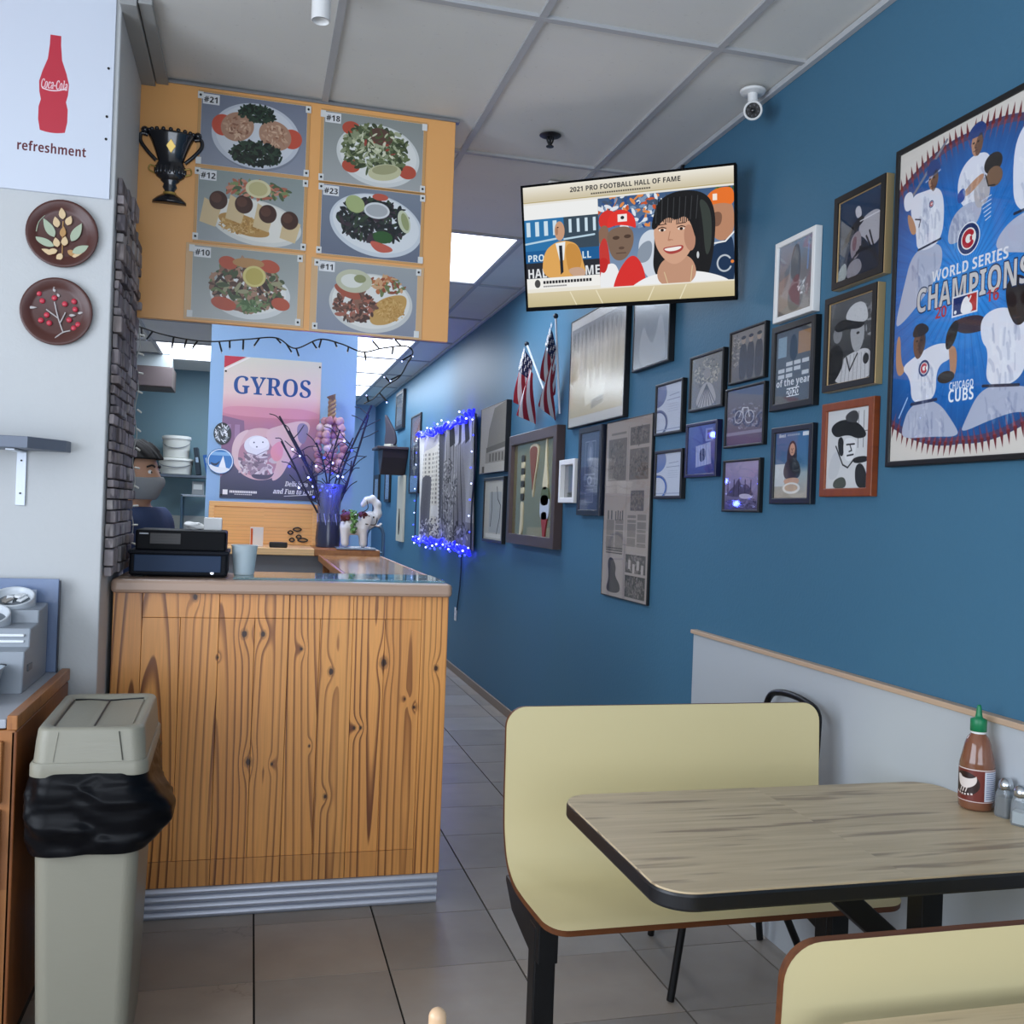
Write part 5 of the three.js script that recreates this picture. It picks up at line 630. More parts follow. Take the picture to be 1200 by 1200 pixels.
// small flags on sticks
function flag(label, base, tip, len, wid, lean) {
  const t = thing('small_flag', label, 'flag', [0, 0, 0], 0, 'small striped flags on sticks');
  add(t, 'stick', tube([base, tip], 0.007, 4), flat(0xd9dde4, 0.4)); add(t, 'finial', new THREE.SphereGeometry(0.016, 12, 10), flat(0x1b2430, 0.3), tip);
  const N = 40, K = 13, cell = (c) => c;
  // striped cloth hanging from the stick: one ribbon per stripe, and the canton
  const pt = (u, v) => { const a = V(...tip).lerp(V(...base), 0.06 + u * wid), f = 0.055 * Math.sin(u * 9 + v * 2.2) * (0.35 + v); return [a.x - 0.02 - f * 0.9, a.y - v * len * (1 - 0.12 * u), a.z + lean * v + f * 0.6 + (u - 0.5) * -0.05]; };
  const ribbon = (u0, u1, v0, v1, off) => { const pos = [], uv = [], idx = [], n = 14, m = 3; for (let s = 0; s < 2; s++) for (let j = 0; j <= n; j++) for (let i = 0; i <= m; i++) { const q = pt(u0 + (u1 - u0) * i / m, v0 + (v1 - v0) * j / n); pos.push(q[0] - off - s * -0.0012, q[1], q[2]); uv.push(i / m, j / n); } for (let s = 0; s < 2; s++) for (let j = 0; j < n; j++) for (let i = 0; i < m; i++) { const a = s * (n + 1) * (m + 1) + j * (m + 1) + i, b = a + 1, c = a + m + 1, d = c + 1; s ? idx.push(a, b, c, b, d, c) : idx.push(a, c, b, b, c, d); } const g = new THREE.BufferGeometry(); g.setAttribute('position', new THREE.Float32BufferAttribute(pos, 3)); g.setAttribute('uv', new THREE.Float32BufferAttribute(uv, 2)); g.setIndex(idx); g.computeVertexNormals(); return g; };
  const red = flat(0x9c2435, 0.8), wh = flat(0xe6e2e4, 0.8), bl = flat(0x1c2650, 0.8);
  for (let i = 0; i < K; i++) add(t, 'stripe', ribbon(i / K, (i + 1) / K, i < 7 ? 0.42 : 0, 1, 0), i % 2 ? wh : red);
  add(t, 'canton', ribbon(0, 7 / K, 0, 0.42, 0), bl);
  for (let r = 0; r < 6; r++) for (let c = 0; c < 5; c++) { const q = pt((c + 0.5 + 0.3 * (r % 2)) / 5 * 0.5, 0.04 + r * 0.062); add(t, 'star', extrude(shapeOf([...Array(10)].map((_, i) => { const a = Math.PI / 2 + i * Math.PI / 5, R = i % 2 ? 0.007 : 0.017; return [Math.cos(a) * R, Math.sin(a) * R]; })), 0.002), wh, [q[0] - 0.006, q[1], q[2]], [0, -Math.PI / 2, 0]); }
}
flag('left small striped flag on a slanting white stick above the brown shadow box', [1.755, 2.08, -5.82], [1.66, 2.5, -6.08], 0.35, 0.42, -0.1);
flag('right small striped flag on an upright stick, nearer the large cream picture', [1.755, 2.02, -5.62], [1.68, 2.58, -5.53], 0.33, 0.5, -0.1);

// ------------------------------------------------------------------ television
{
  const tvTex = drawTex(1024, 584, (x, w, h) => {
    x.fillStyle = '#e6e0d0'; x.fillRect(0, 0, w, h); grad(x, w, h, [[0, '#efebe0'], [.12, '#cfc4a8'], [.13, '#e9e6de'], [.87, '#e6e2d6'], [.88, '#d8cba8'], [1, '#c6b98e']]);
    text(x, '2021 PRO FOOTBALL HALL OF FAME', w * .5, h * .055, 32, '#2b2b30', 'sans-serif', w * .58); x.fillStyle = '#55504a'; for (let i = 0; i < 26; i++) x.fillRect(w * (.34 + i * .011), h * .098, w * .008, 7);
    x.fillStyle = '#b9a878'; x.fillRect(0, h * .125, w, 5); for (const q of [.25, .38, .6, .75]) stroke(x, 'rgba(240,232,205,.8)', 5, [[w * q, h], [w * (q + (q < .5 ? -.03 : .03)), h * .89]]);
    x.fillStyle = '#f0f1f0'; x.fillRect(0, h * .15, w * .37, h * .12);
    // left: speaker at the lectern
    x.save(); x.beginPath(); x.rect(0, h * .27, w * .372, h * .49); x.clip(); x.fillStyle = '#2d74ab'; x.fillRect(0, h * .27, w * .372, h * .5); x.fillStyle = '#3a4a58'; x.fillRect(w * .2, h * .27, w * .18, h * .3); x.fillStyle = '#cfe2ee'; for (let i = 0; i < 4; i++) x.fillRect(w * (.01 + i * .045), h * .29, w * .02, h * .12); for (let i = 0; i < 4; i++) x.fillRect(w * (.225 + i * .04), h * .29, w * .014, h * .11); stroke(x, '#bcd6e6', 9, U(w, h, [[0, .47], [.16, .44]])); stroke(x, '#bcd6e6', 9, U(w, h, [[.2, .45], [.35, .43]])); x.fillStyle = '#1c5d96'; x.fillRect(0, h * .53, w * .38, h * .1); text(x, 'PRO FOOTBALL', w * .17, h * .59, 46, '#d7e6f0', 'sans-serif', w * .36); x.fillStyle = '#2a2c33'; x.fillRect(0, h * .63, w * .38, h * .14); text(x, 'HALL OF FAME', w * .19, h * .72, 62, '#e6e9ec', 'sans-serif', w * .37);
    blob(x, '#e0a85c', U(w, h, [[.08, .78], [.09, .55], [.15, .47], [.21, .46], [.27, .5], [.29, .64], [.31, .78]])); blob(x, '#c98f44', U(w, h, [[.2, .48], [.27, .5], [.29, .66], [.24, .78], [.21, .7]])); poly(x, '#eceff0', U(w, h, [[.155, .48], [.205, .47], [.195, .62], [.175, .64]])); poly(x, '#20242e', U(w, h, [[.172, .5], [.188, .5], [.19, .72], [.176, .74]])); dot(x, '#c89a7c', w * .178, h * .38, 26, 46); dot(x, '#a97d62', w * .164, h * .38, 7, 20); dot(x, '#3a2b26', w * .17, h * .35, 4, 3); blob(x, '#c9a58c', U(w, h, [[.2, .7], [.28, .68], [.31, .75], [.26, .79]])); x.restore();
    x.fillStyle = '#f3f2ee'; x.fillRect(0, h * .76, w * .372, h * .09); dot(x, '#4a4a4c', w * .055, h * .805, 15, 20); x.fillStyle = '#26262a'; for (let i = 0; i < 16; i++) x.fillRect(w * (.085 + i * .0155), h * .785, w * .0115, 14); x.fillStyle = '#8a8a8c'; for (let i = 0; i < 12; i++) x.fillRect(w * (.085 + i * .01), h * .825, w * .008, 7); x.fillStyle = '#ece8dc'; x.fillRect(0, h * .85, w, h * .03);
    // right: faces in the crowd
    x.save(); x.beginPath(); x.rect(w * .372, h * .15, w * .628, h * .72); x.clip(); grad(x, w, h, [[.1, '#39557c'], [.5, '#6b84a6'], [1, '#8fa2b8']]); leaves(x, w * .55, h * .26, w * .18, h * .14, 160, ['#c8562e', '#dfe6ee', '#2d4f8a', '#7d95b4', '#e08a4a', '#44546c'], 16); leaves(x, w * .96, h * .18, 60, 30, 30, ['#3f5a34', '#587548'], 14);
    blob(x, '#cfd8e4', U(w, h, [[.55, .5], [.64, .4], [.68, .6], [.66, .85], [.58, .8]])); blob(x, '#8a96a6', U(w, h, [[.56, .55], [.63, .5], [.62, .68], [.55, .7]]));
    blob(x, '#d8342f', U(w, h, [[.37, .3], [.41, .24], [.46, .27], [.46, .38], [.38, .4]])); blob(x, '#8a6a58', U(w, h, [[.37, .38], [.42, .36], [.42, .52], [.37, .54]])); blob(x, '#c63a34', U(w, h, [[.36, .56], [.41, .42], [.43, .8], [.36, .9]]));
    blob(x, '#7d6656', U(w, h, [[.415, .4], [.53, .38], [.545, .52], [.5, .66], [.44, .66], [.41, .52]])); dot(x, '#4d3b31', w * .455, h * .475, 17, 9); dot(x, '#4d3b31', w * .51, h * .47, 17, 9); dot(x, '#5d483c', w * .48, h * .56, 14, 7); stroke(x, '#5b463c', 5, U(w, h, [[.455, .6], [.5, .6]])); blob(x, '#e2352f', U(w, h, [[.41, .4], [.42, .29], [.48, .24], [.545, .3], [.555, .42], [.53, .39], [.46, .37]])); x.fillStyle = '#f2ecea'; x.fillRect(w * .465, h * .29, w * .045, h * .06); dot(x, '#2a2a30', w * .488, h * .318, 9, 8);
    blob(x, '#eef0f2', U(w, h, [[.37, .72], [.44, .66], [.47, .76], [.46, .9], [.37, .95]])); blob(x, '#d8322f', U(w, h, [[.46, .74], [.53, .6], [.58, .7], [.6, .9], [.42, .95]])); blob(x, '#c22a28', U(w, h, [[.37, .62], [.42, .64], [.4, .76], [.37, .74]]));
    blob(x, '#b98668', U(w, h, [[.86, .3], [.96, .22], [1, .3], [1, .52], [.94, .58], [.89, .5]])); blob(x, '#7d5a48', U(w, h, [[.9, .34], [.95, .34], [.94, .46], [.89, .44]])); blob(x, '#e8742c', U(w, h, [[.87, .24], [.9, .17], [.97, .15], [1, .18], [1, .3], [.95, .27], [.88, .29]])); x.fillStyle = '#f4e8de'; x.fillRect(w * .905, h * .2, w * .02, h * .05); blob(x, '#1e3452', U(w, h, [[.9, .6], [.96, .56], [1, .52], [1, 1], [.86, 1], [.88, .7]])); stroke(x, '#eceef0', 7, U(w, h, [[.91, .58], [.96, .57], [1, .5]])); x.strokeStyle = '#b9c2cc'; x.lineWidth = 8; x.beginPath(); x.ellipse(w * .955, h * .74, 32, 36, 0, .5, 5.6); x.stroke(); dot(x, '#e0813c', w * .99, h * .73, 8, 8);
    blob(x, '#1d1d1f', U(w, h, [[.63, .34], [.66, .2], [.76, .14], [.88, .18], [.92, .34], [.91, .62], [.88, .86], [.8, .9], [.62, .84], [.64, .5]])); blob(x, '#39403c', U(w, h, [[.84, .2], [.9, .3], [.9, .6], [.87, .7], [.86, .4]]));
    blob(x, '#f0f1f2', U(w, h, [[.5, .9], [.6, .8], [.7, .78], [.84, .78], [.98, .86], [1, .95], [.5, .98]])); blob(x, '#c2947a', U(w, h, [[.68, .66], [.8, .64], [.84, .82], [.76, .92], [.66, .88], [.64, .78]])); blob(x, '#d2a388', U(w, h, [[.635, .38], [.7, .28], [.8, .3], [.835, .42], [.82, .58], [.77, .7], [.72, .73], [.67, .66], [.635, .54]])); dot(x, '#b98870', w * .8, h * .52, 26, 60, -.1); blob(x, '#1a1a1c', U(w, h, [[.62, .42], [.65, .24], [.72, .18], [.82, .22], [.85, .44], [.83, .56], [.81, .42], [.78, .34], [.74, .38], [.7, .34], [.66, .4], [.64, .44]]));
    for (let i = 0; i < 22; i++) stroke(x, i % 3 ? '#1a1a1c' : '#3b3d40', 4, U(w, h, [[.65 + i * .009, .2], [.645 + i * .0088, .37 + .03 * hash(i, 3)]])); for (const q of [.674, .762]) { dot(x, '#f0e6de', w * q, h * .445, 16, 6); dot(x, '#2a1d18', w * q, h * .445, 8, 7); stroke(x, '#2a1c18', 4, U(w, h, [[q - .018, .432], [q, .422], [q + .018, .432]])); stroke(x, '#4a332b', 4, U(w, h, [[q - .022, .405], [q + .02, .4]])); } stroke(x, '#b07f66', 4, U(w, h, [[.71, .46], [.702, .52], [.722, .528]])); dot(x, '#b8866c', w * .706, h * .528, 8, 4); blob(x, '#a8443f', U(w, h, [[.67, .585], [.72, .578], [.775, .57], [.765, .62], [.72, .642], [.69, .63]])); blob(x, '#f4f0ec', U(w, h, [[.678, .592], [.72, .586], [.766, .58], [.755, .606], [.72, .618], [.69, .612]])); stroke(x, '#d9c49a', 4, U(w, h, [[.68, .78], [.7, .9]])); stroke(x, '#d9c49a', 4, U(w, h, [[.81, .74], [.8, .88]])); dot(x, '#cfd3d6', w * .836, h * .66, 6, 16); x.restore();
  });
  const t = thing('wall_television', 'flat television hung near the ceiling showing a hall of fame broadcast', 'television', [1.356, 2.481, -3.575]); t.rotation.set(0.21, -0.653, 0.007, 'YXZ');
  const W = 0.85, H = 0.491;
  add(t, 'housing', rbox(W, H, 0.03, 0.006), black, [0, 0, -0.02]); add(t, 'back_bulge', rbox(W * 0.6, H * 0.55, 0.04, 0.012), black, [0, -0.04, -0.05]);
  add(t, 'bezel', ring(W, H, 0.0085, 0.009, 0.001), P({ color: 0x050506, roughness: 0.7, specularIntensity: 0.2 }), [0, 0, -0.006]); add(t, 'bottom_bezel', rbox(W - 0.004, 0.016, 0.009, 0.002), P({ color: 0x050506, roughness: 0.7, specularIntensity: 0.2 }), [0, -H / 2 + 0.008, -0.001]);
  add(t, 'tv_screen', new THREE.PlaneGeometry(W - 0.016, H - 0.024), P({ color: 0x050505, roughness: 0.6, specularIntensity: 0.15, emissive: 0xffffff, emissiveMap: tvTex, emissiveIntensity: 0.95 }), [0, 0.004, -0.001]);
  const l = new THREE.RectAreaLight(0xeef2ff, 0.5, W - 0.02, H - 0.03); l.position.set(0, 0, 0.012); l.rotation.y = Math.PI; t.add(l);
  add(t, 'mount_arm', bar([0, 0.02, -0.06], [0.235, 0.08, -0.33], 0.035), blackMetal); add(t, 'wall_plate', rbox(0.1, 0.2, 0.012, 0.003), blackMetal, [0.245, 0.085, -0.338], [0, -0.91, 0]);
  const c = thing('cable', 'black television cable running up the blue wall to the ceiling', 'cable'); add(c, 'cord', tube([[1.62, 2.66, -3.78], [1.7, 2.78, -3.9], [1.748, 2.9, -3.97], [1.755, 2.955, -3.96], [1.755, 2.96, -3.86]], 0.007, 30, 8), black);
}

// ------------------------------------------------------------------ ceiling fittings
{
  const t = thing('security_camera', 'white bullet security camera on the ceiling beside the blue wall', 'camera', [1.685, CH - 0.003, -3.215]);
  add(t, 'base', lathe([[0, 0], [0.044, 0], [0.046, -0.006], [0.042, -0.014], [0, -0.016]], 32), white); add(t, 'neck', tube([[0, -0.012, 0], [0.002, -0.05, 0], [-0.004, -0.075, 0.006]], 0.018, 14, 14), white);
  const h = add(t, 'housing', at(lathe([[0, -0.055], [0.024, -0.05], [0.03, -0.03], [0.03, 0.05], [0.033, 0.052], [0.033, 0.062], [0.027, 0.064], [0.025, 0.058]], 32), 0, 0, 0, Math.PI / 2), white, [-0.012, -0.088, 0.03], [0.42, -0.45, 0]);
  add(h, 'lens_face', cyl(0.026, 0.026, 0.004, 28), flat(0x0a0a0c, 0.2), [0, 0, 0.057], [Math.PI / 2, 0, 0]); add(h, 'lens', new THREE.SphereGeometry(0.01, 16, 12), P({ color: 0x08080c, roughness: 0.05, clearcoat: 1 }), [0, 0, 0.056]); for (let i = 0; i < 8; i++) add(h, 'infrared_led', cyl(0.003, 0.003, 0.003, 8), flat(0x3a3a42, 0.3), [Math.cos(i * 0.785) * 0.018, Math.sin(i * 0.785) * 0.018, 0.059], [Math.PI / 2, 0, 0]);
}
{
  const t = thing('fire_sprinkler', 'small dark fire sprinkler head in the ceiling', 'sprinkler', [1.126, CH - 0.002, -3.877]);
  add(t, 'escutcheon', lathe([[0.012, -0.004], [0.024, -0.006], [0.042, 0], [0.045, 0.002], [0, 0.004]], 32).translate(0, -0.003, 0), black); add(t, 'frame_arms', merge([tube([[0.01, -0.004, 0], [0.012, -0.02, 0], [0.002, -0.042, 0]], 0.004, 12, 6), tube([[-0.01, -0.004, 0], [-0.012, -0.02, 0], [-0.002, -0.042, 0]], 0.004, 12, 6), cyl(0.005, 0.005, 0.044, 10).translate(0, -0.022, 0)]), black); add(t, 'deflector', cyl(0.016, 0.016, 0.003, 24), black, [0, -0.046, 0]);
}
{
  const t = thing('ceiling_spotlight', 'white cylindrical spotlight hanging from the ceiling at the top edge', 'lamp', [0.143, CH, -2.965]);
  add(t, 'housing', lathe([[0, -0.02], [0.024, -0.022], [0.0275, -0.03], [0.0275, -0.125], [0.025, -0.127], [0.022, -0.11], [0, -0.11]], 32), white); add(t, 'stem', cyl(0.008, 0.008, 0.024, 14), white, [0, -0.011, 0]); add(t, 'rose', cyl(0.03, 0.03, 0.006, 24), white, [0, -0.004, 0]);
}
{
  const t = thing('ceiling_sensor', 'small white sensor on the ceiling just above the television', 'sensor', [1.32, CH - 0.001, -4.42]);
  add(t, 'housing', rbox(0.09, 0.035, 0.06, 0.01), white, [0, -0.018, 0]); add(t, 'lens', new THREE.SphereGeometry(0.018, 16, 12), flat(0xb9c4c4, 0.2), [0, -0.036, 0.012]);
}
{
  const t = thing('wall_outlet', 'white outlet plate low on the blue wall beside the counter', 'outlet', [XR - 0.001, 0.508, -8.5], -Math.PI / 2); add(t, 'cover_plate', rbox(0.08, 0.115, 0.006, 0.002), white, [0, 0, 0.003]); for (const y of [0.022, -0.022]) add(t, 'socket', rbox(0.03, 0.026, 0.003, 0.001), flat(0xd2d2d0), [0, y, 0.006]);
}

// ------------------------------------------------------------------ on the counter
{
  const dk = (c) => P({ color: c, roughness: 0.6, specularIntensity: 0.35 }), t = thing('cash_register', 'black receipt printer on a dark blue cash drawer at the counter', 'cash register', [-0.237, 1.151, -3.69]);
  add(t, 'drawer_body', rbox(0.322, 0.088, 0.26, 0.01), dk(0x0d1017), [0, 0.048, 0]); add(t, 'drawer_front', rbox(0.285, 0.058, 0.012, 0.004), dk(0x33435c), [-0.003, 0.048, 0.128]); add(t, 'drawer_lip', rbox(0.33, 0.014, 0.275, 0.005), dk(0x10141d), [0, 0.086, 0.002]);
  add(t, 'upper_housing', rbox(0.298, 0.072, 0.235, 0.008), dk(0x090b10), [0.004, 0.126, -0.005]); const s = add(t, 'display', rbox(0.1, 0.037, 0.006, 0.002), dk(0x5d5c5c), [-0.048, 0.132, 0.112]); for (let i = 0; i < 3; i++) add(s, 'key_row', rbox(0.092, 0.001, 0.002, 0.0004), flat(0x4a4a4a), [0, -0.01 + i * 0.01, 0.003]);
  add(t, 'badge', rbox(0.03, 0.005, 0.003, 0.001), flat(0xa9adb5, 0.3), [-0.118, 0.148, 0.112]); for (const x of [-0.13, 0.13]) add(t, 'foot', rbox(0.03, 0.008, 0.2, 0.002), black, [x, 0.003, 0]); add(t, 'lock', cyl(0.006, 0.006, 0.006, 14), chrome, [0.11, 0.018, 0.13], [Math.PI / 2, 0, 0]);
  const b = thing('paper_box', 'small white paper box on top of the cash register', 'box', [-0.135, 1.3135, -3.72]); add(b, 'carton', rbox(0.062, 0.042, 0.06, 0.002), white, [0, 0.021, 0]); add(b, 'flap', rbox(0.06, 0.002, 0.03, 0.0008), white, [0, 0.043, 0.014], [0.1, 0, 0]);
  const r = thing('receipt_paper', 'crumpled white receipt paper lying on the cash register', 'paper', [-0.2, 1.3135, -3.72]); const g = new THREE.IcosahedronGeometry(0.022, 4), p = g.attributes.position; for (let i = 0; i < p.count; i++) { const v = V(p.getX(i), p.getY(i), p.getZ(i)), k = 1 + 0.9 * (fbm(v.x * 70 + 5, v.y * 70 + v.z * 50, 3) - 0.45); p.setXYZ(i, v.x * k * 1.5, v.y * k * 0.7 + 0.013, v.z * k); } g.computeVertexNormals(); add(r, 'crumpled_sheet', g, white);
}
{
  const t = thing('plastic_cup', 'frosted translucent plastic cup on the counter beside the cash register', 'cup', [-0.021, 1.159, -3.64]);
  add(t, 'cup_wall', lathe([[0, 0], [0.034, 0], [0.0355, 0.004], [0.0445, 0.1], [0.0465, 0.103], [0.0465, 0.107], [0.0425, 0.105], [0.034, 0.008], [0, 0.008]], 40), P({ color: 0xdbe6ea, roughness: 0.45, transmission: 0.45, thickness: 0, ior: 1.3 }));
}
{
  const t = thing('menu_holder', 'small white card with an orange edge standing behind the plastic cup', 'card', [0.03, 1.171, -5.8], 0.3); add(t, 'card', rbox(0.075, 0.11, 0.004, 0.001), flat(0xe8e2d6, 0.5), [0, 0.055, 0]); add(t, 'edge_stripe', rbox(0.012, 0.1, 0.006, 0.001), flat(0xd4622a, 0.5), [-0.03, 0.052, 0.001]);
  const c = thing('card_reader', 'small black card reader lying on the pine ledge', 'card reader', [0.15, 1.171, -5.74]); add(c, 'body', rbox(0.1, 0.03, 0.06, 0.006), black, [0, 0.015, 0]); add(c, 'slot', rbox(0.05, 0.003, 0.03, 0.001), flat(0x4a4f56, 0.3), [0, 0.03, 0.01]);
}

// ------------------------------------------------------------------ poster wall behind the counter
{
  const tx = drawTex(640, 960, (x, w, h) => {
    grad(x, w, h, [[0, '#d9d6c6'], [.26, '#e6c7c2'], [.36, '#dba3ac'], [.42, '#c47f92'], [.6, '#a07a94'], [.82, '#5b5a70'], [1, '#3f4356']]); const Q = (p) => U(w, h, p);
    blob(x, '#d592a2', Q([[0, .36], [.2, .345], [.5, .35], [.8, .34], [1, .37], [1, .42], [0, .42]])); poly(x, '#8d6a86', Q([[0, .42], [.22, .45], [.24, .62], [0, .86]])); for (const q of [.04, .13]) { x.fillStyle = '#a583a0'; x.fillRect(w * q, h * .48, w * .05, h * .1); }
    poly(x, '#c22f45', Q([[0, 0], [.22, 0], [0, .085]])); stroke(x, '#f0e6e2', 9, Q([[.255, 0], [0, .1]])); x.save(); x.translate(w * .5, h * .2); x.scale(1.22, 1); text(x, 'GYROS', 0, 0, 168, '#1b4a8c', 'serif', w * .67); x.restore();
    dot(x, '#d9b3b6', w * .4, h * .68, w * .29, h * .185, -.12); dot(x, '#b98a98', w * .4, h * .7, w * .23, h * .145, -.12); blob(x, '#dcb9bb', Q([[.4, .52], [.62, .46], [.84, .42], [.92, .46], [.84, .58], [.7, .72], [.62, .84], [.5, .88], [.6, .7]])); blob(x, '#8f84a2', Q([[.76, .44], [.9, .45], [.86, .6], [.78, .58]]));
    leaves(x, w * .36, h * .75, w * .18, h * .08, 120, ['#cdbcc2', '#a08b98', '#80707e', '#dcd0d2'], 22); dot(x, '#e8e6ea', w * .36, h * .62, w * .13, h * .07, -.1); dot(x, '#f2f1f4', w * .38, h * .6, w * .1, h * .045, -.1); for (const q of [[.33, .6], [.36, .63], [.42, .595]]) dot(x, '#4a5064', w * q[0], h * q[1], 5, 5); stroke(x, '#9a8b9a', 5, Q([[.24, .67], [.36, .69], [.5, .64]])); blob(x, '#e39aa6', Q([[.48, .64], [.62, .56], [.64, .7], [.54, .74]])); blob(x, '#5b5668', Q([[.3, .82], [.5, .83], [.56, .8], [.5, .86], [.34, .86]])); blob(x, '#dfc1c2', Q([[.1, .64], [.16, .54], [.3, .5], [.2, .58], [.16, .74], [.24, .82], [.12, .76]]));
    x.font = 'italic bold 46px serif'; x.fillStyle = '#f0f0f2'; x.textAlign = 'left'; x.fillText('Delicious', w * .66, h * .9, w * .24); x.fillText('and Fun to Eat!', w * .54, h * .955, w * .42); stroke(x, '#e8e8ec', 4, Q([[.66, .972], [.95, .955]])); x.fillStyle = '#f0eeee'; x.fillRect(w * .03, h * .94, w * .05, h * .035); for (let i = 0; i < 17; i++) x.fillRect(w * (.1 + i * .0165), h * (.945), w * .012, 16); for (let i = 0; i < 12; i++) x.fillRect(w * (.15 + i * .015), h * .968, w * .01, 6);
  });
  const t = thing('gyros_poster', 'tall pink and blue gyros poster on the light blue wall', 'poster', [0.094, 1.872, -6.199]); add(t, 'poster_sheet', rbox(0.578, 0.86, 0.004, 0.001), white, [0, 0, 0.002]); add(t, 'print', new THREE.PlaneGeometry(0.577, 0.859), P({ map: tx, roughness: 0.5 }), [0, 0, 0.0046]); for (const [a, b] of [[-1, 0.8], [1, 0.95], [-1, -0.98], [1, -0.98]]) add(t, 'pin', cyl(0.006, 0.006, 0.004, 10), black, [a * 0.278, b * 0.42, 0.006], [Math.PI / 2, 0, 0]);
  const st = (draw) => drawTex(160, 160, draw), disc = (r) => { const g = new THREE.CircleGeometry(r, 40); return g; };
  const a = thing('round_sticker', 'round blue sticker with a white sail overlapping the gyros poster', 'sticker', [-0.196, 1.663, -6.192]); add(a, 'disc', cyl(0.077, 0.077, 0.003, 40), flat(0x16304e), [0, 0, 0], [Math.PI / 2, 0, 0]); add(a, 'print', disc(0.076), P({ roughness: 0.3, map: st((x, w, h) => { x.fillStyle = '#2f78ba'; x.fillRect(0, 0, w, h); x.fillStyle = '#7fb2dc'; x.fillRect(20, 22, 120, 22); poly(x, '#eef1f2', [[96, 44], [116, 122], [70, 118]]); blob(x, '#e6eaec', [[10, 96], [50, 120], [110, 118], [150, 130], [90, 158], [20, 140]]); blob(x, '#1c2c44', [[14, 84], [50, 102], [84, 70], [60, 112], [30, 108]]); x.strokeStyle = '#e8ecef'; x.lineWidth = 5; x.beginPath(); x.arc(80, 80, 74, 0, 7); x.stroke(); }) }), [0, 0, 0.002]);
  const b = thing('round_sticker', 'round black and white patterned sticker on the left edge of the gyros poster', 'sticker', [-0.19, 1.83, -6.1925]); add(b, 'disc', cyl(0.066, 0.066, 0.003, 40).scale(0.78, 1, 1), flat(0x20262c), [0, 0, 0], [Math.PI / 2, 0, 0]); add(b, 'print', disc(0.065).scale(0.78, 1, 1), P({ roughness: 0.3, map: st((x, w, h) => { x.fillStyle = '#20282e'; x.fillRect(0, 0, w, h); leaves(x, 80, 80, 66, 66, 60, ['#c9cfd2', '#7e888e', '#3c474e', '#e3e6e8'], 14); }) }), [0, 0, 0.002]);
}
{
  const t = thing('pine_panel', 'framed pine board standing on the back ledge below the gyros poster', 'board', [0.07, 1.171, -6.155], 0); const m = P({ map: paleTex, color: 0xfff0d8, roughness: 0.45 }), m2 = P({ map: paleTex, color: 0xf6e2c2, roughness: 0.45 });
  add(t, 'plank', rbox(0.6, 0.125, 0.016, 0.002), m2, [0, 0.163, 0]); add(t, 'plank', rbox(0.6, 0.1, 0.016, 0.002), m2, [0, 0.05, 0]); add(t, 'top_rail', rbox(0.64, 0.03, 0.026, 0.003), m, [0, 0.236, 0]); for (const x of [-0.305, 0.305]) add(t, 'stile', rbox(0.032, 0.222, 0.026, 0.003), m, [x, 0.111, 0]);
  for (const [x, y, w] of [[0.2, 0.095, 0.05], [0.16, 0.075, 0.03], [0.21, 0.05, 0.03], [0.235, 0.03, 0.06], [0.17, 0.03, 0.03]]) add(t, 'iron_fitting', tube([[x - w / 2, y, 0.012], [x, y + 0.012, 0.016], [x + w / 2, y, 0.012], [x, y - 0.01, 0.014]], 0.004, 24, 6, true), black);
}
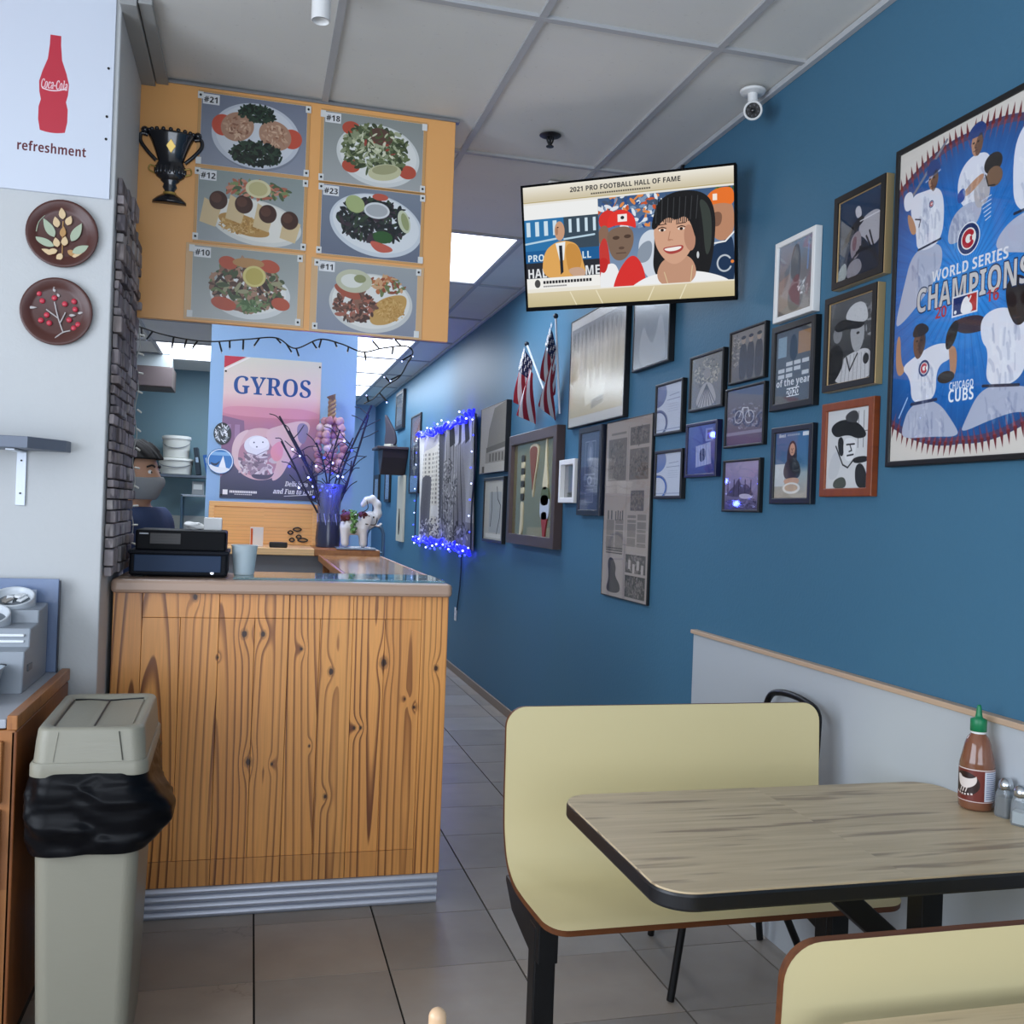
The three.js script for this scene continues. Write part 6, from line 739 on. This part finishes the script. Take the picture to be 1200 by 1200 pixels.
{ // glass vase with lit branches
  const t = thing('branch_vase', 'tall cut glass vase holding dark branches with tiny blue lights', 'vase', [0.442, 1.171, -5.96]);
  const glassM = P({ color: 0xb4bcd8, roughness: 0.08, transmission: 0.8, thickness: 0, ior: 1.5 });
  add(t, 'vase_glass', lathe([[0, 0], [0.066, 0], [0.07, 0.01], [0.062, 0.12], [0.064, 0.2], [0.074, 0.3], [0.088, 0.375], [0.086, 0.377], [0.07, 0.3], [0.06, 0.2], [0.056, 0.02], [0, 0.015]], 24), glassM);
  add(t, 'dark_base_band', lathe([[0.071, 0.002], [0.0735, 0.05], [0.067, 0.15], [0.066, 0.15], [0.07, 0.05], [0.07, 0.002]], 24), P({ color: 0x454c66, roughness: 0.2, transmission: 0.5, thickness: 0 }));
  for (let i = 0; i < 12; i++) { const a = i * 0.5236, a2 = a + 0.5; add(t, 'cut_facet', tube([[Math.cos(a) * 0.07, 0.05, Math.sin(a) * 0.07], [Math.cos((a + a2) / 2) * 0.066, 0.12, Math.sin((a + a2) / 2) * 0.066], [Math.cos(a2) * 0.067, 0.2, Math.sin(a2) * 0.067]], 0.0025, 8, 5), i % 2 ? flat(0xaab4e6, 0.2) : flat(0x2a3060, 0.3)); }
  const bark = flat(0x1a1a26, 0.7), tips = [[-0.28, 0.76, 0.03], [-0.32, 0.62, -0.02], [-0.22, 0.68, 0.05], [0.2, 0.86, 0.0], [0.24, 0.8, 0.04], [0.1, 0.66, 0.02], [-0.06, 0.62, -0.04], [0.02, 0.7, 0.06], [0.14, 0.52, 0.06], [-0.13, 0.5, 0.05]], bulbs = [];
  tips.forEach((p, i) => { const q = (s, dx = 0) => [p[0] * s ** 1.3 + dx + 0.03 * Math.sin(i * 3 + s * 5) * s, 0.05 + (p[1] - 0.05) * s, p[2] * s + 0.02 * Math.cos(i * 2)]; const main = [0, 0.25, 0.5, 0.75, 1].map((s) => q(s)); add(t, 'branch', tube(main, i < 5 ? 0.0065 : 0.0045, 26, 6), bark); for (let k = 0; k < 5; k++) { const s = 0.45 + k * 0.12, o = q(s), d = (k % 2 ? 1 : -1) * rr(0.05, 0.12); add(t, 'twig', tube([o, [o[0] + d * 0.5, o[1] + rr(0.02, 0.06), o[2] + rr(-0.03, 0.03)], [o[0] + d, o[1] + rr(0.03, 0.12), o[2] + rr(-0.05, 0.05)]], 0.0028, 10, 5), bark); if (k < 4) bulbs.push([o[0] + d * 0.5, o[1] + rr(0.01, 0.05), o[2] + 0.02]); } });
  bulbs.forEach((b, i) => { if (i % 2 === 0) add(t, 'led_bulb', new THREE.SphereGeometry(0.0065, 8, 6), i % 6 ? ledWhite : led, b); });
  for (const [x, y, z] of [[0.03, 0.36, 0.16], [0.18, 0.8, 0.12], [-0.16, 0.5, 0.14], [0.14, 0.5, 0.2]]) { const l = new THREE.PointLight(0x4452ff, 0.11, 0, 2); l.position.set(x, y, z); t.add(l); }
}
{ // garlic braid on the wall
  const t = thing('garlic_braid', 'braid of pinkish garlic bulbs hanging on the light blue wall behind the branches', 'decoration', [0.45, 1.62, -6.13]);
  const g = new THREE.SphereGeometry(0.027, 16, 12), p = g.attributes.position; for (let i = 0; i < p.count; i++) { const x = p.getX(i), y = p.getY(i), z = p.getZ(i), a = Math.atan2(z, x), k = 1 + 0.07 * Math.cos(a * 7); p.setXYZ(i, x * k, y * 0.9 + (y > 0.02 ? (y - 0.02) * 1.2 : 0), z * k); } g.computeVertexNormals(); const cols = [0xcfa5a8, 0xb98a92, 0xdcc2c0, 0xa87480].map((c) => flat(c, 0.6));
  for (let r = 0; r < 8; r++) for (let k = 0; k < 4; k++) { const w = 0.062 * (0.7 + 0.5 * Math.sin((r + 1) / 8 * Math.PI)); add(t, 'garlic_bulb', g, cols[Math.floor(rnd() * 4)], [(k - 1.5) / 1.5 * w + rr(-0.01, 0.01), 0.02 + r * 0.042, 0.01 + (k % 2) * 0.035], [rr(-0.8, 0.8), rnd() * 6, rr(-0.8, 0.8)]); }
  for (let i = 0; i < 3; i++) add(t, 'braid_strand', tube([...Array(9)].map((_, k) => [0.014 * Math.sin(k * 1.3 + i * 2.1), 0.32 + k * 0.016, 0.01 + 0.012 * Math.cos(k * 1.3 + i * 2.1)]), 0.012, 40, 8), flat(0x9a7e60, 0.8)); add(t, 'nail', cyl(0.004, 0.004, 0.08, 8), flat(0x777777, 0.4, 0.8), [0, 0.43, -0.032], [Math.PI / 2, 0, 0]); add(t, 'braid_tuft', at(cyl(0.03, 0.012, 0.04, 10), 0, 0.455, 0.01, 0, 0, 0.4), flat(0x8a7058, 0.8));
}
{ // white elephant planter
  const t = thing('elephant_planter', 'white elephant planter with raised trunk, green trailing plant and dark red flowers', 'planter', [0.585, 1.171, -5.74], 0), wm = P({ color: 0xe6e8ee, roughness: 0.3, clearcoat: 0.4 });
  t.scale.x = 0.9; const body = (x, y, z) => { let d = ellip(x, y, z, [-0.015, 0.145, 0], [0.085, 0.062, 0.058]); for (const [a, b] of [[-0.075, 0.032], [-0.07, -0.032], [0.04, 0.034], [0.045, -0.032]]) d = smin(d, cap(x, y, z, [a, 0.12, b], [a + 0.004, 0.038, b], 0.028, 0.024), 0.03); d = smin(d, ellip(x, y, z, [0.085, 0.175, 0], [0.042, 0.05, 0.04]), 0.03); for (const s of [-1, 1]) d = smin(d, ellip(x, y, z, [0.06, 0.175, s * 0.05], [0.035, 0.045, 0.01]), 0.01); const tr = [[0.11, 0.165, 0.0], [0.135, 0.21, 0], [0.13, 0.265, 0], [0.098, 0.295, 0], [0.06, 0.285, 0], [0.04, 0.262, 0]]; for (let i = 0; i < 5; i++) d = smin(d, cap(x, y, z, tr[i], tr[i + 1], 0.026 - i * 0.0018, 0.024 - i * 0.0018), 0.015); return d; };
  add(t, 'elephant_body', field(body, [-0.12, -0.02, -0.08], [0.17, 0.33, 0.08], 0.0045), wm); for (const s of [-1, 1]) { add(t, 'tusk', tube([[0.105, 0.155, s * 0.022], [0.14, 0.14, s * 0.026], [0.16, 0.155, s * 0.024]], 0.006, 10, 8), wm); add(t, 'eye', new THREE.SphereGeometry(0.006, 10, 8), black, [0.105, 0.19, s * 0.034]); }
  const grn = [0x5d8a4a, 0x74a060, 0x4a7040].map((c) => P({ color: c, roughness: 0.7 })), red = [0x5a2028, 0x43161e].map((c) => flat(c, 0.7)), lg = new THREE.SphereGeometry(0.012, 8, 6).scale(1, 0.35, 0.7);
  for (const [x, y, rx, ry] of [[-0.055, 0.185, 0.048, 0.034], [0.04, 0.2, 0.036, 0.022]]) add(t, 'saddle_cloth', new THREE.SphereGeometry(1, 24, 16).scale(rx, ry, 0.06), red[0], [x, y, 0]);
  for (let i = 0; i < 70; i++) { const k = i / 70; add(t, 'leaf', lg, grn[i % 3], [-0.02 + rr(-0.028, 0.026) * (1 - k * 0.5), 0.225 - k * 0.13, 0.055 + rr(-0.01, 0.02)], [rr(-1, 1), rnd() * 6, rr(-1, 1)]); } for (let i = 0; i < 40; i++) { const a = rnd(); add(t, 'flower', lg, red[i % 2], [(a < 0.5 ? -0.075 : 0.045) + rr(-0.034, 0.034), 0.205 + rr(-0.05, 0.022) * (a < 0.5 ? 1 : 0.4), 0.02 + rr(-0.03, 0.045)], [rr(-1, 1), rnd() * 6, rr(-1, 1)]); }
  add(t, 'harness', tube([[0.06, 0.285, 0.02], [0.065, 0.24, 0.04], [0.03, 0.215, 0.045]], 0.003, 12, 6), black); add(t, 'harness', tube([[0.13, 0.2, 0.02], [0.12, 0.15, 0.035], [0.05, 0.15, 0.062]], 0.003, 12, 6), black); add(t, 'base', rbox(0.25, 0.012, 0.13, 0.004), P({ color: 0x9fb0c8, roughness: 0.15, transmission: 0.3, thickness: 0 }), [0, 0.006, 0]);
}

// ------------------------------------------------------------------ string lights round the opening
{
  const t = thing('string_lights', 'dark string of small lights drooping under the orange board', 'string lights'), pts = [[-0.446, 2.061], [-0.349, 2.034], [-0.242, 2.023], [-0.165, 2.023], [-0.041, 2.04], [0.07, 2.055], [0.135, 2.021], [0.231, 2.062], [0.314, 2.052], [0.398, 2.028], [0.481, 2.048], [0.575, 2.062], [0.597, 2.044], [0.578, 1.998], [0.552, 1.945], [0.503, 1.908], [0.454, 1.854], [0.421, 1.835]].map((p, i) => [p[0], p[1], -3.9 + 0.008 * Math.sin(i * 2) - (i > 12 ? (i - 12) * 0.02 : 0)]);
  const c = new THREE.CatmullRomCurve3(pts.map((p) => V(...p))); add(t, 'wire', tube(pts, 0.0028, 140, 6), black);
  for (let k = 0; k < 26; k++) { const s = Math.min(0.995, (k + 0.2 + 0.6 * rnd()) / 26), i = s * 34, p = c.getPointAt(s), d = i > 22 ? rr(-0.05, 0.05) : rr(-0.02, 0.02), b = V(p.x + d, p.y - rr(0.018, 0.04) * (i > 22 && k % 2 ? -1 : 1), p.z + 0.01); add(t, 'bulb_stub', tube([[p.x, p.y, p.z], [b.x, b.y, b.z]], 0.0036, 4, 6), black); add(t, 'led_bulb', new THREE.SphereGeometry(0.0032, 8, 6), i > 22 ? ledWhite : flat(0xcfd3e0, 0.3), [b.x, b.y - 0.004, b.z]); }
}
{
  const t = thing('string_lights', 'white string of tiny unlit bulbs down the edge of the stone facing', 'string lights'); add(t, 'wire', tube([...Array(16)].map((_, i) => [-0.428 + 0.006 * Math.sin(i * 2), 2.04 - i * 0.055, -3.872 + 0.004 * Math.cos(i * 3)]), 0.002, 60, 5), flat(0xb9b9b4)); for (let i = 0; i < 12; i++) add(t, 'bulb', new THREE.CapsuleGeometry(0.0035, 0.014, 3, 8), flat(0xe8e6da, 0.3), [-0.416, 2.02 - i * 0.07, -3.868], [0, 0, 1.3 + rr(-0.4, 0.4)]);
}

// ------------------------------------------------------------------ kitchen behind the counter
const KZ = -12.36;
wall('wall_kitchen_panel', box(2.4, 1.24, 0.02), flat(0xb9bdb6, 0.5), [-1.2, 0.62, KZ + 0.012]);
{
  const t = thing('kitchen_shelf', 'dark shelf on the kitchen wall carrying white buckets', 'shelf', [-1.1, 1.7, -12.12]); add(t, 'board', rbox(1.3, 0.03, 0.4, 0.004), flat(0x5b6672, 0.5)); for (const x of [-0.5, -0.15]) add(t, 'bracket', bar([x, -0.015, 0.14], [x, -0.22, -0.2], 0.02), blackMetal);
  const u = thing('kitchen_shelf', 'small lower kitchen shelf holding a grey carton', 'shelf', [-0.6, 1.48, -12.1]); add(u, 'board', rbox(0.4, 0.025, 0.36, 0.004), flat(0x9aa3aa, 0.5)); add(u, 'side_panel', rbox(0.02, 0.52, 0.36, 0.003), flat(0x3d5566, 0.5), [-0.19, -0.25, 0]);
  const bucket = (label, x, y, r, h, z) => { const b = thing('bucket', label, 'bucket', [x, y, z], 0, 'white food buckets'); add(b, 'tub', lathe([[0, 0], [r * 0.9, 0], [r * 0.92, 0.01], [r, h * 0.86], [r * 0.98, h * 0.86]], 32), flat(0xd8d9d0, 0.5)); add(b, 'lid', lathe([[0, h], [r * 0.9, h], [r * 1.05, h - 0.008], [r * 1.06, h * 0.84], [r, h * 0.84]], 32), flat(0xe2e3dc, 0.45)); add(b, 'bail', tube([[-r, h * 0.7, 0.01], [-r * 0.6, h * 0.5, r * 0.85], [0, h * 0.44, r * 1.04], [r * 0.6, h * 0.5, r * 0.85], [r, h * 0.7, 0.01]], 0.006, 24, 6), flat(0x8c9094, 0.4, 0.6)); return b; };
  bucket('wide lower white bucket on the kitchen shelf', -0.88, 1.716, 0.19, 0.19, -12.1); bucket('upper white bucket stacked on the wide one', -0.88, 1.907, 0.155, 0.26, -12.1); bucket('small white tub left of the stacked buckets', -1.2, 1.716, 0.1, 0.17, -12.1);
  [['dark slate binder leaning beside the white buckets', 0x26333e, -0.64, 0.13], ['blue binder at the right end of the kitchen shelf', 0x2a62a8, -0.53, 0.2]].forEach(([l, c, x, a]) => { const b = thing('binder', l, 'binder', [x, 1.716, -12.1], 0, 'binders on the kitchen shelf'); add(b, 'cover', rbox(0.05, c === 0x2a62a8 ? 0.24 : 0.32, 0.26, 0.006), flat(c, 0.5), [0, 0.165 - (c === 0x2a62a8 ? 0.04 : 0), 0], [0, 0, a]); add(b, 'label', rbox(0.03, 0.06, 0.002, 0.0008), flat(0x9fb4c8), [0, 0.18, 0.131], [0, 0, a]); });
  const k = thing('carton', 'grey carton on the small lower kitchen shelf', 'box', [-0.62, 1.493, -12.06]); add(k, 'carton_body', rbox(0.13, 0.15, 0.16, 0.004), flat(0x8b8f90, 0.6), [0, 0.076, 0]); add(k, 'label', rbox(0.1, 0.06, 0.002, 0.0006), flat(0xcfd2cf), [0, 0.09, 0.081]);
  const h = thing('dried_bunch', 'dark dried herb bunch at the left end of the kitchen shelf', 'plant', [-1.52, 1.725, -12.05]); const lg = new THREE.SphereGeometry(0.04, 7, 5).scale(1, 0.4, 0.6); for (let i = 0; i < 50; i++) add(h, 'leaf', lg, [flat(0x4a463e, 0.9), flat(0x6b665a, 0.9), flat(0x2f2d2a, 0.9)][i % 3], [rr(-0.14, 0.14), rr(0.04, 0.42), rr(-0.08, 0.08)], [rnd() * 3, rnd() * 3, rnd() * 3]); for (let i = 0; i < 6; i++) add(h, 'stem', tube([[0, 0, 0], [rr(-0.05, 0.05), 0.2, 0], [rr(-0.12, 0.12), 0.4, rr(-0.05, 0.05)]], 0.008, 8, 5), flat(0x3a342c));
  const c = thing('wall_cupboard', 'dark brown cupboard hung below the kitchen ceiling', 'cupboard', [-1.25, 2.72, -11.3]); add(c, 'cabinet_box', rbox(0.76, 0.22, 0.5, 0.004), flat(0x4d4340, 0.6)); for (const x of [-0.19, 0.19]) add(c, 'door', rbox(0.37, 0.2, 0.012, 0.003), flat(0x55494a, 0.6), [x, 0, 0.255]); add(c, 'hanger', box(0.7, 0.14, 0.46), flat(0x8e9698, 0.6), [0, 0.181, 0]);
}
// ------------------------------------------------------------------ far end of the passage
{
  const t = thing('sconce_shelf', 'dark brown bracket shelf on the blue wall far down the passage', 'shelf', [XR, 2.12, -11.85], -Math.PI / 2); const g = extrude(shapeOf([[-0.24, 0], [0.24, 0], [0.2, -0.1], [0.1, -0.22], [0.03, -0.3], [-0.03, -0.3], [-0.1, -0.22], [-0.2, -0.1]]), 0.3, 0.01); add(t, 'corbel', g, flat(0x33282e, 0.5), [0, 0, 0.002]); add(t, 'shelf_top', rbox(0.56, 0.03, 0.37, 0.006), flat(0x3a2d34, 0.45), [0, 0.012, 0.187]);
  const s = thing('sail_ornament', 'dark pointed sail ornament standing on the brown bracket shelf', 'ornament', [XR - 0.17, 2.148, -11.85], -Math.PI / 2 + 0.5); add(s, 'sail', at(extrude(splineShape([[-0.1, 0.0], [0.1, 0.0], [0.09, 0.12], [0.0, 0.24], [-0.12, 0.36], [-0.1, 0.18]]), 0.03, 0.006), 0, 0.04, 0), flat(0x3b3540, 0.5)); add(s, 'foot', rbox(0.14, 0.04, 0.1, 0.006), flat(0xb9b4a8, 0.5), [0, 0.02, 0.015]);
  const b = thing('narrow_panel', 'long narrow cream panel with a dark feather below the bracket shelf', 'panel', [XR, 1.42, -11.95], -Math.PI / 2); add(b, 'panel', rbox(0.5, 0.8, 0.03, 0.004), flat(0xc9c3b0, 0.6), [0, 0, 0.016]); add(b, 'feather', extrude(splineShape([[0, -0.12], [0.05, -0.02], [0.03, 0.12], [0, 0.2], [-0.03, 0.1], [-0.04, -0.02]]), 0.006, 0.002), flat(0x2e2c26, 0.7), [0, -0.2, 0.032]);
  const h = thing('metal_rack', 'blue-grey tube rack standing behind the elephant planter', 'rack', [0.9, 0, -6.95], 0); const m = flat(0x5f7a92, 0.35, 0.5); add(h, 'hoop', tube([[-0.12, 0.02, 0], [-0.12, 1.1, 0], [-0.11, 1.25, 0], [-0.07, 1.29, 0], [-0.03, 1.29, 0], [-0.005, 1.26, 0], [0, 1.2, 0], [0, 0.02, 0]], 0.012, 60, 8), m); add(h, 'foot', rbox(0.2, 0.02, 0.3, 0.004), m, [-0.06, 0.01, 0]); for (const y of [0.4, 0.8, 1.1]) add(h, 'cross_bar', cyl(0.008, 0.008, 0.12, 10), m, [-0.06, y, 0], [0, 0, Math.PI / 2]);
  const w = thing('cable', 'thin dark cord hanging from the lit city banner down the wall', 'cable'); add(w, 'cord', tube([[XR - 0.012, 1.09, -8.3], [XR - 0.01, 0.8, -8.32], [XR - 0.01, 0.55, -8.42]], 0.006, 16, 6), flat(0x26384c));
}

// ------------------------------------------------------------------ the person behind the register
{
  const t = thing('person', 'person in a navy shirt and grey face mask standing behind the cash register', 'person', [-0.47, 0, -4.32], 1.15);
  const arms = (x, y, z, k = 0) => { let d = 1; for (const s of [-1, 1]) { d = Math.min(d, smin(cap(x, y, z, [s * 0.17, 1.3, -0.01], [s * 0.215, 1.05, 0.02], 0.052 + k, 0.042 + k), k > 0.002 ? 1 : cap(x, y, z, [s * 0.215, 1.05, 0.02], [s * 0.15, 0.98, 0.24], 0.04, 0.028), 0.03)); } return d; };
  const torso = (x, y, z) => smin(smin(ellip(x, y, z, [0, 1.2, -0.01], [0.165, 0.2, 0.115]), ellip(x, y, z, [0, 0.98, 0], [0.15, 0.2, 0.115]), 0.1), smin(cap(x, y, z, [-0.14, 1.31, -0.015], [0.14, 1.31, -0.015], 0.062, 0.062), ellip(x, y, z, [0, 0.87, 0], [0.16, 0.11, 0.12]), 0.08), 0.08);
  const head = (x, y, z) => smin(smin(ellip(x, y, z, [0, 1.525, 0.0], [0.075, 0.105, 0.092]), ellip(x, y, z, [0, 1.465, 0.035], [0.055, 0.06, 0.06]), 0.04), smin(cap(x, y, z, [0, 1.36, -0.01], [0, 1.45, -0.005], 0.056, 0.052), cap(x, y, z, [0, 1.51, 0.085], [0, 1.488, 0.105], 0.009, 0.014), 0.02), 0.03);
  const legs = (x, y, z) => { let d = 1; for (const s of [-1, 1]) d = Math.min(d, smin(smin(cap(x, y, z, [s * 0.085, 0.84, 0], [s * 0.09, 0.46, 0.01], 0.088, 0.06), cap(x, y, z, [s * 0.09, 0.46, 0.01], [s * 0.09, 0.08, -0.01], 0.056, 0.04), 0.04), cap(x, y, z, [s * 0.09, 0.045, -0.02], [s * 0.1, 0.035, 0.14], 0.042, 0.032), 0.03)); return d; };
  const hands = (x, y, z) => { let d = 1; for (const s of [-1, 1]) { const c = [s * 0.145, 0.975, 0.275]; d = Math.min(d, ellip(x, y, z, c, [0.038, 0.016, 0.045])); for (let i = 0; i < 4; i++) { const o = (i - 1.5) * 0.019; d = smin(d, cap(x, y, z, [c[0] + o, c[1], c[2] + 0.03], [c[0] + o * 1.1, c[1] - 0.012, c[2] + [0.095, 0.108, 0.103, 0.085][i]], 0.009, 0.007), 0.008); } d = smin(d, cap(x, y, z, [c[0] - s * 0.03, c[1], c[2] - 0.01], [c[0] - s * 0.062, c[1] - 0.01, c[2] + 0.045], 0.011, 0.008), 0.012); } return d; };
  const skin = P({ color: 0xb98c70, roughness: 0.55 });
  const all = (x, y, z) => smin(smin(torso(x, y, z), legs(x, y, z), 0.05), smin(smin(head(x, y, z), arms(x, y, z), 0.05), hands(x, y, z), 0.015), 0.03);
  add(t, 'body', merge([field((x, y, z) => all(x, y, z), [-0.3, 0, -0.16], [0.3, 1.65, 0.4], 0.0165)]), skin);
  add(t, 'head_detail', field((x, y, z) => Math.max(head(x, y, z) - 0.001, 1.4 - y), [-0.11, 1.38, -0.12], [0.11, 1.64, 0.14], 0.004), skin);
  add(t, 'shirt', field((x, y, z) => Math.max(smin(torso(x, y, z) - 0.017 - 0.008 * (fbm(x * 14 + 4, y * 9 + z * 8, 3) - 0.4), smin(arms(x, y, z, 0.022), 1, 0.01), 0.06), 0.84 - y, y - 1.385 + 0.25 * Math.abs(x) * 0, (Math.hypot(x, z + 0.005) < 0.06 && y > 1.36) ? 0.01 : -1), [-0.3, 0.82, -0.17], [0.3, 1.41, 0.16], 0.011), P({ color: 0x22365c, roughness: 0.85 }));
  add(t, 'trousers', field((x, y, z) => Math.max(smin(legs(x, y, z) - 0.014, ellip(x, y, z, [0, 0.87, 0], [0.168, 0.11, 0.128]), 0.05), 0.09 - y, y - 0.9), [-0.22, 0.07, -0.16], [0.22, 0.92, 0.16], 0.013), flat(0x24262c, 0.85));
  add(t, 'hair', field((x, y, z) => Math.max(head(x, y, z) - 0.02 - 0.03 * (fbm(x * 48 + 3, y * 48 + z * 40, 3) - 0.45) * ss(1.47, 1.53, y), -Math.max(0.03 - z, 1.2 - y, y - 1.58), 1.44 - y), [-0.12, 1.42, -0.13], [0.12, 1.68, 0.14], 0.005), flat(0x100e0f, 0.85));
  add(t, 'face_mask', field((x, y, z) => Math.max(head(x, y, z) - 0.008, y - 1.505 - 0.12 * Math.max(0, z - 0.08), 1.415 - y, -(z - 0.0)), [-0.1, 1.4, -0.01], [0.1, 1.53, 0.14], 0.004), flat(0x8f9294, 0.85));
  for (const s of [-1, 1]) { const e = add(t, 'eye', new THREE.SphereGeometry(0.0105, 14, 10), white, [s * 0.032, 1.527, 0.08]); add(e, 'iris', new THREE.SphereGeometry(0.006, 12, 8), flat(0x24160f, 0.2), [0, 0, 0.0062]); add(t, 'eyebrow', tube([[s * 0.015, 1.55, 0.093], [s * 0.032, 1.555, 0.09], [s * 0.05, 1.548, 0.078]], 0.004, 10, 6), flat(0x1c1817)); add(t, 'ear', new THREE.SphereGeometry(0.024, 14, 10).scale(0.35, 1.2, 0.75), skin, [s * 0.076, 1.515, 0.0]); add(t, 'mask_strap', tube([[s * 0.07, 1.495, 0.045], [s * 0.084, 1.5, 0.015], [s * 0.084, 1.51, -0.005]], 0.002, 10, 5), flat(0x9a9c9e)); }
}

scene.traverse((o) => { if (o.isMesh) { o.castShadow = true; o.receiveShadow = true; } if (o.isPointLight) o.castShadow = true; });
renderer.render(scene, camera);
